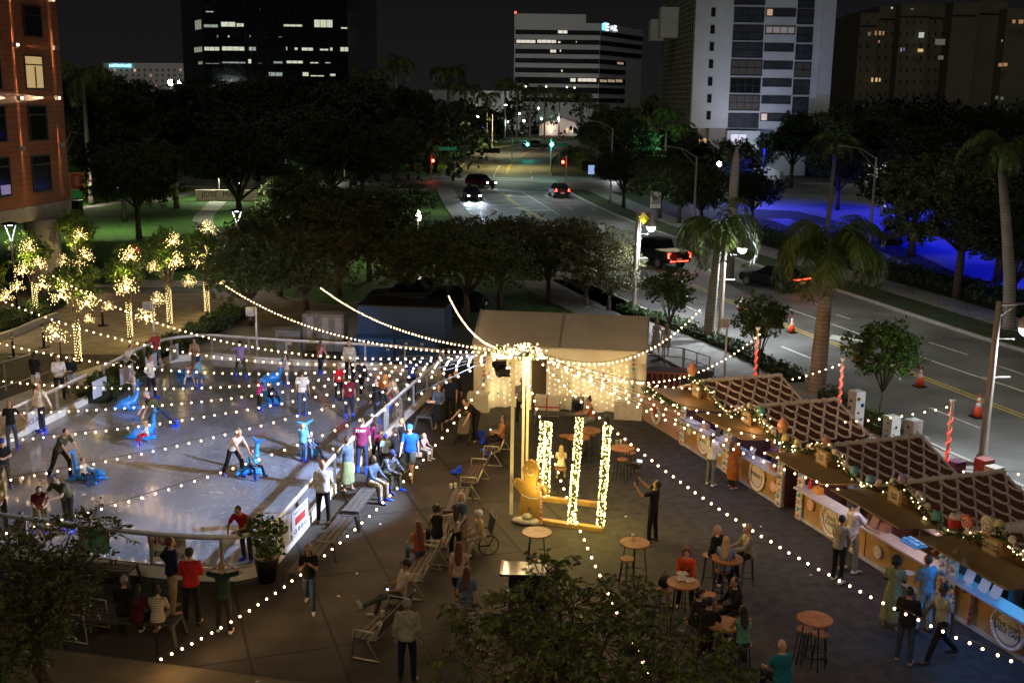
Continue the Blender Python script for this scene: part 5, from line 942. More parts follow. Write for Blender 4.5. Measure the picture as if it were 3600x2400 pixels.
for side, u in ((0, .42), (1, W-.42)):
    mb = MB(); mb.plate([q(u-.14, .5, .3), q(u+.14, .5, .3), q(u+.14, HE-.1, .3), q(u-.14, HE-.1, .3)], .03, (*tN, 0)); mb.build('icing_pillar', mat("icing", (.62, .58, .47), .7, var=.1, bump=.6, bscale=20), tt, world=True)
    for k in range(10): z = .62+k*.17; c = q(u, z, .35); mb = MB(); mb.ball(c, (.065, .05, .065), 8, 5); mb.build('gumdrop', mat('drop%d' % (k*7 % 4), cols_[k*7 % 4], .5), tt, world=True)
for k in range(16):
    u = .9+random.random()*(W-1.8); z = .5+random.random()*1.3
    if W*.33 < u < W*.46: continue
    mb = MB(); mb.lathe([(.0, 0), (.05, .01), (.035, .07), (.0, .09)], q(u, z, .27), 8); mb.build('ornament', mat('drop%d' % (k % 3), cols_[k % 3], .4), tt, world=True)
for u, w_, c_, lab, nm in ((W*.5-.35, .9, (.6, .55, .42), 'big white gift box with red ribbon against the tent curtain', 'gift_box'), (W*.62, .42, (.02, .02, .02), 'black loudspeaker standing on the floor before the tent', 'loudspeaker'), (W-.55, 1.0, (.6, .55, .42), 'white boxed base at the right corner of the tent', 'box'), (.25, .8, (.6, .55, .42), 'white boxed base at the left corner of the tent', 'box')):
    c = q(u, 0, .55); t = thing(nm, lab, nm.replace('_', ' '), c, math.atan2(tD[1], tD[0])); hh = .68 if nm != 'loudspeaker' else .66; MB().box((0, 0, hh/2), (w_, .5, hh)).build('body', mat('bx_%d' % int(c_[0]*99), c_, .7), t)
    if nm == 'gift_box': MB().box((0, 0, hh/2+.003), (.06, .51, hh+.004)).build('ribbon', mat("ribbon", (.45, .05, .05), .5), t); MB().box((0, 0, hh/2), (.91, .51, .06)).build('ribbon', mat("ribbon", (.45, .05, .05), .5), t)
    if nm == 'loudspeaker': m = MB(); m.cyl((0, -.251, .42), (0, -.27, .42), .15, n=14); m.cyl((0, -.251, .15), (0, -.27, .15), .08, n=12); m.build('cone', M_dglass, t)
# ================================================================ three columns of lights on timber feet, gingerbread cut-out
M_wood = mat("pale_timber", (.42, .26, .09), .6, var=.25, vscale=4); cl = thing('light_sculpture', 'tall columns wrapped in yellow-white beads standing on two timber beams', 'light sculpture', (*G(2010, 1810), 0))
f1a, f1b, f2a, f2b = V(*G(1905, 1838), 0), V(*G(2122, 1868), 0), V(*G(1908, 1758), 0), V(*G(2130, 1782), 0)
for a, b_ in ((f1a, f1b), (f2a, f2b)): mb = MB(); mb.beam(a+V(0, 0, .06), b_+V(0, 0, .06), .2, .12); mb.build('timber_beam', M_wood, cl, world=True)
G_col = glow("column_bead", (1, .8, .25), 10)
def ccol(base, top, w):
    b = MB(); b.beam(base, top, w*.7, w*.7, (0, 1, 0)); b.build('column_core', mat("column_core", (.05, .05, .02), .8), cl, world=True)
    mb = MB(); d = V(*top)-V(*base); L = float(np.linalg.norm(d)); u, v_ = frame(d)
    for k in range(int(L*165)):
        q_ = random.random(); a = random.random()*2*PI; c, s = math.cos(a), math.sin(a); mx = max(abs(c), abs(s)); p = V(*base)+d*q_+(u*c+v_*s)/mx*(w*.46+random.uniform(0, .03)); mb.ball(p, random.choice((.009, .012, .016)), 4, 3)
    o = mb.build('light_beads', G_col, cl, world=True); o['kind'] = 'stuff'
ztop = lambda px, py, y: atY(px, py, y)
Bz = lambda px, py: V(*G(px, py), .12)
for bpx, tpx in (((2008, 1852), (2038, 1470)), ((2110, 1862), (2136, 1495)), ((1918, 1757), (1928, 1485)), ((1893, 1722), (1912, 1478))):
    base = Bz(*bpx); top = V(*atY(*tpx, base[1]+.15)); ccol(base, top, .17)
for z in (.6, 1.3, 2.0, 2.7): lamp('POINT', (2.05, 28.0, z), 15, (1, .78, .1), size=0, name='column_glow'); lamp('POINT', (1.3, 30.0, z), 12, (1, .78, .1), size=0, name='column_glow'); lamp('POINT', (2.85, 28.7, z), 11, (1, .78, .1), size=0, name='column_glow')
gm = thing('gingerbread_figure', 'flat brown gingerbread cut-out with icing face and candy cane, leaning by the light columns', 'cut-out figure', (*G(1868, 1835), 0), rad(-35)); M_gb = mat("gingerbread", (.34, .19, .035), .7, var=.15)
mb = MB(); out = []
prof = [(-.38, .05), (-.12, .05), (-.05, .45), (.05, .45), (.12, .05), (.38, .05), (.33, .6), (.28, .78), (.55, .95), (.6, 1.12), (.45, 1.2), (.18, 1.12), (.2, 1.3), (.27, 1.5), (.16, 1.75), (0, 1.82), (-.16, 1.75), (-.27, 1.5), (-.2, 1.3), (-.18, 1.12), (-.45, 1.2), (-.6, 1.12), (-.55, .95), (-.28, .78), (-.33, .6)]
mb.plate([(x, 0, z) for x, z in prof], .09, (0, -1, 0)); mb.build('body', M_gb, gm)
M_ic = mat("white_icing", (.7, .66, .5), .6); mb = MB()
for s in (-1, 1): mb.ball((s*.1, -.1, 1.56), .03, 6, 4); mb.tube([(s*.55, -.1, 1.0), (s*.48, -.1, 1.15)], .012, 5); mb.tube([(s*.34, -.1, .15), (s*.14, -.1, .15)], .012, 5)
mb.tube([(-.1, -.1, 1.42), (0, -.1, 1.38), (.1, -.1, 1.42)], .012, 5); mb.tube([(-.28, -.1, .78), (0, -.1, .72), (.28, -.1, .78)], .014, 5); mb.build('icing_pattern', M_ic, gm)
mb = MB(); mb.tube([(.4, -.14, .1), (.4, -.14, 1.0), (.36, -.14, 1.12), (.26, -.14, 1.12), (.22, -.14, 1.02)], .03, 8); mb.build('candy_cane', brick_mat("cane_stripe", (.7, .65, .6), (.55, .04, .04), (.55, .04, .04), 9, .08, .01, axis='XZ', mottling=0), gm)
sb = thing('sandbag', 'white sandbags weighing down the foot of the gingerbread cut-out', 'sandbag', (*G(1845, 1842), 0)); m = MB(); m.ball((0, 0, .1), (.24, .18, .12)); m.ball((.28, -.05, .09), (.2, .16, .1)); m.ball((-.2, .1, .08), (.16, .13, .1)); m.ball((.05, -.05, .24), (.14, .12, .1)); o = m.build('sack', mat("sack", (.55, .5, .4), .9, bump=.6), sb, smooth=True)
gs = thing('prop_board', 'curved brown wooden board standing edge-on right of the gingerbread cut-out', 'board', (*G(1893, 1835), 0)); m = MB(); m.tube([(0, 0, 0), (-.05, .02, .5), (-.02, .0, 1.0), (.08, 0, 1.25)], [.07, .06, .055, .04], 6); m.build('board', M_gb, gs)
# ================================================================ gingerbread stalls
SP0 = V(*G(2400, 1560)); SD = unit(V(*G(3330, 2150))-SP0); SN = V(-SD[1], SD[0]); SRZ = math.atan2(SD[1], SD[0])
M_ply = mat("plywood", (.36, .21, .07), .6, var=.22, vscale=3, bump=.2); M_ply2 = mat("awning_board", (.27, .165, .065), .6, var=.15, vscale=2, bump=.2); M_roof = mat("gingerbread_roof", (.15, .05, .032), .75, var=.2); M_rope = mat("icing_rope", (.82, .66, .56), .7, var=.12, bump=.8, bscale=35)
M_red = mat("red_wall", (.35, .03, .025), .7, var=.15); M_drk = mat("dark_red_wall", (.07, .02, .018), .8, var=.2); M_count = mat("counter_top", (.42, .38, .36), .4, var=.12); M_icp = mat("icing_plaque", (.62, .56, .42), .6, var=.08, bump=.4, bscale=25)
DROP = [mat('gum%d' % i, c, .45, var=.05) for i, c in enumerate([(.10, .38, .34), (.55, .22, .15), (.45, .30, .45), (.6, .5, .2), (.15, .35, .45)])]
def at_stall(s, y): p = SP0+SD*s+SN*y; return (float(p[0]), float(p[1]), 0)
G_gar = glow("garland_bead", (1, .8, .42), 8, 'NONE')
def garland(path, label, r=.13, n=42, sweets=True, seed=0):
    t = thing('garland', label, 'garland', path[0]); P = [V(*p) for p in path]; L = [np.linalg.norm(P[i+1]-P[i]) for i in range(len(P)-1)]; T = sum(L); C = []
    def at(d):
        for i, l in enumerate(L):
            if d <= l or i == len(L)-1: return P[i]+(P[i+1]-P[i])*min(1, d/l)
            d -= l
    for _ in range(int(T*60)): C.append(at(random.random()*T)+V(random.gauss(0, r*.5), random.gauss(0, r*.5), random.gauss(0, r*.5)))
    v, f = leaves(C, 6, .09, .055, .22); v -= np.array(P[0]); npmesh('foliage', v, f, M_hedge, t)
    b = MB()
    for _ in range(int(T*10)): b.ball(at(random.random()*T)+V(random.gauss(0, r*.6), random.gauss(0, r*.6), random.gauss(0, r*.6))-P[0], .016, 5, 3)
    tag(b.build('fairy_lights', G_gar, t), kind='stuff')
    if sweets:
        for k in range(int(T*2.2)):
            c = at((k+.5)/2.2)-P[0]+V(random.gauss(0, .04), random.gauss(0, .04), .1)
            if k % 3: m = MB(); m.ball(c, (.09, .07, .09), 7, 5); m.build('icing_swirl', M_rope, t, smooth=True)
            else: m = MB(); m.lathe([(.11, 0), (.115, .06), (.09, .17), (.04, .2)], c, 10); m.build('gumdrop', DROP[(k+seed) % 5], t, smooth=True)
    return t
def icing_post(t, x, z1, k0=0, y=-.06, w=.2):
    m = MB(); m.box((x, y, z1/2), (w, .08, z1)); m.build('icing_post', M_icp, t)
    m = MB()
    for k in range(int(z1/.11)):
        for s in (-1, 1): m.ball((x+s*w*.5, y-.03, .06+k*.11), (.045, .045, .06), 6, 4)
    m.build('icing_edging', M_icp, t, smooth=True)
    for k in range(int(z1/.2)): m = MB(); m.ball((x, y-.06, .12+k*.2), (.06, .04, .06), 8, 5); m.build('gumdrop', DROP[(k*3+k0) % 5], t, smooth=True)
def plaque(t, x, z, rx, rz, body, size, m=None, ink=None):
    P = [(x+rx*math.cos(a), -.045, z+rz*math.sin(a)) for a in np.linspace(0, 2*PI, 29)[:-1]]; b = MB(); b.plate(P[::-1], .04, (0, -1, 0)); pl = b.build('plaque', m or M_icp, t)
    b = MB(); [b.ball((x+rx*math.cos(a), -.08, z+rz*math.sin(a)), .045, 6, 4) for a in np.linspace(0, 2*PI, int(34*rx/.4))[:-1]]; b.build('icing_rim', M_rope if not m else m, pl, smooth=True)
    b = MB(); b.tube([(x+rx*.8*math.cos(a), -.09, z+rz*.8*math.sin(a)) for a in np.linspace(0, 2*PI, 25)[:-1]], .008, 4, close=True); b.build('ring_line', ink or M_ink, pl)
    text(pl, body, (x, -.09, z), (1, 0, 0), (0, 0, 1), size, ink or M_ink, .003)
def swirl(t, x, z, r, col, y=-.05):
    b = MB(); b.cyl((x, y+.03, z), (x, y-.03, z), r, n=18); d = b.build('lollipop_disc', mat('sw%d' % int(col[0]*99+col[2]*9), col, .5), t, smooth=False); b = MB(); b.tube([(x+r*.92*q/24*math.cos(q*.55), y-.035, z+r*.92*q/24*math.sin(q*.55)) for q in range(25)], .014, 4); b.build('spiral', M_rope, d)
def stall(s0, W, label, sign, plq, inside, items, alley=False, xs=0., pos=(1, 1), sign_x=.45, disc=((.4, .62, (.45, .6, .3)),), awn=(.15, 0)):
    t = thing('market_stall', label, 'market stall', at_stall(s0, 0), SRZ, 'gingerbread market stalls'); D_ = 2.45; ez, rz_ = 1.92, 2.5
    bx = lambda c, s, n_, m: MB().box(c, s).build(n_, m, t)
    bx((W/2, 0, .5), (W-.02, .05, .82), 'front_panel', M_ply); bx((W/2, -.02, .05), (W, .1, .09), 'base_rail', M_kerb); bx((W/2, -.06, .95), (W-.12, .46, .05), 'counter', M_count)
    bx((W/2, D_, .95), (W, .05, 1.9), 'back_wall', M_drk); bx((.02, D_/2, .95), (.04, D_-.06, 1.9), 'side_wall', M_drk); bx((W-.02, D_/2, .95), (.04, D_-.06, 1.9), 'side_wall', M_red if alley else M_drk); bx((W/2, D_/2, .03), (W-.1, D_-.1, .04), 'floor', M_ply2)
    b = MB(); b.plate([(0, -.0, ez-.05), (W, 0, ez-.05), (W/2, 0, rz_-.04)], .04, (0, -1, 0)); b.build('gable', M_ply, t); b = MB(); b.plate([(0, D_+.03, ez-.05), (W/2, D_+.03, rz_-.04), (W, D_+.03, ez-.05)], .04, (0, 1, 0)); b.build('gable', M_red, t)
    for sgn in (1, -1):
        e, r_ = (W+.1, W/2) if sgn > 0 else (-.1, W/2); b = MB(); b.plate([(e, -.22, ez-.03), (e, D_+.2, ez-.03), (r_, D_+.2, rz_), (r_, -.22, rz_)], .05, (sgn*.3, 0, 1)); b.build('roof', M_roof, t)
        ns, ny = 5, 6; Ls = abs(e-r_); tb = MB(); yl = D_+.42
        pt = lambda y, f: (r_+(e-r_)*f, -.22+y, rz_+.075+(ez-.03-rz_)*f)
        for i in range(ns):
            f0_ = (i+.12)/ns
            for j in range(ny+(i % 2)):
                y0 = yl*(j-(.5 if i % 2 else 0))/ny; P = []
                for k in range(7): q_ = k/6; yy = min(yl, max(0, y0+yl/ny*q_)); P.append(pt(yy, min(1, f0_+math.sin(PI*q_)**.75*.98/ns)))
                tb.tube([V(*p)+V(0, 0, random.uniform(-.006, .006)) for p in P], [.033+random.uniform(-.008, .01) for _ in P], 5)
        for yy in (0, yl): tb.tube([pt(yy, q_/6) for q_ in range(7)], .045, 5)
        tb.build('icing_net', M_rope, t, smooth=True)
    b = MB(); b.tube([(W/2+.02*math.sin(k*2), -.26+k*(D_+.5)/30, rz_+.1+.02*math.cos(k*2)) for k in range(31)], [.06+.02*(k % 2) for k in range(31)], 7); b.build('ridge_rope', M_rope, t, smooth=True)
    a0, a1 = awn[0]+.12, W-.1+awn[1]; b = MB(); b.plate([(a0, -.02, 1.97), (a1, -.02, 1.97), (a1+.02, -1.42, 2.12), (a0+.02, -1.42, 2.12)], .03, (0, 0, 1)); b.build('awning', M_ply2, t)
    sx_ = sign_x*W; b = MB(); b.box((sx_, -.34, 2.24), (.5, .05, .42)); sg = b.build('hanging_sign', M_ply, t); b = MB(); b.box((sx_, -.37, 2.24), (.38, .02, .32)); b.build('sign_face', mat("sign_cream2", (.55, .45, .30), .7), sg); text(sg, sign, (sx_, -.385, 2.24), (1, 0, 0), (0, 0, 1), .095, M_ink, .002)
    if plq: plaque(t, *plq)
    for x, z, c in disc: swirl(t, x, z, .17, c)
    if pos[0]: icing_post(t, .1, 1.9, 1)
    if pos[1]: icing_post(t, W-.1, 1.9, 2)
    # shelves, goods and the lamp inside
    b = MB(); b.box((W/2, 1.5, .9), (W*.8, .5, .04)); b.box((W/2, 1.5, 1.35), (W*.8, .3, .03)); 
    for x in (.12*W, .88*W): b.box((x, 1.5, .7), (.04, .4, 1.36))
    b.build('shelf', mat("shelf_metal", (.3, .3, .32), .4, .5), t)
    col, pw, em = inside; b = MB(); b.box((W*.5, 1.0, 1.84), (W*.7, .06, .04)); b.build('strip_light', glow('strip_%d' % int(col[0]*99), col, em, 'NONE'), t); l = lamp('AREA', (W*.5, .95, 1.8), pw, col, t, .4, name='stall_light'); l.data.shape = 'RECTANGLE'; l.data.size = W*.7; l.data.size_y = .3; spill_lamp = lamp('AREA', (W*.5, -.75, 1.93), pw*.9, (col[0]*.5, col[1]*.65, 1), t, .3); spill_lamp.data.shape = 'RECTANGLE'; spill_lamp.data.size = W*.6; spill_lamp.rotation_euler = (rad(-20), 0, 0)  # second area lamp added under the awning for bluish spill
    for it in items:
        nm, lab, kind, x, y, c = it; o = thing(nm, lab, nm.replace('_', ' '), tuple(V(*at_stall(s0+x, y))+V(0, 0, .975 if y < .3 else .92)), SRZ); m = MB()
        if kind == 'cups':
            for i in range(4):
                for j in range(2): m.lathe([(.03, 0), (.04, .1)], (i*.1-.15, j*.09, 0), 8)
        elif kind == 'box': m.box((0, 0, .09), (.28, .16, .18)); m.box((0, -.085, .1), (.2, .01, .12))
        elif kind == 'papers': m.box((0, 0, .01), (.35, .25, .02), rz=.3); m.box((.22, .03, .03), (.3, .2, .015), rz=-.2); m.box((-.2, 0, .012), (.2, .14, .025), rz=.6)
        elif kind == 'bottle': m.lathe([(.05, 0), (.05, .18), (.02, .22), (.02, .28)], (0, 0, 0), 10); m.cyl((.02, 0, .28), (.08, 0, .28), .012, n=6)
        elif kind == 'screen': m.plate([(-.14, 0, .02), (.14, 0, .02), (.14, .1, .26), (-.14, .1, .26)], .015, (0, -1, .3)); m.box((0, .05, .01), (.12, .12, .02))
        elif kind == 'tray': m.box((0, 0, .02), (.6, .35, .03)); [m.box((-.2+.2*i, -.08+.16*j, .06), (.15, .1, .06)) for i in range(3) for j in range(2)]
        elif kind == 'crates':
            for i in range(5):
                for j in range(3): m.box((-.4+.2*i, 0, .06+.12*j), (.18, .14, .1))
        m.build('body', mat('it_%d_%d' % (int(c[0]*99), int(c[2]*99)), c, .5, var=.1), o)
    return t
white_in = ((.45, .58, 1), 16, 4)
stall(0, 3.1, 'first gingerbread stall beside the tent, its sign reading rolls', 'ROLLS', (1.55, .58, .34, .4, 'ROLLS', .15), white_in,
      [('papers', 'white papers strewn on the counter of the first stall', 'papers', .7, -.05, (.7, .7, .72)), ('cardboard_box', 'brown carton on the first stall counter under the awning', 'box', 1.5, 0, (.42, .3, .2)), ('tablet', 'dark screen standing on the first stall counter', 'screen', 2.3, -.02, (.02, .02, .03))], disc=((.55, .66, (.40, .55, .34)), (2.6, .55, (.45, .6, .4))))
stall(3.12, 3.1, "second gingerbread stall, its round plaque reading byrdie's", "BYRDIE'S", (1.75, .52, .4, .44, "BYRDIE'S", .17), white_in,
      [('paper_cups', 'rows of white paper cups on the second stall counter', 'cups', 2.05, -.05, (.75, .75, .75)), ('napkin_box', 'brown box with a white label on the second stall counter', 'box', 2.65, -.08, (.3, .13, .06)), ('tablet', 'white payment screen on the second stall counter', 'screen', 1.3, -.05, (.6, .6, .6)), ('papers', 'flyers near the left end of the second stall counter', 'papers', .6, -.02, (.5, .55, .7))], disc=((2.65, .5, (.6, .3, .2)),), pos=(1, 1))
stall(7.05, 3.0, 'third gingerbread stall, its icing plaque reading snack chalet', 'Snack\nChalet', (1.6, .52, .42, .42, 'Snack\nChalet', .19), ((.7, .78, 1), 14, 4),
      [('sauce_bottle', 'red pump bottle at the left end of the third stall', 'bottle', .35, .05, (.5, .03, .02)), ('crate', 'orange crate at the left end of the third stall', 'box', .75, .05, (.6, .25, .03)), ('drink_cartons', 'stack of dark red drink cartons inside the third stall', 'crates', 1.5, 1.3, (.3, .03, .04)), ('tablet', 'grey till screen in the third stall', 'screen', 2.3, .1, (.2, .25, .3))], disc=((.6, .62, (.6, .55, .2)),), pos=(1, 0))
stall(10.07, 3.0, 'fourth gingerbread stall with a pinkish counter and snacks under a white glow', 'Snack\nChalet', None, ((.9, .75, .8), 12, 4),
      [('snack_packets', 'bright blue and white snack packets in the fourth stall', 'tray', 1.45, .25, (.1, .4, .9)), ('menu_card', 'small dark framed card on the fourth stall counter', 'screen', .25, -.05, (.15, .05, .04)), ('napkin_box', 'brown box on the far left of the fourth stall counter', 'box', .55, .1, (.25, .12, .08))], alley=True, disc=((.55, .45, (.55, .45, .40)), (2.45, .5, (.5, .25, .15))), pos=(0, 1))
stall(13.2, 3.15, 'fifth gingerbread stall glowing blue inside, its plaque reading the top shelf', 'THE TOP\nSHELF CAFE', (1.85, .5, .45, .42, 'THE TOP\nSHELF CAFE', .15), ((.03, .45, 1), 28, 4),
      [('card_reader', 'little payment terminal with a lit screen on the blue-lit counter', 'screen', .5, -.02, (.5, .55, .6)), ('menu_stand', 'pair of white menu panels on the blue-lit counter', 'screen', 1.0, -.05, (.5, .45, .4)), ('menu_stand', 'second white menu panel beside the first on the blue-lit counter', 'screen', 1.35, -.05, (.5, .45, .4)), ('bottles', 'clear bottles inside the blue-lit stall', 'cups', 2.3, .3, (.3, .5, .6))], disc=(), pos=(1, 0))
stall(16.5, 3.0, 'last gingerbread stall, cut by the right edge of the photo', 'GIFTS', None, ((.4, .6, 1), 20, 4), [], disc=(), pos=(1, 0))
for s, h_, lab in ((13.2+.75, .85, 'striped candy cane on the front of the blue-lit stall, left of its plaque'), (13.2+2.75, .85, 'striped candy cane on the front of the blue-lit stall, right of its plaque')):
    t = thing('candy_cane', lab, 'candy cane', tuple(V(*at_stall(s, -.09))), SRZ); m = MB(); m.tube([(0, 0, .08), (0, 0, .85)]+[(-.12+.12*math.cos(a), 0, .85+.12*math.sin(a)) for a in np.linspace(.3, PI, 6)]+[(-.24, 0, .75)], .045, 8); m.build('cane', _M["cane_stripe"], t, smooth=True)
def gp(s, z, y=-.26): return tuple(V(*at_stall(s, y))+V(0, 0, z))
garland([gp(.9, 2.42), gp(1.55, 2.58), gp(3.1, 2.0), gp(3.5, 2.02)], 'lit green garland along the gable of the first stall', seed=1, sweets=False)
garland([gp(3.6, 2.05), gp(4.67, 2.55), gp(6.2, 1.98), gp(6.9, 1.98)], 'lit green garland along the gable of the second stall, ending above the dark gap', seed=2)
garland([gp(6.95, 2.0), gp(7.4, 2.1), gp(8.55, 2.55), gp(10.05, 1.98)], 'lit green garland along the gable of the third stall with a pale lollipop', seed=3)
garland([gp(10.1, 2.0), gp(11.55, 2.55), gp(13.1, 1.98)], 'lit green garland along the gable of the fourth stall with green gumdrops', seed=4)
garland([gp(13.15, 2.0), gp(13.8, 2.15), gp(14.8, 2.58), gp(16.4, 1.98)], 'lit green garland over the blue-lit stall with swirl lollipops', seed=0)
for s, z, lab, r_ in ((.9, 2.62, 'orange and pink cupcake ornament on the gable tip of the first stall', .15), (6.35, 2.3, 'pink swirl cupcake ornament between the second and third stalls', .16)):
    t = thing('cupcake_ornament', lab, 'ornament', gp(s, z)); m = MB(); m.lathe([(.09, 0), (.13, .15)], (0, 0, 0), 12); m.build('cup', mat("cup_gold", (.55, .33, .15), .6), t); m = MB(); m.lathe([(.16, .15), (.17, .22), (.13, .32), (.06, .4), (.01, .46)], (0, 0, 0), 12); m.build('swirl', mat("swirl_pink", (.6, .25, .16), .6), t, smooth=True)
for i, (s, z) in enumerate(((13.75, 2.35), (15.9, 2.45), (14.35, 2.55))):
    t = thing('lollipop_ornament', ['red and white swirl lollipop above the blue-lit stall', 'red swirl lollipop at the right edge of the frame', 'white swirl lollipop beside the ridge of the blue-lit stall'][i], 'lollipop', gp(s, z), SRZ); swirl(t, 0, .1, .17, ((.6, .1, .08), (.6, .12, .1), (.7, .65, .5))[i], 0)
t = thing('red_mug', 'red mug heaped with cream on the garland above the blue-lit stall', 'mug', gp(13.4, 2.2)); m = MB(); m.lathe([(.15, 0), (.16, .2)], (0, 0, 0), 12); m.build('mug', mat("mug_red", (.5, .04, .03), .4), t); m = MB(); [m.ball((.09*math.cos(a), .09*math.sin(a), .23), .07, 6, 4) for a in np.linspace(0, 6, 7)]; m.build('cream', M_rope, t, smooth=True)
# boarded panel with a wreath between the tent and the first stall
pa, pb = V(*G(2262, 1478)), V(*G(2394, 1558)); t = thing('boarded_screen', 'pinkish slatted wooden screen with greenery between tent and first stall', 'screen', (float(pa[0]), float(pa[1]), 0)); fp2 = Facade(pa, pb, t); Wp = float(np.linalg.norm(pb-pa)); b = MB()
for k in range(8): fp2.rect(b, 0, Wp, .05+k*.14, .17+k*.14, .03+.004*(k % 2), .03)
b.build('slats', mat("pink_boards", (.42, .25, .19), .7, var=.15), t, world=True); garland([tuple(V(*fp2.p(0, 1.2, .05))), tuple(V(*fp2.p(Wp, 1.2, .05)))], 'unlit frosted greenery along the top of the pinkish screen', sweets=False)
wr = thing('wreath', 'white ring wreath with a red bow on the pinkish screen', 'wreath', fp2.p(Wp*.42, .55, .12), math.atan2(fp2.D[1], fp2.D[0])); m = MB(); m.tube([(.27*math.cos(a), 0, .3*math.sin(a)) for a in np.linspace(0, 2*PI, 21)[:-1]], .07, 7, close=True); m.build('ring', mat("frost", (.6, .58, .5), .8, bump=1., bscale=40), wr, smooth=True); m = MB(); m.box((0, -.08, .3), (.2, .05, .14)); m.box((.0, -.08, .12), (.1, .04, .3)); m.build('bow', mat("ribbon", (.45, .05, .05), .5), wr)
# lit poles
M_ledr = glow("red_led", (1, .02, .012), 2.2)
for i, (x, y, h_, lab) in enumerate(((9.54, 42.3, 2.7, 'farthest post wound with a glowing red light, left of the round-leaved tree'), (11.72, 38.35, 2.45, 'middle post wound with a glowing red light, beside the tall ornament column'), (13.1, 31.9, 2.7, 'nearest post wound with a glowing red light, above the fourth roof'))):
    t = thing('lit_post', lab, 'post', (x, y, 0), group='posts wound with red light'); MB().cyl((0, 0, 0), (0, 0, h_), .05, n=10).build('post', mat("post_pink", (.5, .35, .3), .5), t, smooth=True)
    m = MB(); n_ = int(h_/.052); m.tube([(.062*math.cos(k*.9), .062*math.sin(k*.9), .35+k*.045) for k in range(n_-4)], .014, 4); m.build('red_light', M_ledr, t, smooth=True); MB().lathe([(.05, 0), (.1, .12)], (0, 0, h_-.02), 10).build('cap', M_rail, t)
    for z in (.8, 1.7): lamp('POINT', (-.16, -.1, z), 5, (1, .03, .01), t, 0)
# columns decorated with glass balls
BC = [(.02, .05, .3), (.01, .2, .08), (.05, .2, .4), (.55, .35, .05), (.3, .12, .35)]
for i, (px, py, h_, col, lab) in enumerate(((3000, 1545, 1.75, (.6, .58, .55), 'tall white column studded with dark blue balls, next to the middle red-lit post'), (3128, 1572, 1.1, (.62, .6, .55), 'white column with a gold ball, behind the third roof'), (3200, 1620, 1.4, (.6, .6, .57), 'white column with green and blue balls, tallest of the pair behind the third roof'), (3232, 1640, 1.0, (.6, .6, .57), 'short white column with dark balls, right of the green and blue one'), (3352, 1712, .85, (.15, .03, .12), 'small purple box column behind the nearest red-lit post'), (3450, 1722, 1.0, (.35, .05, .04), 'red column with yellow dots beside the base of the big lamp post'), (3485, 1740, .9, (.6, .58, .55), 'white column with violet balls beside the red one'))):
    t = thing('ornament_column', lab, 'column', (*G(px, py), 0), rad(25)); MB().prism([(-.2, -.2), (.2, -.2), (.2, .2), (-.2, .2)], 0, h_).build('column', mat('oc_%d_%d' % (int(col[0]*99), int(col[1]*99)), col, .6, var=.08), t)
    for k in range(int(h_*7)): m = MB(); sd = k % 2; z = .15+k*(h_-.25)/int(h_*7); r_ = random.choice((.03, .045, .07)); c = (random.uniform(-.1, .1), -.2, z) if sd else (-.2, random.uniform(-.1, .1), z); m.ball(c, r_, 8, 6); m.build('glass_ball', mat('gb%d' % ((k*3+i) % 5), BC[(k*3+i) % 5], .12, .6, var=0), t, smooth=True)
# rail and service yard between the tent and the pavement
ry = thing('metal_railing', 'galvanised railing frames beside the pavement, right of the tent', 'railing', (*G(2270, 1300), 0)); m = MB(); o_ = V(*G(2270, 1300))
for pa, pb in (((2270, 1300), (2398, 1312)), ((2403, 1315), (2490, 1345))):
    a, b_ = V(*G(*pa)), V(*G(*pb))
    for z in (.15, .7, 1.1): m.cyl((*a, z), (*b_, z), .022, n=6)
    for q_ in (0, .5, 1): c = a+(b_-a)*q_; m.cyl((*c, 0), (*c, 1.12), .025, n=6)
m.build('tubes', mat("galvanised", (.3, .27, .22), .45, .6), ry, world=True)
sv = thing('service_cart', 'low dark service cart with reddish lattice panels behind the railing corner', 'cart', (*G(2330, 1375), 0), rad(-6)); MB().box((0, 0, .5), (2.0, 1.0, .75)).build('body', M_drk, sv); m = MB(); [m.box((-.9+k*.22, -.52, .55), (.06, .03, .6)) for k in range(9)]; m.box((0, -.52, .88), (2, .03, .06)); m.box((0, -.52, .24), (2, .03, .06)); m.build('lattice', mat("reddish", (.35, .12, .08), .6), sv); m = MB(); [m.lathe([(.12, 0), (.14, .2), (.1, .35)], (-.85, -.2+.3*k, .9), 10) for k in range(2)]; m.build('canister', mat("silver_can", (.5, .5, .5), .25, .8), sv, smooth=True)
cs = thing('covered_pallets', 'dark covered crates stacked in the yard behind the first stall', 'crates', (*G(2445, 1380), 0), rad(-15)); m = MB(); m.box((0, 0, .35), (1.4, 1.2, .7)); m.box((.2, .1, .85), (.9, .8, .3)); m.build('cover', mat("tarp", (.02, .025, .03), .6, bump=.5, bscale=5), cs)
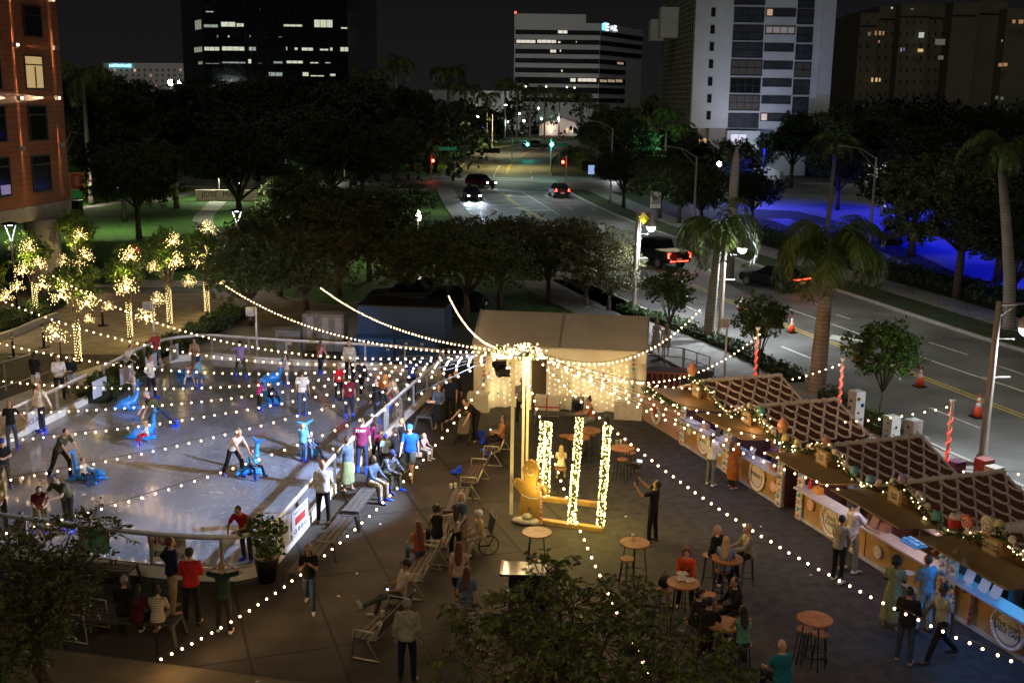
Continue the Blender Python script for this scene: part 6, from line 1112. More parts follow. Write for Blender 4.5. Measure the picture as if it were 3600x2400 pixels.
# ================================================================ tables, stools, benches
M_blk = mat("black_steel", (.015, .015, .015), .45, .3, var=0); M_top = mat("walnut_top", (.30, .13, .05), .45, var=.35, vscale=5); M_alu = mat("bench_tube", (.5, .48, .36), .35, .5, var=0); M_slat = mat("bench_slat", (.055, .035, .025), .6, var=.3, vscale=6); M_dsl = mat("grey_slat", (.05, .043, .037), .7, var=.25, vscale=5)
def mk_table():
    t = thing('bar_table', 'x', 'table', group='high round bar tables'); MB().cyl((0, 0, 1.0), (0, 0, 1.04), .36, n=28).build('tabletop', M_top, t)
    for k in range(4): a = PI/4+k*PI/2; m = MB(); m.cyl((.22*math.cos(a), .22*math.sin(a), 1.0), (.33*math.cos(a), .33*math.sin(a), 0), .014, n=6); m.build('leg', M_blk, t)
    m = MB(); m.tube([(.29*math.cos(a), .29*math.sin(a), .28) for a in np.linspace(0, 2*PI, 21)[:-1]], .01, 5, close=True); m.build('foot_ring', M_blk, t); return t
def mk_stool():
    t = thing('bar_stool', 'x', 'stool', group='round bar stools'); MB().cyl((0, 0, .7), (0, 0, .735), .17, n=20).build('seat', M_top, t)
    for k in range(4): a = k*PI/2; m = MB(); m.cyl((.12*math.cos(a), .12*math.sin(a), .7), (.2*math.cos(a), .2*math.sin(a), 0), .012, n=6); m.build('leg', M_blk, t)
    m = MB(); m.tube([(.17*math.cos(a), .17*math.sin(a), .22) for a in np.linspace(0, 2*PI, 17)[:-1]], .009, 5, close=True); m.build('foot_ring', M_blk, t); return t
tb, st = mk_table(), mk_stool()
TB = [((1888, 1868), 'pale-lit round bar table next to the gingerbread cut-out'), ((2232, 1905), 'round bar table holding a single plastic cup'), ((2402, 2045), 'round bar table piled with food in front of the woman in orange'), ((2032, 1535), 'round bar table of the fair-haired child behind the light columns'), ((2190, 1572), 'round bar table with bottles and cups near the two empty stools'), ((2558, 1960), 'round bar table between the three seated women'), ((2072, 1510), 'round bar table in front of the woman with a high bun'), ((2545, 2190), 'round bar table shared by the four in dark clothes, half hidden by leaves'), ((2865, 2172), 'lone round bar table at the lower right')]
def ztop(px, py): return G(px, py, 1.04)
for i, (p, lab) in enumerate(TB):
    l = ztop(*p)
    if i == 0: tb.location = (*l, 0); tb['label'] = lab
    else: dup(tb, l, i*.7, lab)
SS = [((2205, 1962), 'empty stool left of the table with the single plastic cup'), ((1882, 1975), 'stool tucked under the pale-lit table'), ((2190, 1612), 'empty stool below the table with bottles'), ((2215, 1590), 'second stool behind the table with bottles'), ((2495, 1950), 'stool under the woman in a black top at the three-seat table'), ((2540, 2003), 'stool under the woman in a light blue sweater'), ((2632, 1952), 'stool under the woman with curly blonde hair'), ((2408, 2035), 'stool hidden behind the food-laden table under the woman in orange'), ((2335, 2073), 'stool with a dark handbag left of the food-laden table'), ((2490, 2088), 'empty stool right of the food-laden table'),
      ((1972, 1645), 'stool of the fair-haired child in a white shirt'), ((2075, 1525), 'stool of the woman with a high bun'), ((2440, 2185), 'stool of the dark-curled woman below the food-laden table'), ((2480, 2235), 'stool of the man with short dark hair among the leaves'), ((2600, 2150), 'stool of the woman in black at the lower table'), ((2615, 2260), 'stool of the woman in a teal top'), ((1985, 1530), 'empty stool left of the bun woman, beside a column of light'), ((2830, 2210), 'stool tucked under the lone table'), ((2885, 2225), 'second stool tucked under the lone table')]
for i, (p, lab) in enumerate(SS):
    l = G(*p, .73)
    if i == 0: st.location = (*l, 0); st['label'] = lab
    else: dup(st, l, i*.9, lab)
def bench_plain():
    t = thing('plain_bench', 'x', 'bench', group='backless slatted benches along the barrier')
    for k in range(3): MB().box((0, -.16+.16*k, .44), (1.9, .13, .05)).build('slat', M_dsl, t)
    for s in (-1, 1): m = MB(); m.beam((s*.93, -.24, .45), (s*.93, .24, .45), .07, .06); m.beam((s*.93, -.24, .46), (s*1.0, -.33, 0), .06, .06); m.beam((s*.93, .24, .46), (s*1.0, .33, 0), .06, .06); m.build('end_frame', M_blk if 0 else mat("bench_frame", (.055, .055, .052), .6), t)
    return t
def bench_back():
    t = thing('tube_bench', 'x', 'bench', group='slatted benches with pale tube frames')
    for k in range(4): MB().box((0, -.2+.13*k, .44), (1.7, .1, .03)).build('slat', M_slat, t)
    for k in range(3): MB().box((0, .27+.04*k, .58+.12*k), (1.7, .03, .09)).build('back_slat', M_slat, t)
    for s in (-1, 1): x = s*.86; m = MB(); m.tube([(x, -.3, .01), (x, .32, .01), (x, .05, .42), (x, .26, .55), (x, .38, .88)], .022, 6); m.tube([(x, -.3, .01), (x, -.24, .64), (x, .2, .64), (x, .24, .52)], .022, 6); m.build('side_frame', M_alu, t, smooth=True)
    return t
b1, b2 = bench_plain(), bench_back()
ra = math.degrees(math.atan2(*(V(*G(1419, 1454))-V(*G(1160, 1747)))[::-1]))
BP = [((1090, 1955), ra, 'plain bench nearest the potted plant by the curved barrier'), ((1180, 1860), ra, 'plain bench the bald man in white stands by'), ((1265, 1755), ra, 'plain bench under the man in khaki with blue skates'), ((1352, 1655), ra, 'plain bench under the plaid-shirted man'), ((1430, 1560), ra, 'plain bench holding the two women watching the ice'), ((1510, 1440), ra, 'plain bench further up beside the right barrier'), ((1610, 1755), ra+3, 'plain bench with two paper cups on it'), ((425, 2170), -4, 'long dark bench seating three people with their backs to us'), ((330, 1990), -6, 'dark bench against the front barrier, partly under leaves'), ((2010, 1455), -7, 'long dark bench in front of the tent curtain')]
for i, (p, a, lab) in enumerate(BP):
    l = G(*p, .45)
    if i == 0: b1.location = (*l, 0); b1.rotation_euler.z = rad(a); b1['label'] = lab
    else: dup(b1, l, rad(a), lab, scale=(1.3, 1, 1) if i in (7, 9) else None)
BB = [((1345, 2185), ra-10+180, 'tube-framed bench of the man in a white tee and cap, littered with cups'), ((1478, 1990), ra+180, 'tube-framed bench of the long-haired woman in rust red'), ((1668, 1665), ra+180, 'empty tube-framed bench in front of the phone-reading mother'), ((1745, 1560), ra+180, 'tube-framed bench of the mother reading her phone'), ((1560, 1880), ra+180, 'tube-framed bench of the person with a curly head'), ((300, 2160), 75, 'pale tube-framed chair end at the left edge of the dark bench')]
for i, (p, a, lab) in enumerate(BB):
    l = G(*p, .45)
    if i == 0: b2.location = (*l, 0); b2.rotation_euler.z = rad(a); b2['label'] = lab
    else: dup(b2, l, rad(a), lab, scale=(.45, 1, 1) if i == 5 else None)
def small(name, label, loc, mb, m, rz=0, parts=()): t = thing(name, label, name.replace('_', ' '), loc, rz); mb.build('body', m, t, smooth=False); [p[1].build(p[0], p[2], t) for p in parts]; return t
M_cup = mat("clear_cup", (.6, .6, .5), .2, var=0); M_pap = mat("paper_white", (.62, .58, .5), .7)
def cup(px, py, z, lab, m=None): small('cup', lab, (*G(px, py, z), z), MB().lathe([(.03, 0), (.045, .13)], (0, 0, 0), 10), m or M_cup)
cup(2225, 1895, 1.04, 'clear plastic cup alone on a round bar table'); cup(1585, 1715, .47, 'left paper cup on the plain bench', M_pap); cup(1600, 1713, .47, 'right paper cup on the plain bench', M_pap); cup(2182, 1558, 1.04, 'tall cup on the bottle table', M_cup); cup(2198, 1552, 1.04, 'amber drink on the bottle table', mat("amber", (.5, .3, .05), .3)); cup(2168, 1560, 1.04, 'green-tinted bottle on the bottle table', mat("greenish", (.2, .3, .1), .3))
cup(1347, 2165, .47, 'crumpled white cup on the bench beside the seated man in a cap', M_pap)
for (px, py), lab in (((2395, 2035), 'open food tray with pale wrapping on the laden table'), ((2425, 2042), 'second food tray beside the wrapping on the laden table'), ((2400, 2018), 'pile of sandwich paper on the laden table'), ((2570, 1955), 'small food tray among the three seated women'), ((1345, 2195), 'takeaway bag lying at the end of the littered bench')):
    m = MB(); m.box((0, 0, .02), (.22, .15, .03), rz=.4); m.ball((.02, 0, .04), (.08, .05, .03), 7, 4); m.ball((-.05, .03, .04), (.05, .05, .03), 7, 4); small('food_tray', lab, (*G(px, py, 1.04 if px > 2000 else .47), 1.04 if px > 2000 else .47), m, M_pap)
m = MB(); m.ball((0, 0, .14), (.16, .1, .15), 9, 6); m.tube([(-.1, 0, .25), (0, 0, .4), (.1, 0, .25)], .01, 5); small('handbag', 'dark handbag on the stool left of the laden table', (*G(2335, 2065, .73), .735), m, M_blk)
# serving table with a board, low right of the centre
t = thing('serving_table', 'glossy black serving table with a white sheet on it, half under the leaves', 'table', (*G(1860, 2000, .9), 0), rad(-3)); MB().box((0, 0, .9), (1.3, .75, .05)).build('tabletop', mat("gloss_black", (.02, .02, .02), .1, var=0), t); MB().box((0, .05, .45), (.9, .5, .85)).build('skirt', M_blk, t); MB().box((-.62, 0, .935), (.04, .74, .015)).build('trim', M_rope, t); MB().box((.2, 0, .93), (.4, .5, .006)).build('sheet', M_pap, t)
# strollers
def wheel(t, x, y, r): m = MB(); m.tube([(x, y+r*math.cos(a), r+r*math.sin(a)) for a in np.linspace(0, 2*PI, 17)[:-1]], .018, 6, close=True); m.cyl((x-.02, y, r), (x+.02, y, r), .03, n=8); [m.cyl((x, y, r), (x, y+r*math.cos(a), r+r*math.sin(a)), .006, n=4) for a in np.arange(0, 6, 1.05)]; m.build('wheel', M_blk, t)
def stroller(px, py, face, label, cover):
    t = thing('stroller', label, 'stroller', (*G(px, py), 0), rad(face-90))
    for x in (-.25, .25): wheel(t, x, .35, .11); wheel(t, x, -.3, .14)
    m = MB(); [m.tube([(x, .35, .12), (x, .05, .5), (x, -.35, 1.02)], .015, 6) for x in (-.25, .25)]; [m.tube([(x, -.3, .15), (x, .05, .5)], .015, 6) for x in (-.25, .25)]; m.tube([(-.25, -.35, 1.02), (.25, -.35, 1.02)], .02, 6); m.build('frame', M_blk, t)
    m = MB(); m.loft([(V(0, .32, .42), V(.2, 0, 0), V(0, 0, .03)), (V(0, .1, .42), V(.22, 0, 0), V(0, .03, .06)), (V(0, -.12, .6), V(.22, 0, 0), V(0, .08, .04)), (V(0, -.22, .85), V(.2, 0, 0), V(0, .05, .03))], 10); m.build('seat', mat("stroller_seat", (.12, .10, .07), .9), t, smooth=True)
    m = MB(); m.loft([(V(0, -.26, .8), V(.24, 0, 0), V(0, .05, 0)), (V(0, -.2, 1.0), V(.24, 0, 0), V(0, .2, .02)), (V(0, -.08, 1.1), V(.22, 0, 0), V(0, .2, .06)), (V(0, .02, 1.12), V(.1, 0, 0), V(0, .1, .03))], 12); m.build('canopy', mat("cv%d" % int(cover[0]*99), cover, .8), t, smooth=True)
    MB().box((0, 0, .25), (.36, .45, .12)).build('basket', M_blk, t); return t
stroller(1630, 1555, 262, 'grey hooded stroller pushed by the man bending over it', (.16, .14, .10))
wc = thing('wheelchair', 'light wheelchair with big spoked wheels holding the white-haired lady', 'wheelchair', (*G(1695, 1935), 0), rad(195-90))
for x in (-.28, .28): wheel(wc, x, -.1, .26); wheel(wc, x, .35, .09)
m = MB(); [m.tube([(x, .35, .1), (x, .25, .45), (x, -.2, .48), (x, -.32, 1.0)], .014, 6) for x in (-.23, .23)]; m.build('frame', M_alu, wc); MB().box((0, .05, .47), (.44, .45, .04)).build('seat', M_blk, wc); MB().box((0, -.24, .72), (.44, .03, .45), rx=.15).build('backrest', M_blk, wc)
# planted pot, skates, blue bag, generators, bins
pp = thing('potted_plant', 'bushy round-leaved plant in a tall black pot outside the curved barrier corner', 'potted plant', (*G(940, 2040), 0)); MB().lathe([(.2, 0), (.3, .6), (.3, .62), (.26, .6)], (0, 0, 0), 18).build('pot', M_blk, pp, smooth=True)
C = [(random.gauss(0, .17)*(1+z*.5), random.gauss(0, .17)*(1+z*.5), .65+z) for z in [random.random()*1.0 for _ in range(95)]]; v, f = leaves(C, 7, .1, .06, .6); npmesh('foliage', v, f, M_round, pp); m = MB(); [m.tube([(0, 0, .55), (random.gauss(0, .15), random.gauss(0, .15), 1.5)], [.015, .004], 4) for _ in range(9)]; m.build('stems', M_bark, pp)
def skates(px, py, label, z=0): t = thing('ice_skates', label, 'skates', (*G(px, py, z), z), rad(random.uniform(0, 90))); [MB().cap((s*.08, -.08, .07), (s*.08, .14, .06), .055, .045).cap((s*.08, -.06, .08), (s*.08, -.08, .22), .05, .05).build('skate', _M.get('blue_skate') or mat('blue_skate', (.01, .06, .75), .35, var=.1), t, smooth=True) for s in (-1, 1)]
skates(1605, 1665, 'pair of blue skates left on the dark floor by the empty bench'); skates(1700, 1560, 'heap of blue skates beside the reading mother'); skates(1685, 1535, 'blue skates left of the reading mother, nearest the stroller'); skates(1452, 1985, 'blue skates in a bag under the rust-red woman\'s bench')
gen = thing('storage_container', 'big blue louvred container behind the rink, upper part', 'container', (*G(1408, 1262), 0), rad(-6)); M_blu = brick_mat("blue_louvre", (.015, .07, .22), (.015, .065, .2), (.008, .03, .1), .5, .12, .02, axis='XZ', rough=.5); MB().box((0, 1.2, 1.5), (3.9, 2.0, 1.6)).build('louvred_body', M_blu, gen); MB().box((0, 1.2, 2.32), (3.95, 2.05, .06)).build('roof', M_blk, gen)
gen2 = thing('storage_container', 'lower pair of blue cabinets in front of the louvred container', 'container', (*G(1390, 1275), 0), rad(-6)); MB().box((-.95, .3, .55), (1.8, .8, 1.05)).build('cabinet', mat("blue_paint", (.015, .075, .24), .5, var=.2), gen2); MB().box((.9, .3, .55), (1.75, .8, 1.05)).build('cabinet', _M["blue_paint"], gen2)
for x, z in ((-1.5, .95), (-.3, .6), (.5, .9), (1.2, .9)): MB().box((x, -.11, z), (.14, .01, .08)).build('sticker', M_pap, gen2)
us = thing('utility_cabinet', 'grey utility cabinets on the grass behind the back rail', 'cabinet', (*G(1010, 1240), 0), rad(-5)); MB().box((0, .5, .5), (1.1, .8, .9)).build('cabinet', mat("grey_green", (.17, .18, .15), .6, var=.2), us); MB().box((0, .5, .98), (1.2, .9, .05)).build('lid', mat("grey_lid", (.22, .22, .19), .6), us); MB().box((.1, .09, .5), (.2, .01, .3)).build('notice', M_pap, us)
us = thing('machine_frame', 'grey machine frame with hanging sheets left of the blue containers', 'machine', (*G(1130, 1245), 0), rad(-5)); MB().box((0, .8, .9), (1.9, .8, 1.7)).build('body', mat("grey_machine", (.14, .13, .11), .6, var=.3), us); m = MB(); [m.box((x, .38, .95), (.3, .02, 1.3)) for x in (-.6, .1, .7)]; m.build('panel', mat("grey_panel", (.24, .23, .2), .6), us)
bn = thing('litter_bin', 'dark square bin on the grass beside the copper-clad building', 'bin', (*G(268, 748), 0)); MB().prism([(-.5, -.5), (.5, -.5), (.5, .5), (-.5, .5)], 0, 1.1).build('body', M_blk, bn); MB().box((0, 0, 1.15), (1.2, 1.2, .1)).build('lid', M_blk, bn)
for p, lab in (((48, 1255), 'hooped bollard with white bands nearest the left edge'), ((155, 1220), 'hooped bollard with white bands, second from the left edge'), ((362, 1145), 'bollard half behind the lit tree, third from the left')):
    t = thing('bollard', lab, 'bollard', (*G(*p), 0)); MB().cyl((0, 0, 0), (0, 0, .95), .055, n=10).build('post', M_blk, t, smooth=True); MB().cyl((0, 0, 0), (0, 0, .04), .25, n=14).build('base', M_blk, t); [MB().cyl((0, 0, z), (0, 0, z+.08), .058, n=10).build('band', M_rail, t) for z in (.72, .86)]; m = MB(); m.tube([(-.05, 0, .95), (-.05, 0, 1.05), (0, 0, 1.1), (.05, 0, 1.05), (.05, 0, .95)], .015, 5); m.build('hoop', M_blk, t)
rl2 = thing('glass_balustrade', 'low glass balustrade with a metal rail left of the rink, nearest the left edge', 'balustrade', (*G(20, 1372), 0)); a, b_ = V(*G(-60, 1390)), V(*G(175, 1315)); m = MB(); m.cyl((*a, 1.05), (*b_, 1.05), .03, n=6); m.cyl((*a, .1), (*b_, .1), .02, n=6); m.cyl((*G(22, 1372), 0), (*G(22, 1372), 1.05), .035, n=6); m.build('frame', M_al, rl2, world=True); MB().add([(*a, .12), (*b_, .12), (*b_, 1.0), (*a, 1.0)], [(0, 1, 2, 3)]).build('pane', M_clear, rl2, world=True)
kw = thing('planter_wall', 'low pale planter wall curving at the left edge', 'wall', (*G(0, 1195), 0)); m = MB(); slab(m, smooth([G(*p) for p in ((-60, 1215), (60, 1175), (140, 1140), (200, 1118))]), -.12, .12, 0, .3); m.build('wall', M_conc, kw, world=True)
pl = thing('small_sign', 'little grey plate on a post in the hedge by the pale-shirted man', 'sign', (*G(215, 1270), 0)); MB().cyl((0, 0, 0), (0, 0, .85), .025, n=6).build('post', M_blk, pl); MB().box((0, 0, .95), (.42, .03, .22)).build('plate', mat("plate_grey", (.35, .30, .28), .6), pl)
# ================================================================ vehicles
M_tyre = mat("tyre", (.015, .015, .015), .85, var=0); M_rim = mat("rim", (.35, .35, .36), .3, .9, var=0); M_cgl = mat("car_glass", (.008, .008, .01), .05, var=0, spec=.9)
def rr_sec(hw, z0, z1, y, k=.3):
    """rounded car cross-section"""
    h = z1-z0; return [(hw*.92, y, z0), (hw, y, z0+h*.25), (hw, y, z0+h*.62), (hw*.93, y, z1-h*.06), (hw*.75, y, z1), (-hw*.75, y, z1), (-hw*.93, y, z1-h*.06), (-hw, y, z0+h*.62), (-hw, y, z0+h*.25), (-hw*.92, y, z0)]
def strip(m, S):
    n = len(S[0]); P = [p for s in S for p in s]; Fc = [tuple(range(n)), tuple(range(len(P)-1, len(P)-n-1, -1))]
    for i in range(len(S)-1):
        for k in range(n): l = (k+1) % n; Fc.append((i*n+k, (i+1)*n+k, (i+1)*n+l, i*n+l))
    return m.add(P, Fc)
def car(name, label, px, py, face, kind, col, front=False, brake=False, bar=False, group='vehicles on the road', metal=.3, em=1):
    t = thing(name, label, 'pickup truck' if kind == 'pickup' else 'car', (*G(px, py), 0), rad(face-90), group); paint = mat('paint_%d_%d_%d' % tuple(int(c*999) for c in col), col, .25, metal, var=0, spec=.7)
    if kind == 'pickup': L, W, zb, S = 5.9, 1.0, .45, [(2.9, .80, .5, .95), (2.75, .95, .45, 1.12), (1.4, 1.0, .42, 1.2), (.9, 1.0, .42, 1.24), (-2.6, 1.0, .45, 1.24), (-2.9, .97, .5, 1.22)]; cab = [(1.25, .82, 1.2, 1.22), (.55, .82, 1.22, 1.88), (-.6, .84, 1.22, 1.93), (-1.05, .84, 1.2, 1.88), (-1.2, .84, 1.2, 1.22)]; ax = (1.85, -1.8); wr = .42
    elif kind == 'suv': L, W, zb, S = 4.5, .92, .3, [(2.25, .72, .4, .75), (2.1, .88, .32, .92), (1.1, .92, .3, 1.02), (-1.9, .93, .3, 1.08), (-2.2, .88, .36, 1.05), (-2.25, .80, .45, .95)]; cab = [(1.15, .74, 1.0, 1.03), (.45, .72, 1.02, 1.55), (-.6, .74, 1.05, 1.64), (-1.8, .72, 1.05, 1.56), (-2.15, .76, 1.05, 1.08)]; ax = (1.4, -1.35); wr = .36
    else: L, W, zb, S = 4.6, .92, .25, [(2.3, .70, .35, .62), (2.1, .86, .27, .76), (1.1, .91, .25, .88), (-1.6, .92, .27, .96), (-2.15, .88, .3, .95), (-2.3, .80, .4, .85)]; cab = [(1.0, .74, .86, .89), (.2, .68, .9, 1.36), (-.7, .68, .92, 1.42), (-1.5, .70, .94, 1.2), (-2.0, .76, .94, .98)]; ax = (1.4, -1.4); wr = .33
    m = MB(); strip(m, [rr_sec(hw, z0, z1, y) for y, hw, z0, z1 in S]); m.build('body', paint, t, smooth=False)
    m = MB(); strip(m, [[(hw, y, z0), (hw*.80 if z1-z0 > .1 else hw, y, z1), (-hw*.80 if z1-z0 > .1 else -hw, y, z1), (-hw, y, z0)] for y, hw, z0, z1 in cab]); m.build('windows', M_cgl, t)
    m = MB(); R_ = cab[1:4] if kind != 'pickup' else cab[1:4]; strip(m, [[(hw*.82, y, z1-.02), (hw*.74, y, z1+.035), (-hw*.74, y, z1+.035), (-hw*.82, y, z1-.02)] for y, hw, z0, z1 in R_]); m.build('roof', paint, t)
    for s in (-1, 1):
        for y in ax: m = MB(); m.lathe([(wr*.6, -.11), (wr, -.09), (wr, .09), (wr*.6, .11)], (0, 0, 0), 18); m.v = [(s*(W-.08)+z, y+a, wr+b_) for a, b_, z in m.v]; w = m.build('wheel', M_tyre, t, smooth=False); m = MB(); m.lathe([(.02, -.12), (wr*.62, -.115), (wr*.62, .115), (.02, .12)], (0, 0, 0), 12); m.v = [(s*(W-.08)+z, y+a, wr+b_) for a, b_, z in m.v]; m.build('rim', M_rim, w)
        m = MB(); m.ball((s*(W+.06), cab[0][0]-.15, cab[0][2]+.08), (.08, .05, .06), 7, 5); m.build('mirror', paint, t)
        zl = S[-2][3]-.22; m = MB()
        if kind == 'pickup': m.box((s*.9, -2.91, zl), (.10, .04, .34)); m.box((s*.84, -2.91, zl+.16), (.2, .04, .05))
        elif kind == 'suv': m.box((s*.72, -2.23, zl+.12), (.10, .06, .32), ry=s*.25); m.box((s*.78, -2.2, zl-.02), (.22, .06, .08))
        else: m.box((s*.66, -2.27, zl+.1), (.38, .05, .06))
        m.build('tail_light', glow("tail_on", (1, .035, .015), 14, 'NONE') if brake else mat("tail_off", (.25, .01, .01), .3, var=0), t)
        m = MB(); m.ball((s*(S[0][1]-.06), S[0][0]-.0, S[0][3]-.04), (.14, .07, .085), 8, 5); hl = m.build('headlight', glow("head_on", (.75, .86, 1), 60, 'NONE') if front else mat("head_off", (.3, .3, .3), .2, var=0), t)
        if front: l = lamp('SPOT', (s*.65, S[0][0]+.08, .7), 620*em, (.72, .84, 1), t, .06, spot=56, blend=1, name='headlamp_beam'); l.rotation_euler = (rad(84), 0, 0)
    if bar: m = MB(); m.box((0, S[-1][0]-.01, S[-2][3]-.12 if kind != 'pickup' else .62), (1.5, .04, .045)); m.build('light_bar', glow("tail_on", (1, .03, .015), 14), t)
    m = MB(); m.box((0, S[-1][0]-.03, .62 if kind != 'pickup' else .75), (.45, .02, .16)); m.build('number_plate', M_pap, t); m = MB(); m.box((0, S[0][0]+.0, .45), (1.1, .03, .2)); m.build('grille', M_blk, t)
    if kind == 'pickup': m = MB(); m.box((0, -2.02, 1.27), (1.8, 1.6, .04)); m.build('bed_cover', mat("tan_cover", (.5, .42, .26), .5), t)
    if brake: lamp('POINT', (0, S[-1][0]-.6, .8), 5, (1, .04, .02), t, .3)
    return t
BLK = (.012, .012, .014)
car('pickup_truck', 'black pickup with a tan bed cover and red tail lamps, braking behind the round-leaved tree', 2300, 930, 118, 'pickup', BLK, brake=True, bar=True)
car('parked_car', 'dark car with a long red tail bar turning behind the big palm', 2718, 1010, 125, 'sedan', BLK, brake=True, bar=True)
car('parked_car', 'dark compact suv driving away, red tail lamps, at the junction', 1963, 692, 100, 'suv', (.02, .02, .025), brake=True)
car('parked_car', 'dark red car with lit headlamps, farther of the two oncoming at the left kerb', 1690, 658, -50, 'suv', (.10, .01, .015), front=True, em=.8)
car('parked_car', 'black car with starry headlamps, nearer of the two oncoming at the left kerb', 1660, 700, -82, 'sedan', BLK, front=True, em=1.6)
car('pickup_truck', 'dark pickup crossing far beyond the green traffic lights', 1880, 524, 175, 'pickup', (.03, .04, .06), brake=False)
car('parked_car', 'black van-like car parked under the oaks beside the blue containers', 1440, 1085, 175, 'suv', BLK, group='cars standing under the oaks')
car('parked_car', 'dark car parked just left of the tent, behind the bare-branched oak', 1560, 1100, 170, 'sedan', BLK, group='cars standing under the oaks')
car('parked_car', 'car bathed in blue light, farther of the two in the car park', 3140, 745, 250, 'suv', (.3, .3, .32), group='vehicles in the blue car park')
car('golf_cart', 'small blue-lit utility vehicle in the car park, nearest the dark tree', 3145, 850, 240, 'suv', (.1, .1, .12), group='vehicles in the blue car park')
car('parked_car', 'car at the left end of the long garage, far away', 3210, 472, 0, 'sedan', (.05, .04, .04), brake=True, group='cars before the garage'); car('parked_car', 'car passing the middle of the long garage, far away', 3290, 472, 0, 'sedan', (.05, .04, .04), brake=True, group='cars before the garage')
# ================================================================ cones, lamps, signs, signals
M_or = mat("cone_orange", (.75, .06, .015), .5, var=.05); M_ref = mat("cone_white", (.7, .65, .6), .4, var=0)
cn = thing('traffic_cone', 'orange cone left of the first round-leaved tree beyond the royal palm', 'traffic cone', (*G(2606, 1090), 0), group='cones down the middle of the road'); MB().lathe([(.17, .04), (.10, .42)], (0, 0, 0), 14).build('body', M_or, cn, smooth=True); MB().lathe([(.0, .04), (.104, .40), (.075, .55)], (0, 0, 0), 14).build('white_band', M_ref, cn, smooth=True); MB().lathe([(.075, .55), (.066, .6)], (0, 0, 0), 14).build('orange_band', M_or, cn); MB().lathe([(.066, .6), (.045, .72)], (0, 0, 0), 14).build('white_band', M_ref, cn); MB().lathe([(.045, .72), (.025, .86)], (0, 0, 0), 14).build('tip', M_or, cn); MB().box((0, 0, .02), (.42, .42, .04)).build('base', M_blk, cn)
for p, lab in (((2783, 1168), 'orange cone just left of the thick ringed palm trunk'), ((3013, 1272), 'orange cone half hidden by the round-leaved tree, upper left of it'), ((3233, 1358), 'orange cone at the right edge of the round-leaved tree'), ((3435, 1465), 'orange cone nearest the big lamp post')): dup(cn, G(*p), .3, lab, scale=1.0 if p[0] < 3300 else 1.05)
M_lp = mat("lamp_post_paint", (.30, .25, .21), .55, var=.1); M_lampglow = glow("lamp_glass", (.88, .95, 1), 9, 'NONE')
def bell_lamp(px, py, h, arm, label, e, col=(.85, .92, 1)):
    t = thing('street_lamp', label, 'street lamp', (*G(px, py), 0), 0, 'bell-shaped street lamps'); MB().lathe([(.22, 0), (.2, .35), (.13, .45), (.11, h*.6), (.09, h)], (0, 0, 0), 14).build('post', M_lp, t, smooth=True)
    m = MB(); m.cyl((0, 0, h-.12), (arm, 0, h-.06), .035, n=8); m.tube([(0, 0, h-.55), (arm*.3, 0, h-.28), (arm*.6, 0, h-.12)], .02, 6); m.build('arm', M_lp, t); x = arm
    m = MB(); m.lathe([(.03, .0), (.04, -.12), (.1, -.16), (.1, -.42), (.13, -.46), (.25, -.62), (.27, -.82), (.25, -.84)], (x, 0, h), 18); m.build('hood', M_lp, t, smooth=True)
    m = MB(); m.lathe([(.24, -.82), (.24, -.86), (.2, -1.0), (.1, -1.09), (.01, -1.11)], (x, 0, h), 18); m.build('bowl', M_lampglow, t, smooth=True)
    for z in (.55, .78): m = MB(); m.cyl((-.25, 0, h*z), (.6, 0, h*z), .02, n=6); m.build('banner_rod', M_rail, t)
    lamp('SPOT', (x, 0, h-1.15), e, col, t, .15, spot=165, blend=.6, name='lamp_light').rotation_euler = (0, 0, 0); lamp('POINT', (x, -.05, h-1.3), e*.3, col, t, .2); return t
bell_lamp(3450, 1640, 5.4, .95, 'big street lamp with a bell-shaped hood at the right edge, a glowing bowl beneath', 900)
bell_lamp(2530, 1190, 5.3, .85, 'street lamp with a bell hood in front of the lamplit royal palm', 1400)
bell_lamp(2228, 1105, 5.6, .75, 'street lamp with a glowing bowl under a yellow diamond sign', 1400)
def cobra(px, py, h, dbl, label, arm=2.2, sgn=-1, lit_=0, yaw=0):
    t = thing('cobra_lamp', label, 'street lamp', (*G(px, py), 0), yaw, 'tall curved-arm street lamps'); MB().lathe([(.24, 0), (.2, .5), (.12, .55), (.08, h)], (0, 0, 0), 10).build('pole', M_lp, t, smooth=True)
    for s in ((sgn, -sgn) if dbl else (sgn,)): m = MB(); m.tube([(0, 0, h-.1), (s*arm*.5, 0, h+.55), (s*arm, 0, h+.75)], .04, 6); m.tube([(0, 0, h-.8), (s*arm*.45, 0, h+.2), (s*arm*.6, 0, h+.6)], .025, 5); m.build('arm', M_lp, t); m = MB(); m.ball((s*(arm+.25), 0, h+.73), (.35, .13, .07), 8, 5); m.build('lamp_head', glow("cobra_on", (1, .9, .6), 20, 'NONE') if lit_ else M_lp, t)
    if lit_: lamp('SPOT', (sgn*(arm+.25), 0, h+.6), lit_, (1, .85, .5), t, .2, spot=150, blend=.7).rotation_euler = (0, 0, 0)
    return t
cobra(2145, 716, 8.2, False, 'tall unlit curved-arm lamp on the far verge beside the pavement'); cobra(3050, 930, 7.6, False, 'tall unlit curved-arm lamp beyond the road, before the blue car park'); cobra(2435, 860, 7.0, False, 'tall unlit curved-arm lamp behind the lamplit palm')
cobra(1730, 540, 9, False, 'curved-arm lamp lighting the far road yellow from its left side', 2.4, 1, 5200); cobra(1632, 560, 8.5, False, 'plain tall pole on the grass left of the far road', 1.2, -1)
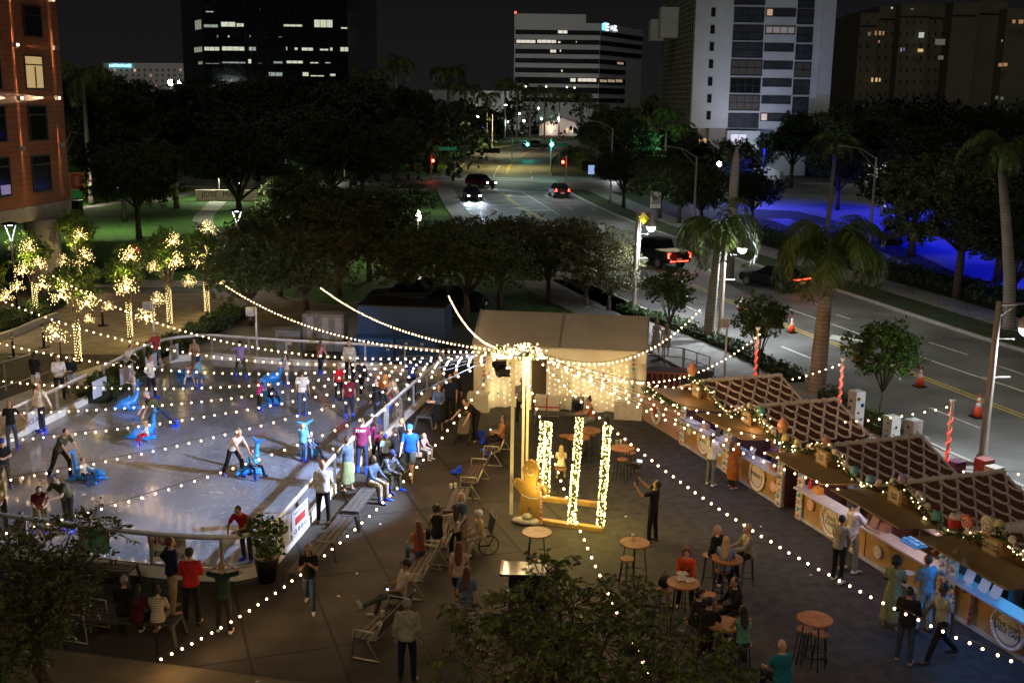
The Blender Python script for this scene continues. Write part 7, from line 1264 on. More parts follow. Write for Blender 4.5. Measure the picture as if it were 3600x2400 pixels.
for loc, e, col in (((-1, 185, 9), 8000, (1, .84, .3)), ((-1, 160, 9), 4000, (.8, .95, .8)), ((2, 128, 8.5), 2800, (.8, .95, 1)), ((8, 100, 8), 2200, (.85, .95, .95)), ((13, 78, 8), 1300, (.9, .93, .9)), ((17, 58, 8), 900, (1, .93, .75)), ((20, 44, 8), 600, (1, .9, .68)), ((-2, 112, 6), 800, (.75, .9, 1))): lamp('SPOT', loc, e, col, None, 0, target=(loc[0], loc[1], 0), spot=150, blend=1, name='road_light')
x, y, z = atY(2528, 577, 120); t = thing('floodlight_pole', 'starry floodlight on a pole in front of the tower column', 'street lamp', (x, y, 0)); MB().cyl((0, 0, 0), (0, 0, z-.2), .08).build('pole', M_blk, t); MB().ball((0, 0, z), .26, 10, 7).build('lamp_head', glow("flood_star", (1, 1, .75), 60, 'NONE'), t); lamp('POINT', (0, -.5, z), 700, (1, 1, .8), t, .2)
for px, r_, lab in ((600, .75, 'brighter of the two starry white floodlights beside the pale apartment block'), (632, .55, 'fainter right one of the two starry white floodlights')):
    x, y, z = atY(px, 291, 300); t = thing('floodlight_pole', lab, 'street lamp', (x, y, 0)); MB().cyl((0, 0, 0), (0, 0, z-.3), .12).build('pole', M_blk, t); MB().ball((0, 0, z), r_, 10, 7).build('lamp_head', glow("flood_white", (.85, 1, 1), 60, 'NONE'), t); lamp('POINT', (0, -1.5, z), 1300 if r_ > .6 else 500, (.8, 1, .95), t, 0)
# globe lamp
gx, gy, gz = atY(1470, 760, 78); t = thing('globe_lamp', 'old-fashioned globe lamp glowing warm white on the grass left of the road', 'street lamp', (gx, gy, 0)); MB().lathe([(.14, 0), (.1, .3), (.05, .5), (.045, gz-.35)], (0, 0, 0), 10).build('post', M_blk, t, smooth=True); MB().lathe([(.1, -.32), (.2, -.15), (.21, .1), (.13, .3), (.03, .4)], (0, 0, gz), 12).build('globe', glow("globe_on", (1, .92, .6), 26, 'NONE'), t, smooth=True); [lamp('POINT', p, e, (1, .92, .6), t, .3) for p, e in (((0, -.5, gz+.2), 160), ((-1.2, -1.5, gz+.6), 140), ((0, .5, gz), 60))]
# black twin-blade lamps, park lamps
def blade_lamp(px, py, h, label, e=0):
    t = thing('park_lamp', label, 'street lamp', (*G(px, py), 0), group='black lamp posts with flat round tops'); MB().cyl((0, 0, 0), (0, 0, h-.9), .075, n=10).build('post', M_blk, t, smooth=True); m = MB(); [m.tube([(s*.03, 0, h-1.0), (s*.08, 0, h-.7), (s*.28, 0, h-.12)], .025, 6) for s in (-1, 1)]; m.build('bracket', glow("bracket_lit", (.8, .9, 1), 1.0, 'NONE'), t); MB().lathe([(.03, .12), (.3, .06), (.42, 0), (.40, -.03), (.02, -.03)][::-1], (0, 0, h-.05), 18).build('lamp_top', M_blk, t, smooth=True)  # bracket's lit look painted on as a weak glow
    if e: MB().cyl((0, 0, h-.14), (0, 0, h-.09), .12, n=12).build('lens', glow("blade_lens", (.9, .95, 1), 10, 'NONE'), t); lamp('SPOT', (0, 0, h-.2), e*3, (1, .9, .65), t, .1, spot=150).rotation_euler = (0, 0, 0)
blade_lamp(63, 1121, 4.9, 'black lamp post with a flat round top at the left edge', 60); blade_lamp(842, 985, 4.4, 'black lamp post with a flat round top behind the lit garden trees', 120)
for px, py, Yd, e, lab in ((768, 592, 122, 1500, 'small starry park lamp above the name wall'), (835, 643, 100, 700, 'small park lamp over the curved path'), (1178, 537, 150, 300, 'tiny pale park lamp in the middle of the dark trees'), (770, 526, 190, 200, 'tiny blue-white lamp deep in the park'), (452, 337, 250, 200, 'tiny blue-white lamp high in the dark park')):
    x, y, z = atY(px, py, Yd); t = thing('park_light', lab, 'street lamp', (x, y, 0)); MB().cyl((0, 0, 0), (0, 0, z-.1), .06).build('pole', M_lp, t); MB().ball((0, 0, z), .16, 8, 6).build('lamp_head', glow("park_on", (.85, .95, 1), 22, 'NONE'), t); lamp('SPOT', (0, -.3, z-.3), e, (.9, 1, .7), t, 0, spot=160).rotation_euler = (0, 0, 0)
for p, e in (((-33, 92, 6), 900), ((-20, 84, 6), 900), ((-42, 88, 6), 500), ((-22, 104, 6), 700), ((-16, 122, 6), 600), ((-8, 76, 5), 160), ((-10, 112, 5), 260)): lamp('SPOT', p, e*2, (.9, 1, .62), None, 0, target=(p[0], p[1], 0), spot=150, blend=1, name='park_light')
# signals
def signal(px, py, base, col, on, label, arm=0, Yd=None):
    g = G(*base); x, y, z = atY(px, py, g[1]); t = thing('traffic_signal', label, 'traffic light', (g[0], g[1], 0), group='traffic lights round the junction'); dx = x-g[0]; top = z+.9 if not arm else z+.6; MB().cyl((0, 0, 0), (0, 0, top), .1, .08, 8).build('pole', M_lp, t)
    if abs(dx) > .3: MB().cyl((0, 0, top-.1), (dx, 0, z+.55), .06, n=6).build('mast_arm', M_lp, t)
    MB().box((dx, .1, z), (.42, .3, 1.15)).build('housing', M_blk, t); dz = {'red': .36, 'green': -.36}[on]; MB().ball((dx, -.1, z), .27 if on == 'green' else .2, 10, 7).build('lamp', glow('sig_'+on, col, 26, 'NONE'), t); lamp('POINT', (dx, -.6, z), 150 if on == 'green' else 35, col, t, .2)
signal(1855, 508, (1800, 560), (.05, 1, .75), 'green', 'left green traffic light hanging over the far road'); signal(1940, 508, (1935, 620), (.05, 1, .75), 'green', 'right green traffic light beside the green street sign'); signal(1523, 565, (1517, 632), (1, .04, .02), 'red', 'red traffic light on the left side of the junction'); signal(1979, 570, (1990, 640), (1, .08, .02), 'red', 'red traffic light right of the far road')
def plate(name, label, px, py, base, w, h, col, body='', ink=None, size=.3, glowv=0, diamond=False, cat='sign', double=None):
    g = G(*base); x, y, z = atY(px, py, g[1]-.1); t = thing(name, label, cat, (g[0], g[1], 0)); MB().cyl((0, .05, 0), (0, .05, max(z, .5)), .035, n=6).build('post', M_lp, t); m = mat('pl_%d_%d_%d' % tuple(int(c*99) for c in col), col, .5, var=0, emit=glowv, ecol=col); b = MB(); dx = x-g[0]
    if diamond: b.plate([(dx, -.05, z-h/2), (dx+w/2, -.05, z), (dx, -.05, z+h/2), (dx-w/2, -.05, z)], .03, (0, -1, 0))
    else: b.box((dx, -.06, z), (w, .03, h))
    p = b.build('plate', m, t)
    if abs(dx) > .3: MB().cyl((0, 0, z+h*.3), (dx, 0, z+h*.3), .03, n=6).build('arm', M_lp, t)
    if body: text(p, body, (dx, -.09, z), (1, 0, 0), (0, 0, 1), size, ink or M_ink, .003)
    return t, dx, z
plate('street_sign', 'green street name sign beside the left red light', 1575, 523, (1550, 640), 2.3, .45, (.02, .30, .16), '3 ST', M_ref, .36, .15); plate('street_sign', 'green street name sign beside the right green light', 1968, 508, (1965, 600), 2.6, .5, (.01, .16, .09), '3 ST', M_ref, .36, .08)
plate('lane_sign', 'black lane sign on the grass left of the far road', 1727, 530, (1740, 560), 3.2, .9, (.02, .02, .02)); plate('lane_sign', 'dark rectangular sign left of the far road, nearer the red light', 1620, 525, (1600, 620), 2.0, .6, (.02, .02, .02))
t, dx, z = plate('height_sign', 'white sign headed height limit with truck symbols, on a dark post', 2305, 697, (2300, 790), .95, 1.15, (.42, .36, .33), 'HEIGHT\nLIMIT', None, .2)
for i in range(3): MB().box((dx-.18, -.09, z-.12-.17*i), (.22, .02, .07)).build('truck_symbol', M_ink, t); text(t, '32T' if i != 1 else '32T', (dx+.2, -.09, z-.12-.17*i), (1, 0, 0), (0, 0, 1), .14, M_ink, .003)
MB().box((dx, -.06, z-.76), (.95, .03, .3)).build('plate', _M['pl_41_35_33'] if 'pl_41_35_33' in _M else M_ref, t); text(t, '0.2 MILES', (dx, -.09, z-.76), (1, 0, 0), (0, 0, 1), .18, M_ink, .003)
plate('warning_sign', 'bright yellow diamond sign reading road floods on the lamp post', 2263, 768, (2240, 1100), .62, .62, (.75, .62, .02), 'ROAD\nFLOODS', None, .11, .25, True)
sg, dx, z = plate('stop_sign', 'red octagonal stop sign behind the fairy-lit trees', 470, 882, (480, 1020), .05, .05, (.5, .02, .02)); P = [(dx+.4*math.cos(a), -.08, z+.4*math.sin(a)) for a in np.arange(8)*PI/4+PI/8]; b = MB(); b.plate(P[::-1], .02, (0, -1, 0)); pl = b.build('octagon', mat("stop_red", (.5, .03, .03), .5, emit=.12, ecol=(.6, .02, .02)), sg); text(pl, 'STOP', (dx, -.11, z), (1, 0, 0), (0, 0, 1), .3, M_ref, .003)
b = MB(); b.box((dx+.28, -.06, z-.75), (.42, .03, .55)); b.build('arrow_plate', M_ref, sg); m = MB(); m.tube([(dx+.2, -.09, z-.9), (dx+.22, -.09, z-.7), (dx+.36, -.09, z-.64)], .025, 4); m.build('arrow', M_ink, sg)
plate('blue_sign', 'small lit blue and white sign right of the junction', 2079, 597, (2079, 625), .9, 1.3, (.3, .45, .8), glowv=.6); lamp('POINT', (14, 158, 1.5), 260, (.9, .95, 1), size=.3)
# blue light over the car park (lamp poles added to cast it)
for i, (x, y) in enumerate(((37, 72), (44, 60), (38, 92), (30, 106), (42, 118), (52, 78), (27, 122))):
    t = thing('blue_lamp', ['thin pole with a blue lamp behind the overhanging dark tree', 'blue-lit lamp pole at the near right of the car park', 'blue lamp pole in the middle of the car park', 'blue lamp pole by the tree with a thin trunk', 'blue lamp pole at the far end of the car park', 'blue lamp pole at the right side of the car park', 'blue lamp pole before the railings by the tower'][i], 'street lamp', (x, y, 0)); MB().cyl((0, 0, 0), (0, 0, 6.6), .07, n=8).build('pole', M_blk, t); MB().box((0, 0, 6.7), (.5, .3, .1)).build('lamp_head', M_blk, t); lamp('SPOT', (0, -.4, 6.4), 4600, (.004, .014, 1), t, 0, spot=150, blend=.5).rotation_euler = (0, 0, 0)
fn = thing('fence', 'pale tubular fence glowing blue below the tower entrance', 'fence', (*G(2720, 620), 0)); a, b_ = V(*G(2650, 625)), V(*G(2760, 640)); m = MB(); 
for z in (.1, 1.3): m.cyl((*a, z), (*b_, z), .04, n=5)
for q_ in np.linspace(0, 1, 24): c = a+(b_-a)*q_; m.cyl((*c, 0), (*c, 1.3), .03, n=5)
m.build('bars', M_rail, fn, world=True)
bw = thing('white_wall', 'low white wall with posts running down from the glass entrance to the blue car park', 'wall', (*G(2680, 600), 0)); m = MB(); slab(m, smooth([G(2660, 622), G(2700, 628), G(2745, 645)]), -.2, .2, 0, 1.6); m.build('wall', M_white, bw, world=True)
# ================================================================ garden trees with trunk lights and starbursts
LT = make_tree('lit_tree', 'x', 4.3, 1.05, 8, 300, 14, .06, M_lit, 'fairy-lit garden trees', .07, .3, 37)
m = MB()
for k in range(85): a = k*1.1; z = .1+k*.019; m.ball((.11*math.cos(a), .11*math.sin(a), z), .014, 5, 3)
G_tr = glow("trunk_bead", (1, .74, .28), 7, 'NONE'); tag(m.build('trunk_lights', G_tr, LT), kind='stuff')
LTS = [(128, 1115, 4.6, 'fairy-lit tree nearest the black lamp post, its trunk wound with beads'), (285, 1040, 5.0, 'tallest fairy-lit tree at the back, crowned by a burst'), (278, 1278, 4.9, 'fairy-lit tree nearest the rink corner, beside the hooped bollards'), (459, 1190, 4.6, 'fairy-lit tree in front of the stop sign'), (598, 1142, 5.0, 'fairy-lit tree right of the stop sign with a burst on top'), (729, 1102, 4.9, 'fairy-lit tree farthest right, next to the dark oaks'), (-30, 1190, 4.3, 'fairy-lit tree cut by the left edge')]
for i, (px, py, h_, lab) in enumerate(LTS):
    l = G(px, py); s = h_/4.3
    if i == 0: LT.location = (*l, 0); LT.scale = (s,)*3; LT['label'] = lab
    else: dup(LT, l, i*1.3, lab, scale=s)
    lamp('POINT', (l[0]+.3, l[1]-.5, .9), 26, (1, .72, .3), size=0, name='trunk_glow')
    lamp('POINT', (l[0]+.2, l[1]-1.1, 3.2), 60, (1, .78, .3), size=0, name='burst_glow')
G_bu = glow("burst_bead", (1, .68, .26), 14, 'NONE'); B0 = thing('starburst_light', 'x', 'starburst light', group='starburst lights hung in the garden trees'); sp_, bd = MB(), MB(); rg = np.random.default_rng(5)
for k in range(64):
    d = rg.normal(size=3); d /= np.linalg.norm(d)
    if d[2] < -.6: continue
    L = .52*(.7+.35*rg.random()); sp_.tube([(0, 0, 0), V(*d)*L], .004, 3)
    for q_ in (.18, .6, 1.0): bd.ball(V(*d)*L*q_, .011, 4, 3)
sp_.build('stalks', mat("copper_wire", (.4, .25, .1), .4, .8), B0); tag(bd.build('light_beads', G_bu, B0), kind='stuff')
BU = [(283, 828, 1, .9), (105, 872, 0, 1), (82, 953, 0, 1), (147, 1003, 0, 1), (226, 920, 1, .9), (300, 902, 1, 1), (281, 932, 1, 1), (459, 902, 3, 1), (610, 850, 4, .9), (618, 921, 4, 1), (696, 922, 5, 1), (731, 805, 5, .9), (777, 994, 5, .6), (446, 1013, 3, 1.15), (306, 1066, 2, 1), (551, 1056, 3, .8), (513, 1118, 3, 1), (197, 1180, 2, 1.1), (543, 942, 4, .7), (61, 1010, 0, .8), (212, 1042, 2, 1), (662, 992, 5, .8), (138, 930, 0, .8), (314, 1124, 2, .5), (384, 1080, 3, .6), (20, 1045, 6, .8), (720, 890, 5, .7)]
NM = ['the tree by the black lamp post', 'the tallest back tree', 'the tree nearest the rink', 'the tree before the stop sign', 'the tree right of the stop sign', 'the rightmost lit tree', 'the tree cut by the left edge']; cnt = {}
PO = ['on top of', 'high in', 'midway up', 'low in', 'on the right side of', 'on the left side of', 'at the foot of the crown of']
for i, (px, py, ti, s) in enumerate(BU):
    g = G(LTS[ti][0], LTS[ti][1]); x, y, z = atY(px, py, g[1]-.75); cnt[ti] = cnt.get(ti, -1)+1
    if z < 1.2: z = 1.2
    lab = 'golden starburst light %s %s' % (PO[cnt[ti] % 7], NM[ti])
    if i == 0: B0.location = (x, y, z); B0.scale = (s,)*3; B0['label'] = lab
    else: dup(B0, (x, y, z), i*1.1, lab, scale=s)
bp_ = thing('bare_post', 'thin bare post at the end of the back-left light string', 'post', (*G(215, 1040), 0))
MB().cyl((0, 0, 0), (0, 0, 3.6), .03, n=6).build('post', M_lp, bp_)
# ================================================================ foreground trees, their leaves close to the camera
def fg_tree(name, label, base, limbs, clumps, per, spread, size, m, seed, down=.5, dens=1.):
    """limbs: lists of points; clumps: (centre, radius, count) volumes filled with drooping leaf sprays"""
    global RNG; RNG = np.random.default_rng(seed); random.seed(seed); t = thing(name, label, 'tree', base); B_ = V(*base); br = MB(); C = []
    for L, r0, r1 in limbs: n = len(L); br.tube([V(*p)-B_ for p in L], [r0+(r1-r0)*i/(n-1) for i in range(n)], 7)
    vs, fs = [], []
    for c, r, n in clumps:
        for _ in range(int(n*dens)):
            d = RNG.normal(size=3); d /= np.linalg.norm(d); p = V(*c)+d*V(*r)*(.35+.65*RNG.random()**.7)
            out = unit(p-V(*c)+V(0, 0, .25*r[2])); L = spread*(.7+.6*RNG.random()); tip = p+out*L*.5+V(0, 0, -L*.25*down); br.tube([V(*c)+(p-V(*c))*.35-B_, p-B_, tip-B_], [.009, .006, .002], 3)
            for k in range(per):
                q_ = (k+.5)/per; a = p+(tip-p)*q_; sd = unit(np.cross(out, V(0, 0, 1))+V(0, 1e-3, 0))*(1 if k % 2 else -1); dr = unit(sd*.8+out*.5+V(0, 0, -down*(.3+.9*RNG.random()))+RNG.normal(size=3)*.2)
                s = size*(.75+.5*RNG.random()); w = unit(np.cross(dr, RNG.normal(size=3)))*s*.24; n0 = len(vs); vs += [a, a+dr*s*.5+w, a+dr*s, a+dr*s*.5-w]; fs.append((n0, n0+1, n0+2, n0+3))
    npmesh('crown', np.array(vs)-B_, np.array(fs), m, t); br.build('trunk', M_bark, t, smooth=True); return t
for p_, e_ in (((1, 3, 9.5), 260), ((-9, 6, 8), 300), ((6, 5, 9), 110)): lamp("POINT", p_, e_, (1, .62, .3), size=0, name="terrace_lamp")  # unseen fill lamps added to warm the near leaves
M_fg = leaf_mat("foreground_leaves", (.09, .125, .026), .45, .5); M_fg2 = leaf_mat("foreground_leaves_dark", (.06, .09, .025), .45, .5)
def pt(px, py, Yd): return V(*atY(px, py, Yd))
# bottom centre tree
b0 = (.8, 13.0, 0); top_ = V(*pt(2010, 2260, 13.5))
cl_ = [(pt(1900, 2030, 13.6), (.34, .4, .3), 26), (pt(2015, 2130, 13.5), (.5, .5, .42), 60), (pt(1700, 2150, 13.2), (.42, .45, .28), 34), (pt(2200, 2120, 13.4), (.45, .5, .38), 46), (pt(1830, 2250, 13), (.6, .6, .4), 60), (pt(2120, 2260, 13.2), (.7, .6, .45), 90), (pt(2350, 2230, 13.3), (.4, .5, .3), 34), (pt(1650, 2330, 12.8), (.45, .5, .35), 40), (pt(1950, 2380, 12.8), (.8, .6, .4), 80), (pt(2300, 2370, 12.8), (.6, .6, .4), 70), (pt(2520, 2330, 12.9), (.35, .4, .28), 32), (pt(2560, 2400, 12.7), (.35, .4, .3), 30), (pt(1830, 2130, 13.3), (.35, .4, .3), 26), (pt(1950, 1985, 13.7), (.16, .25, .14), 8)]
lm = [([b0, (.8, 13.1, 2.2), top_-V(0, 0, 1.2)], .13, .09)]+[([top_-V(0, 0, 1.2), (top_-V(0, 0, 1.2))*.5+c*.5+V(0, 0, .1), c], .06, .012) for c, r, n in cl_]
fg_tree('street_tree', 'airy tree with drooping oval leaves rising into the bottom centre of the picture', b0, lm, cl_, 9, .46, .105, M_fg, 51, .9, .85)
# left tree: upper leaflet sprays and the darker mass below
b1_ = (-6.6, 15.2, 0); tp = V(*pt(90, 2100, 15.2)); cl2 = [(pt(175, 1930, 15), (.34, .4, .4), 34), (pt(250, 1870, 15), (.3, .35, .35), 26), (pt(320, 1830, 15.2), (.32, .35, .16), 14), (pt(400, 1870, 15.2), (.22, .3, .14), 10), (pt(20, 1900, 15), (.3, .4, .35), 24), (pt(90, 2020, 15), (.7, .6, .42), 120), (pt(260, 2010, 15), (.5, .5, .34), 84), (pt(30, 2150, 14.8), (.6, .6, .5), 110), (pt(110, 2230, 14.6), (.5, .6, .4), 80), (pt(230, 2130, 14.9), (.4, .5, .3), 50), (pt(20, 2330, 14.2), (.4, .5, .35), 50), (pt(-120, 2050, 15), (.8, .6, .6), 120), (pt(-150, 2300, 14.5), (.8, .6, .5), 90)]
lm2 = [([b1_, (-6.6, 15.2, 2.0), tp-V(0, 0, .9)], .15, .09)]+[([tp-V(0, 0, .9), (tp-V(0, 0, .9))*.5+c*.5+V(0, 0, .1), c], .06, .01) for c, r, n in cl2]
fg_tree('street_tree', 'dark leafy tree overlapping the front barrier at the left edge', b1_, lm2, cl2, 9, .4, .085, M_fg2, 61, .4, .8)
# ================================================================ the crowd
W_ = (.62, .60, .56); K_ = (.015, .015, .017); JN = (.06, .09, .16); DJ = (.025, .035, .07); KH = (.34, .27, .17); OL = (.055, .06, .03); MR = (.12, .012, .045); NV = (.015, .02, .05); GR = (.12, .12, .12); BLU = (.01, .06, .75)
HB, HK, HBL, HG, HR_ = (.05, .025, .012), (.012, .009, .008), (.35, .24, .12), (.3, .28, .25), (.12, .04, .015)
SK = (BLU, 'skate'); SW = (W_, 'shoe'); SB = (K_, 'shoe'); SN_ = ((.3, .2, .13), 'shoe')
ICE = .03
LEO = pattern_cloth((.35, .28, .2), (.03, .02, .015), 40); PLD = pattern_cloth((.16, .18, .22), (.03, .035, .05), 18); CAM_ = pattern_cloth((.07, .06, .03), (.015, .015, .01), 14); STR = pattern_cloth((.5, .45, .33), (.2, .17, .12), 9, True); FLO = pattern_cloth((.5, .48, .42), (.08, .12, .1), 18)
def P_(*a, **k): return person(*a, **k)[1]
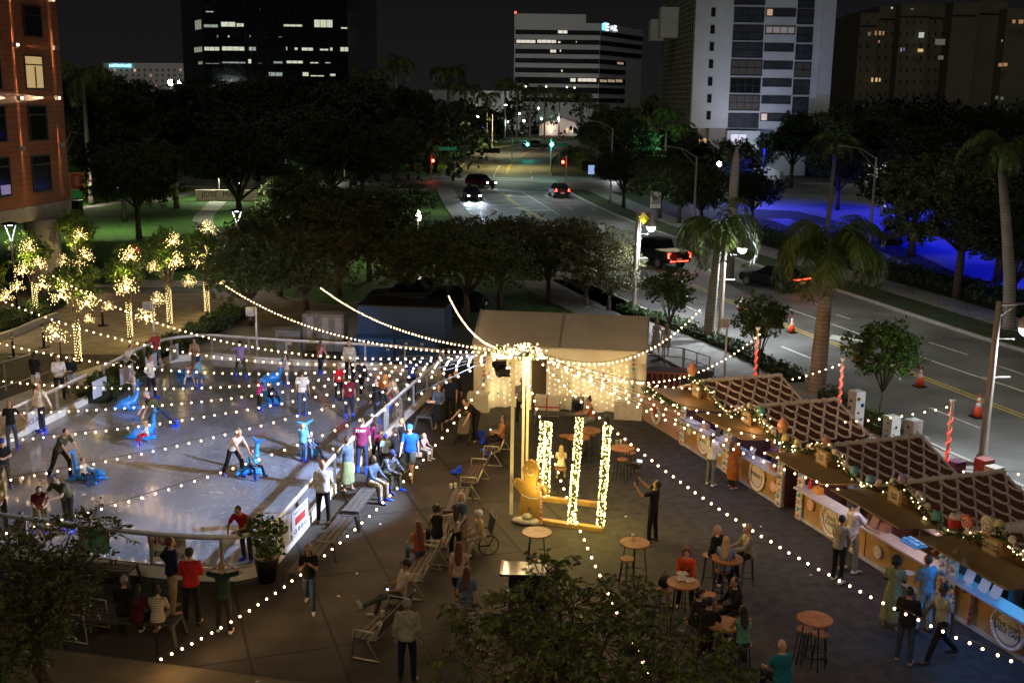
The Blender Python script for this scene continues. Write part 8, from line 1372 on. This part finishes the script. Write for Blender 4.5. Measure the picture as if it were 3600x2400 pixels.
R_ = [
 # --- left walkway and ice
 ((130, 1397), 1.82, 70, 'stand', 'd', (K_, 't'), (W_, 'short'), (HK, 'short'), SW, 'person in a black polo and white shorts on the walkway left of the rink', 0, None, {}),
 ((213, 1404), 1.78, 300, 'hold', 'l', (W_, 'l'), (K_, 'long'), (HG, 'bald'), SB, 'balding person in a white shirt and dark trousers on the walkway, hands before the belt', 0, None, {}),
 ((255, 1395), 1.7, 285, 'fold', 'm', (K_, 'l'), (FLO, 'skirt'), (HK, 'long'), SN_, 'person in a black cardigan and pale patterned skirt beside the hedge', 0, None, {'f': 1, 'hem': .22}),
 ((148, 1520), 1.84, 235, 'railback', 'm', (W_, 'l'), (DJ, 'long'), (HB, 'short'), SK, 'bearded skater in a white shirt holding on to the left rail behind', ICE, None, {}),
 ((45, 1577), 1.66, 285, 'railback', 'm', (K_, 't'), (JN, 'long'), (HB, 'long'), SK, 'long-haired skater in a black tee and jeans touching the left rail', ICE, None, {'f': 1}),
 ((20, 1712), 1.5, 300, 'fold', 'l', (K_, 't'), (CAM_, 'long'), (HB, 'short'), SK, 'young skater in a blue helmet, black tee and camouflage trousers at the left edge', ICE, None, {'hat': ('helmet', (.01, .03, .25))}),
 ((215, 1678), 1.8, 330, 'push', 'l', (OL, 't'), (K_, 'long'), (HB, 'short'), SK, 'bearded skater in an olive tee stooping over a child on a blue seal', ICE, None, {}),
 ((292, 1668), 1.05, 345, 'ride', 'l', (W_, 'l'), (DJ, 'long'), (HB, 'short'), SK, 'small child in a cream sweater riding the blue seal', 0, .36, {}),
 ((535, 1402), 1.74, 350, 'hips', 'm', (W_, 'l'), (K_, 'long'), (HB, 'bun'), SK, 'skater with hands on hips in a white blouse and black trousers', ICE, None, {'f': 1}),
 ((474, 1405), 1.12, 220, 'hold', 'l', (W_, 't'), ((.4, .4, .45), 'short'), (HBL, 'curly'), SK, 'curly-haired child leaning on the tail of a blue dolphin', ICE, None, {'f': 1}),
 ((568, 1512), 1.82, 205, 'lunge', 'l', (OL, 't'), (DJ, 'long'), (HG, 'short'), SK, 'skater in an olive tee lunging forward to push a dolphin', ICE, None, {}),
 ((516, 1530), 1.0, 210, 'ride', 'l', ((.5, .5, .5), 't'), ((.4, .02, .03), 'long'), (HBL, 'long'), SK, 'small child in red leggings sitting on a blue dolphin', 0, .38, {'f': 1}),
 ((822, 1672), 1.74, 320, 'push', 'l', (W_, 's'), (K_, 'long'), (HBL, 'bun'), SK, 'blonde skater in a white sleeveless top bending over a dolphin', ICE, None, {'f': 1}),
 ((885, 1640), 1.12, 330, 'ride', 'm', ((.05, .12, .14), 't'), (NV, 'long'), (HK, 'short'), SK, 'child in a dark teal tee slumped on the bright blue dolphin', 0, .36, {}),
 ((1068, 1622), 1.28, 75, 'hold', 'l', ((.12, .38, .55), 't'), (JN, 'long'), (HBL, 'short'), SK, 'fair-haired child in a light blue tee and jeans holding a dolphin', ICE, None, {}),
 ((1092, 1575), 1.1, 320, 'ride', 'l', (PLD, 'l'), (JN, 'long'), (HK, 'short'), SK, 'dark-haired child with plaid sleeves riding a dolphin, one skate out', 0, .42, {}),
 ((1065, 1458), 1.72, 85, 'stand', 'm', (W_, 't'), (JN, 'long'), (HK, 'short'), SK, 'skater seen from behind in a white tee and wide blue jeans', ICE, None, {'flare': .08}),
 ((913, 1442), 1.22, 60, 'hold', 'l', ((.5, .04, .22), 't'), (CAM_, 'long'), (HR_, 'long'), SK, 'girl in a hot pink tee and camouflage leggings holding a dolphin', ICE, None, {'f': 1}),
 ((950, 1395), 1.1, 330, 'ride', 'm', (K_, 'l'), (K_, 'long'), (HK, 'short'), SK, 'child in black leaning over the dolphin beside the girl in pink', 0, .42, {}),
 ((1228, 1470), 1.62, 95, 'stand', 'm', ((.13, .012, .02), 't'), (NV, 'long'), (HK, 'short'), SK, 'skater in a dark red tee and navy trousers seen from behind', ICE, None, {}),
 ((1192, 1405), 1.45, 280, 'stand', 'm', ((.5, .01, .02), 't'), (K_, 'long'), (HK, 'short'), SK, 'young skater in a bright red tee in front of the taller pair', ICE, None, {}),
 ((1230, 1345), 1.8, 265, 'stand', 'm', ((.4, .36, .28), 'l'), (K_, 'long'), (HK, 'short'), SB, 'person in a pale shirt with rolled sleeves standing at the back rail', ICE, None, {}),
 ((1272, 1385), 1.5, 250, 'walk', 'd', ((.02, .02, .025), 'l'), (K_, 'long'), (HK, 'short'), SW, 'young person in a black hoodie and white sneakers near the back right of the ice', ICE, None, {}),
 ((1125, 1312), 1.42, 60, 'skate', 'l', ((.5, .18, .2), 't'), (NV, 'long'), (HR_, 'long'), SK, 'girl in a light pink top with long brown hair at the back rail', ICE, None, {'f': 1}),
 ((1010, 1352), 1.25, 205, 'hold', 'l', (W_, 't'), ((.45, .38, .38), 'long'), (HB, 'long'), SK, 'girl in white with long dark hair pushing a pale blue dolphin', ICE, None, {'f': 1}),
 ((848, 1330), 1.66, 100, 'armsout', 'd', ((.26, .19, .38), 't'), (OL, 'long'), (HK, 'short'), SK, 'skater in a lavender tee with both arms held out for balance', ICE, None, {}),
 ((690, 1325), 1.7, 265, 'hold', 'm', ((.3, .2, .13), 's'), (GR, 'long'), (HK, 'curly'), SK, 'person with a dark puff of hair at the back left curve of the rail', ICE, None, {'f': 1}),
 ((702, 1362), 1.2, 120, 'hold', 'l', ((.15, .4, .55), 's'), (GR, 'short'), (HB, 'short'), SK, 'child in a pale blue sleeveless top hugging another at the back left', ICE, None, {}),
 ((668, 1322), 1.1, 280, 'ride', 'm', ((.42, .3, .33), 't'), (W_, 'long'), (HK, 'short'), SK, 'child in a pinkish tee seated on a blue seal at the back left', 0, .4, {}),
 ((1343, 1442), 1.68, 90, 'stand', 'm', ((.45, .16, .04), 'l'), (JN, 'long'), (HR_, 'long'), SK, 'person in an orange sweater and jeans with long dark hair, from behind', ICE, None, {'f': 1, 'hl': 1.1}),
 ((1381, 1440), 1.3, 70, 'stand', 'l', (W_, 's'), ((.5, .12, .16), 'short'), (HR_, 'pony'), SK, 'girl in a white top and pink shorts with a long ponytail by the gate', ICE, None, {'f': 1}),
 ((1325, 1492), 1.7, 215, 'railback', 'l', (K_, 'l'), (JN, 'long'), (HB, 'bun'), SK, 'person in a black scoop-neck top and blue jeans standing at the right rail', ICE, None, {'f': 1}),
 ((1400, 1492), 1.68, 130, 'rail', 'l', (LEO, 'd'), None, (HBL, 'long'), SB, 'blonde person in a leopard-print dress leaning at the gate outside the rail', 0, None, {'f': 1, 'hem': .3}),
 ((1447, 1402), 1.66, 90, 'reach', 'm', ((.02, .04, .22), 't'), (K_, 'long'), (HK, 'short'), SB, 'person in a royal blue tee at the far right corner of the ice', ICE, None, {}),
 ((1274, 1662), 1.8, 85, 'stand', 'l', (MR, 't'), (NV, 'long'), (HB, 'short'), SK, 'staff member in a maroon tee lettered staff, seen from behind by the rail', 0, None, {}),
 ((1325, 1640), 1.66, 145, 'reach', 'm', (MR, 't'), (K_, 'long'), (HK, 'long'), SB, 'long-haired staff member in a maroon tee leaning on the rail', 0, None, {'f': 1, 'hl': .9}),
 ((1222, 1725), 1.7, 150, 'phone', 'm', ((.09, .13, .19), 'l'), ((.22, .25, .12), 'skirt'), (HB, 'bun'), SN_, 'person in a denim jacket and long pale green skirt holding a phone at the rail', 0, None, {'f': 1, 'hem': .3}),
 ((1138, 1838), 1.82, 100, 'hold', 'm', (W_, 'l'), (K_, 'long'), (HG, 'bald'), SN_, 'bald person in a white shirt and dark trousers at the rail, seen from behind', 0, None, {}),
 ((1305, 1700), 1.78, 330, 'sit', 'd', ((.06, .09, .14), 'l'), (KH, 'long'), (HK, 'short'), SK, 'seated person in a blue jacket and khaki trousers with blue skates', 0, .47, {}),
 ((1352, 1665), 1.78, 325, 'sitfwd', 'd', (PLD, 'l'), (OL, 'long'), (HK, 'short'), SK, 'seated person in a plaid shirt and navy cap, hands clasped', 0, .47, {'hat': ('cap', (.015, .02, .08))}),
 ((1356, 1655), 1.2, 100, 'stand', 'd', ((.25, .33, .38), 't'), (K_, 'long'), (HK, 'short'), SK, 'child in a shiny blue helmet and pale tee behind the plaid-shirted man', 0, None, {'hat': ('helmet', (.02, .03, .35))}),
 ((1395, 1590), 1.66, 150, 'sit', 'l', (K_, 'l'), (DJ, 'long'), (HB, 'pony'), SB, 'seated person in black with a wavy brown ponytail watching the ice', 0, .47, {'f': 1}),
 ((1418, 1555), 1.66, 150, 'sit', 'l', (K_, 't'), (K_, 'long'), (HBL, 'pony'), SB, 'seated person in a black top with a blonde braid, farther along the bench', 0, .47, {'f': 1}),
 ((1443, 1680), 1.83, 262, 'walk', 'l', ((.012, .09, .55), 't'), ((.10, .14, .16), 'short'), (HG, 'short'), SB, 'person walking in a bright blue polo, grey shorts and a blue and white cap', 0, None, {'hat': ('cap', (.02, .12, .6)), 'fat': 1.1}),
 ((1487, 1580), 1.1, 330, 'sit', 'l', ((.5, .3, .28), 't'), ((.45, .42, .36), 'long'), (HBL, 'short'), SW, 'child in pink half hidden behind the man in the blue polo', 0, .4, {}),
 ((1543, 1508), 1.66, 268, 'hold', 'm', ((.07, .10, .15), 'l'), (K_, 'skirt'), (HK, 'bun'), SN_, 'person in a denim jacket over a black dress carrying a plate of food', 0, None, {'f': 1, 'hem': .35}),
 ((1583, 1485), 1.84, 255, 'stand', 'm', (NV, 't'), (K_, 'long'), (HK, 'short'), SW, 'dark-haired person in navy with white sneakers beside the plate carrier', 0, None, {}),
 ((1602, 1452), 1.66, 270, 'stand', 'l', (K_, 'l'), (K_, 'long'), (HB, 'long'), SB, 'dim figure with long hair standing behind the man in navy', 0, None, {'f': 1}),
 ((1672, 1548), 1.8, 225, 'bend', 'l', (K_, 't'), (K_, 'long'), (HB, 'short'), SB, 'person in a black tee bending down over the grey stroller', 0, None, {}),
 ((1762, 1545), 1.66, 190, 'sitphone', 'm', ((.4, .17, .03), 's'), (K_, 'long'), (HK, 'long'), SK, 'seated person with long black hair and an orange top reading a phone', 0, .47, {'f': 1}),
 ((1832, 1492), 1.76, 275, 'hold', 'm', ((.2, .2, .18), 't'), (K_, 'long'), (HG, 'bald'), SB, 'person in a grey tee standing in the tent doorway behind the mast', 0, None, {}),
 ((2078, 1475), 1.66, 190, 'stool', 'm', ((.4, .14, .06), 's'), (FLO, 'long'), (HK, 'bun'), SB, 'person with a high bun and coral skirt seated at a bar table by the tent', 0, .76, {'f': 1}),
 ((1972, 1640), 1.3, 88, 'stool', 'l', ((.6, .56, .45), 't'), (KH, 'long'), (HBL, 'long'), SW, 'fair-haired child in a white tee on a stool behind the light columns', 0, .74, {'f': 1, 'hl': 1.25}),
 ((2292, 1905), 1.78, 150, 'camera', 'm', (K_, 't'), (K_, 'long'), (HK, 'short'), SB, 'person all in black raising a video camera towards the lights', 0, None, {}),
 ((2305, 1245), 1.68, 285, 'phone', 'l', ((.42, .40, .35), 'd'), None, (HB, 'long'), SN_, 'person in a white dress, one hand at the face, on the pavement by the tent', 0, None, {'f': 1, 'hem': .45}),
 ((2338, 1258), 1.6, 100, 'stand', 'l', (W_, 't'), ((.35, .28, .22), 'short'), (HBL, 'long'), SN_, 'fair-haired person in a white top and tan shorts on the pavement by the tent', 0, None, {'f': 1}),
 ((2497, 1705), 1.7, 50, 'hold', 'l', ((.6, .58, .48), 'l'), (GR, 'long'), (HB, 'pony'), SW, 'person in a cream sweater and grey leggings at the first stall', 0, None, {'f': 1}),
 ((2572, 1715), 1.72, 30, 'hold', 'm', ((.28, .09, .015), 'c'), (K_, 'long'), (HB, 'long'), SN_, 'person in a long rust-coloured coat at the second stall', 0, None, {'f': 1, 'hem': .33, 'slv': 1}),
 ((2942, 2045), 1.76, 40, 'hold', 'm', ((.3, .27, .22), 't'), (K_, 'long'), (HK, 'short'), SW, 'person in a pale grey polo and black trousers at the third stall', 0, None, {}),
 ((2985, 2008), 1.92, 20, 'reach', 'm', ((.5, .46, .38), 't'), ((.2, .21, .15), 'long'), (HK, 'short'), SW, 'tall person in a white tee reaching to the fourth stall counter', 0, None, {'mir': 1}),
 ((3130, 2205), 1.72, 65, 'fold', 'd', ((.22, .25, .13), 'd'), None, (HK, 'curly'), SN_, 'person with round curly hair in a long pale green dress', 0, None, {'f': 1, 'hem': .2, 'slv': 1}),
 ((3240, 2218), 1.84, 110, 'hold', 'm', ((.16, .22, .24), 't'), ((.3, .33, .33), 'long'), (HR_, 'short'), SB, 'bearded person in a grey-blue shirt and light jeans holding a plate', 0, None, {}),
 ((3175, 2328), 1.74, 60, 'fold', 'm', (K_, 'l'), ((.04, .055, .09), 'long'), (HK, 'short'), SN_, 'person in a black top and dark jeans with tan sneakers, standing below the stall group', 0, None, {}),
 ((3300, 2318), 1.84, 190, 'walk', 'd', ((.35, .34, .3), 't'), (K_, 'long'), (HK, 'short'), SB, 'bearded person striding left in a white tee and black trousers', 0, None, {}),
 ((2508, 1955), 1.66, 310, 'stool', 'l', (K_, 'l'), (GR, 'long'), (HBL, 'long'), SW, 'seated person in a black top with shoulder-length fair hair, left of three', 0, .76, {'f': 1}),
 ((2545, 2005), 1.66, 70, 'stool', 'l', ((.16, .2, .27), 'l'), (DJ, 'long'), (HBL, 'long'), SW, 'seated person in a light blue sweater with brown-blonde hair, from behind', 0, .76, {'f': 1}),
 ((2635, 1955), 1.66, 190, 'stool', 'l', ((.34, .28, .2), 'l'), (K_, 'long'), (HBL, 'curly'), SN_, 'seated person with curly blonde hair and a beige knit, right of three', 0, .76, {'f': 1}),
 ((2408, 2035), 1.64, 265, 'stool', 'l', ((.45, .055, .01), 'l'), (K_, 'long'), (HR_, 'curly'), SB, 'seated person in a bright orange-red blouse with curly auburn hair', 0, .76, {'f': 1}),
 ((2440, 2190), 1.64, 320, 'stool', 'l', (K_, 'l'), (K_, 'long'), (HK, 'curly'), SB, 'seated person in black with dark curls, just below the laden table', 0, .74, {'f': 1}),
 ((2482, 2240), 1.76, 60, 'stool', 'm', ((.02, .018, .015), 't'), (K_, 'long'), (HK, 'short'), SB, 'short-haired person in dark clothes seen from behind among the leaves', 0, .74, {}),
 ((2592, 2150), 1.66, 200, 'stool', 'm', (K_, 'l'), (K_, 'long'), (HK, 'long'), SB, 'seated person in black with very long dark hair at the lower table', 0, .74, {'f': 1}),
 ((2612, 2268), 1.68, 100, 'stool', 'm', ((.10, .26, .19), 's'), (DJ, 'long'), (HK, 'long'), SB, 'seated person in a teal green sleeveless top seen from behind', 0, .74, {'f': 1, 'hl': 1.3}),
 ((2750, 2400), 1.74, 110, 'sit', 'l', ((.015, .16, .19), 't'), (K_, 'long'), (HG, 'bald'), SB, 'bald person in a teal shirt cut off by the bottom edge', 0, .55, {'fat': 1.15}),
 ((1822, 2225), 1.74, 170, 'sit', 'l', ((.015, .03, .02), 't'), (KH, 'long'), (HB, 'short'), SB, 'person in a dark green polo half hidden by the leaves under the black table', 0, .75, {}),
 ((1640, 2245), 1.7, 75, 'stand', 'l', ((.10, .16, .24), 't'), ((.5, .46, .38), 'long'), (HR_, 'long'), SW, 'person in a blue top and white trousers with reddish hair, behind leaves', 0, None, {'f': 1, 'hl': 1.2}),
 ((1612, 2135), 1.68, 85, 'walk', 'm', ((.5, .36, .28), 't'), ((.05, .02, .025), 'short'), (HR_, 'long'), SN_, 'person in a cream blouse and maroon shorts with long brown hair', 0, None, {'f': 1}),
 ((1432, 2392), 1.8, 85, 'stand', 'l', ((.42, .38, .29), 'l'), (NV, 'long'), (HG, 'short'), SB, 'grey-haired person in a white shirt and navy trousers walking away at the bottom', 0, None, {}),
 ((1408, 2095), 1.8, 195, 'sitcross', 'm', ((.5, .44, .32), 't'), ((.09, .1, .07), 'long'), (HK, 'short'), SW, 'person in a white tee and dark cap with legs stretched out, looking at a phone', 0, .47, {'hat': ('cap', (.03, .025, .02))}),
 ((1475, 1945), 1.68, 120, 'sit', 'm', ((.28, .06, .02), 's'), (JN, 'long'), (HR_, 'long'), SW, 'seated person with long straight hair in a rust red top and jeans', 0, .47, {'f': 1, 'hl': .6}),
 ((1538, 1885), 1.7, 110, 'sit', 'm', (K_, 's'), (K_, 'long'), (HK, 'curly'), SB, 'seated person in a black top with a mass of dark curly hair', 0, .47, {'f': 1}),
 ((1622, 1955), 1.76, 235, 'reach', 'l', ((.07, .12, .18), 't'), (KH, 'short'), (HG, 'pony'), SW, 'person in a blue-grey tee with a fair ponytail turned towards the bench', 0, None, {'f': 1}),
 ((1600, 1965), 1.5, 120, 'stand', 'm', ((.42, .35, .26), 't'), (K_, 'long'), (HB, 'long'), SB, 'younger person in a white top and black trousers by the curly-haired one', 0, None, {'f': 1}),
 ((1690, 1890), 1.5, 200, 'sit', 'l', ((.42, .34, .2), 'l'), ((.4, .32, .22), 'long'), (W_, 'curly'), SW, 'white-haired elderly person seated in the wheelchair', 0, .5, {}),
 ((1090, 2143), 1.66, 275, 'pray', 'm', (K_, 't'), (JN, 'long'), (HB, 'long'), SW, 'person walking in a black tee and blue jeans with hands raised together', 0, None, {'f': 1}),
 ((790, 2222), 1.68, 95, 'headhands', 'l', ((.015, .035, .02), 't'), (K_, 'long'), (HBL, 'bun'), SW, 'person in a dark green top with both hands behind the head, from behind', 0, None, {'f': 1}),
 ((678, 2190), 1.8, 95, 'fold', 'l', ((.42, .025, .02), 'l'), (K_, 'long'), (HB, 'short'), SB, 'person with a red-bodied grey-sleeved shirt and dark cap, from behind', 0, None, {'hat': ('cap', (.04, .035, .03))}),
 ((612, 2150), 1.84, 40, 'hips', 'l', (NV, 'l'), ((.33, .25, .13), 'long'), (HR_, 'short'), SN_, 'tall bearded person in a dark blue shirt and khaki trousers, hand on hip', 0, None, {}),
 ((440, 2160), 1.78, 95, 'sit', 'l', (K_, 'l'), (K_, 'long'), (HG, 'short'), SB, 'grey-haired person in black seated on the long dark bench, from behind', 0, .47, {}),
 ((482, 2185), 1.66, 80, 'sit', 'm', ((.07, .008, .02), 'l'), (K_, 'long'), (HK, 'long'), SW, 'seated person in a dark red sweater with long black hair, middle of the bench', 0, .47, {'f': 1, 'hl': 1.4}),
 ((555, 2185), 1.62, 95, 'sit', 'l', (STR, 'l'), (GR, 'long'), (HK, 'bun'), SN_, 'seated person in a striped white sweater with dark hair, right end of the bench', 0, .47, {'f': 1}),
 ((868, 1972), 1.72, 255, 'rail', 'm', ((.42, .015, .02), 't'), (DJ, 'long'), (HK, 'short'), SK, 'skater in a red tee and glasses leaning over the front rail', ICE, None, {}),
 ((245, 1865), 1.84, 250, 'rail', 'l', (OL, 't'), (K_, 'long'), (HB, 'short'), SK, 'bearded skater in an olive shirt leaning on the front rail behind the leaves', ICE, None, {}),
 ((145, 1872), 1.5, 300, 'rail', 'l', ((.1, .012, .015), 't'), (OL, 'long'), (HK, 'short'), SK, 'young skater in a dark red tee at the front rail behind the leaves', ICE, None, {}),
 ((8, 1875), 1.78, 270, 'reach', 'm', ((.5, .36, .14), 't'), (K_, 'long'), (HB, 'short'), SB, 'person in a yellow-lit pale tee at the left edge of the frame', ICE, None, {}),
 ((85, 1955), 1.2, 90, 'hold', 'l', (STR, 't'), (K_, 'long'), (HB, 'short'), SB, 'child in a striped top outside the front rail, half hidden by leaves', 0, None, {}),
 ((553, 1300), 1.76, 150, 'reach', 'l', ((.35, .05, .04), 't'), (GR, 'short'), (HG, 'short'), SW, 'person in a red tee and pale cap standing outside the left barrier', 0, None, {'hat': ('cap', (.45, .42, .4))}),
 ((445, 1342), 1.7, 330, 'rail', 'l', (W_, 't'), (K_, 'long'), (HB, 'short'), SB, 'person in white leaning on the left barrier from outside, head down', 0, None, {}),
]
INFO = {}
for r in R_:
    at, h, face, pose, skin, top, bot, hair, shoes, label, z0, seat, ex = r
    root, inf = person(at, h, face, pose, skin, top, bot, hair, shoes, label, z0, seat, ex, mirror=bool(ex.get('mir'))); INFO[label] = (root, inf)
def held(label_start): return next(v for k, v in INFO.items() if k.startswith(label_start))
def hand_world(inf_root, i=1):
    root, inf = inf_root; w = inf['arms'][i][2]+unit(inf['arms'][i][2]-inf['arms'][i][1])*.08; M = Matrix.Rotation(root.rotation_euler.z, 3, 'Z'); return V(*(M @ Vector(w)))+V(*root.location)
# vendors standing inside the stalls
for s, y, c, lab in ((4.9, .75, (.10, .05, .16), 'vendor in dark purple bending over the second stall counter'), (12.45, .55, (.05, .012, .03), 'vendor in dark maroon behind the fourth stall counter')):
    root, inf = person((2000, 2000), 1.7, math.degrees(math.atan2(-SN[1], -SN[0])), 'push' if s < 5 else 'hold', 'm', (c, 'l'), (K_, 'long'), (HK, 'short'), SB, lab, 0.05, None, {}); root.location = tuple(V(*at_stall(s, y))+V(0, 0, .05))
# staff lettering
root, inf = held('staff member in a maroon tee lettered'); p = inf['B'](.40)-inf['fw']*.13*inf['k']; text(root, 'STAFF', tuple(p-inf['fw']*.012), (1, 0, 0), tuple(inf['up']), .12, M_ref, .002)
# things in hands
def hold_thing(ls, name, label, mb, m, i=1, d=(0, 0, 0), rz=0):
    hw = hand_world(held(ls), i)+V(*d); t = thing(name, label, name.replace('_', ' '), tuple(hw), rz); mb.build('body', m, t); return t
phone = lambda: MB().box((0, 0, .04), (.07, .012, .14), rx=.5)
M_scr = glow("phone_screen", (.6, .75, 1), 1.6, 'NONE')
for ls, lab in (('person in a denim jacket and long pale green', 'phone held over the rail by the person in a green skirt'), ('seated person with long black hair', 'lit phone read by the seated mother'), ('person in a white tee and dark cap', 'phone in the hands of the seated man in a cap')):
    t = hold_thing(ls, 'phone', lab, phone(), M_blk, 0); MB().box((0, -.008, .045), (.055, .004, .12), rx=.5).build('screen', M_scr, t)
m = MB(); m.lathe([(.05, 0), (.16, .02), (.17, .03), (.05, .025)], (0, 0, 0), 16); t = hold_thing('person in a denim jacket over a black', 'plate', 'paper plate of food carried by the person in a denim jacket', m, M_pap, 1, (-.12, -.05, .04)); m = MB(); [m.ball((random.uniform(-.09, .09), random.uniform(-.09, .09), .035), .035, 6, 4) for _ in range(9)]; m.build('food', mat("food", (.4, .18, .05), .7), t)
m = MB(); m.lathe([(.05, 0), (.13, .02), (.14, .03), (.05, .025)], (0, 0, 0), 14); hold_thing('bearded person in a grey-blue', 'plate', 'white plate held up by the bearded person at the stalls', m, M_pap, 0, (0, 0, .05))
c1, c2 = hand_world(held('person all in black raising'), 0), hand_world(held('person all in black raising'), 1); cc_ = (c1+c2)/2; t = thing('video_camera', 'video camera on a handheld stabiliser lifted above the head of the person in black', 'camera', tuple(cc_), rad(60))
t.scale = (1.35,)*3; MB().cyl((0, 0, -.12), (0, 0, .22), .018, n=8).build('grip', M_blk, t); MB().box((0, .02, .32), (.14, .16, .11)).build('camera_body', M_blk, t); MB().cyl((0, .1, .32), (0, .26, .32), .045, n=12).build('lens', M_blk, t); m = MB(); m.tube([(-.02, 0, .22), (-.16, 0, .22), (-.16, 0, .36)], .015, 5); m.build('gimbal_arm', M_blk, t); MB().box((.09, .0, .38), (.02, .1, .07)).build('monitor', M_scr, t)
m = MB(); m.cyl((0, 0, 0), (0, 0, .14), .035, .045, 10); m.cyl((0, 0, .1), (.02, 0, .24), .006, n=4); hold_thing('person in a blue-grey tee with a fair', 'cup', 'clear lidded cup with a straw held out beside the tube-framed bench', m, M_cup, 0)
m = MB(); m.plate([(-.1, 0, 0), (.1, 0, 0), (.1, .02, .14), (-.1, .02, .14)], .004); hold_thing('person walking in a bright blue polo', 'papers', 'folded white papers in the hand of the man in a blue polo', m, M_pap, 0, (0, 0, -.1))
# lettering as plain meshes
bpy.context.view_layer.update(); dg = bpy.context.evaluated_depsgraph_get()
for o in FONTS:
    me = bpy.data.meshes.new_from_object(o.evaluated_get(dg)); n_ = bpy.data.objects.new('lettering', me); COL.objects.link(n_); n_.parent = o.parent; n_.matrix_local = o.matrix_local.copy()
for o in FONTS: bpy.data.objects.remove(o)
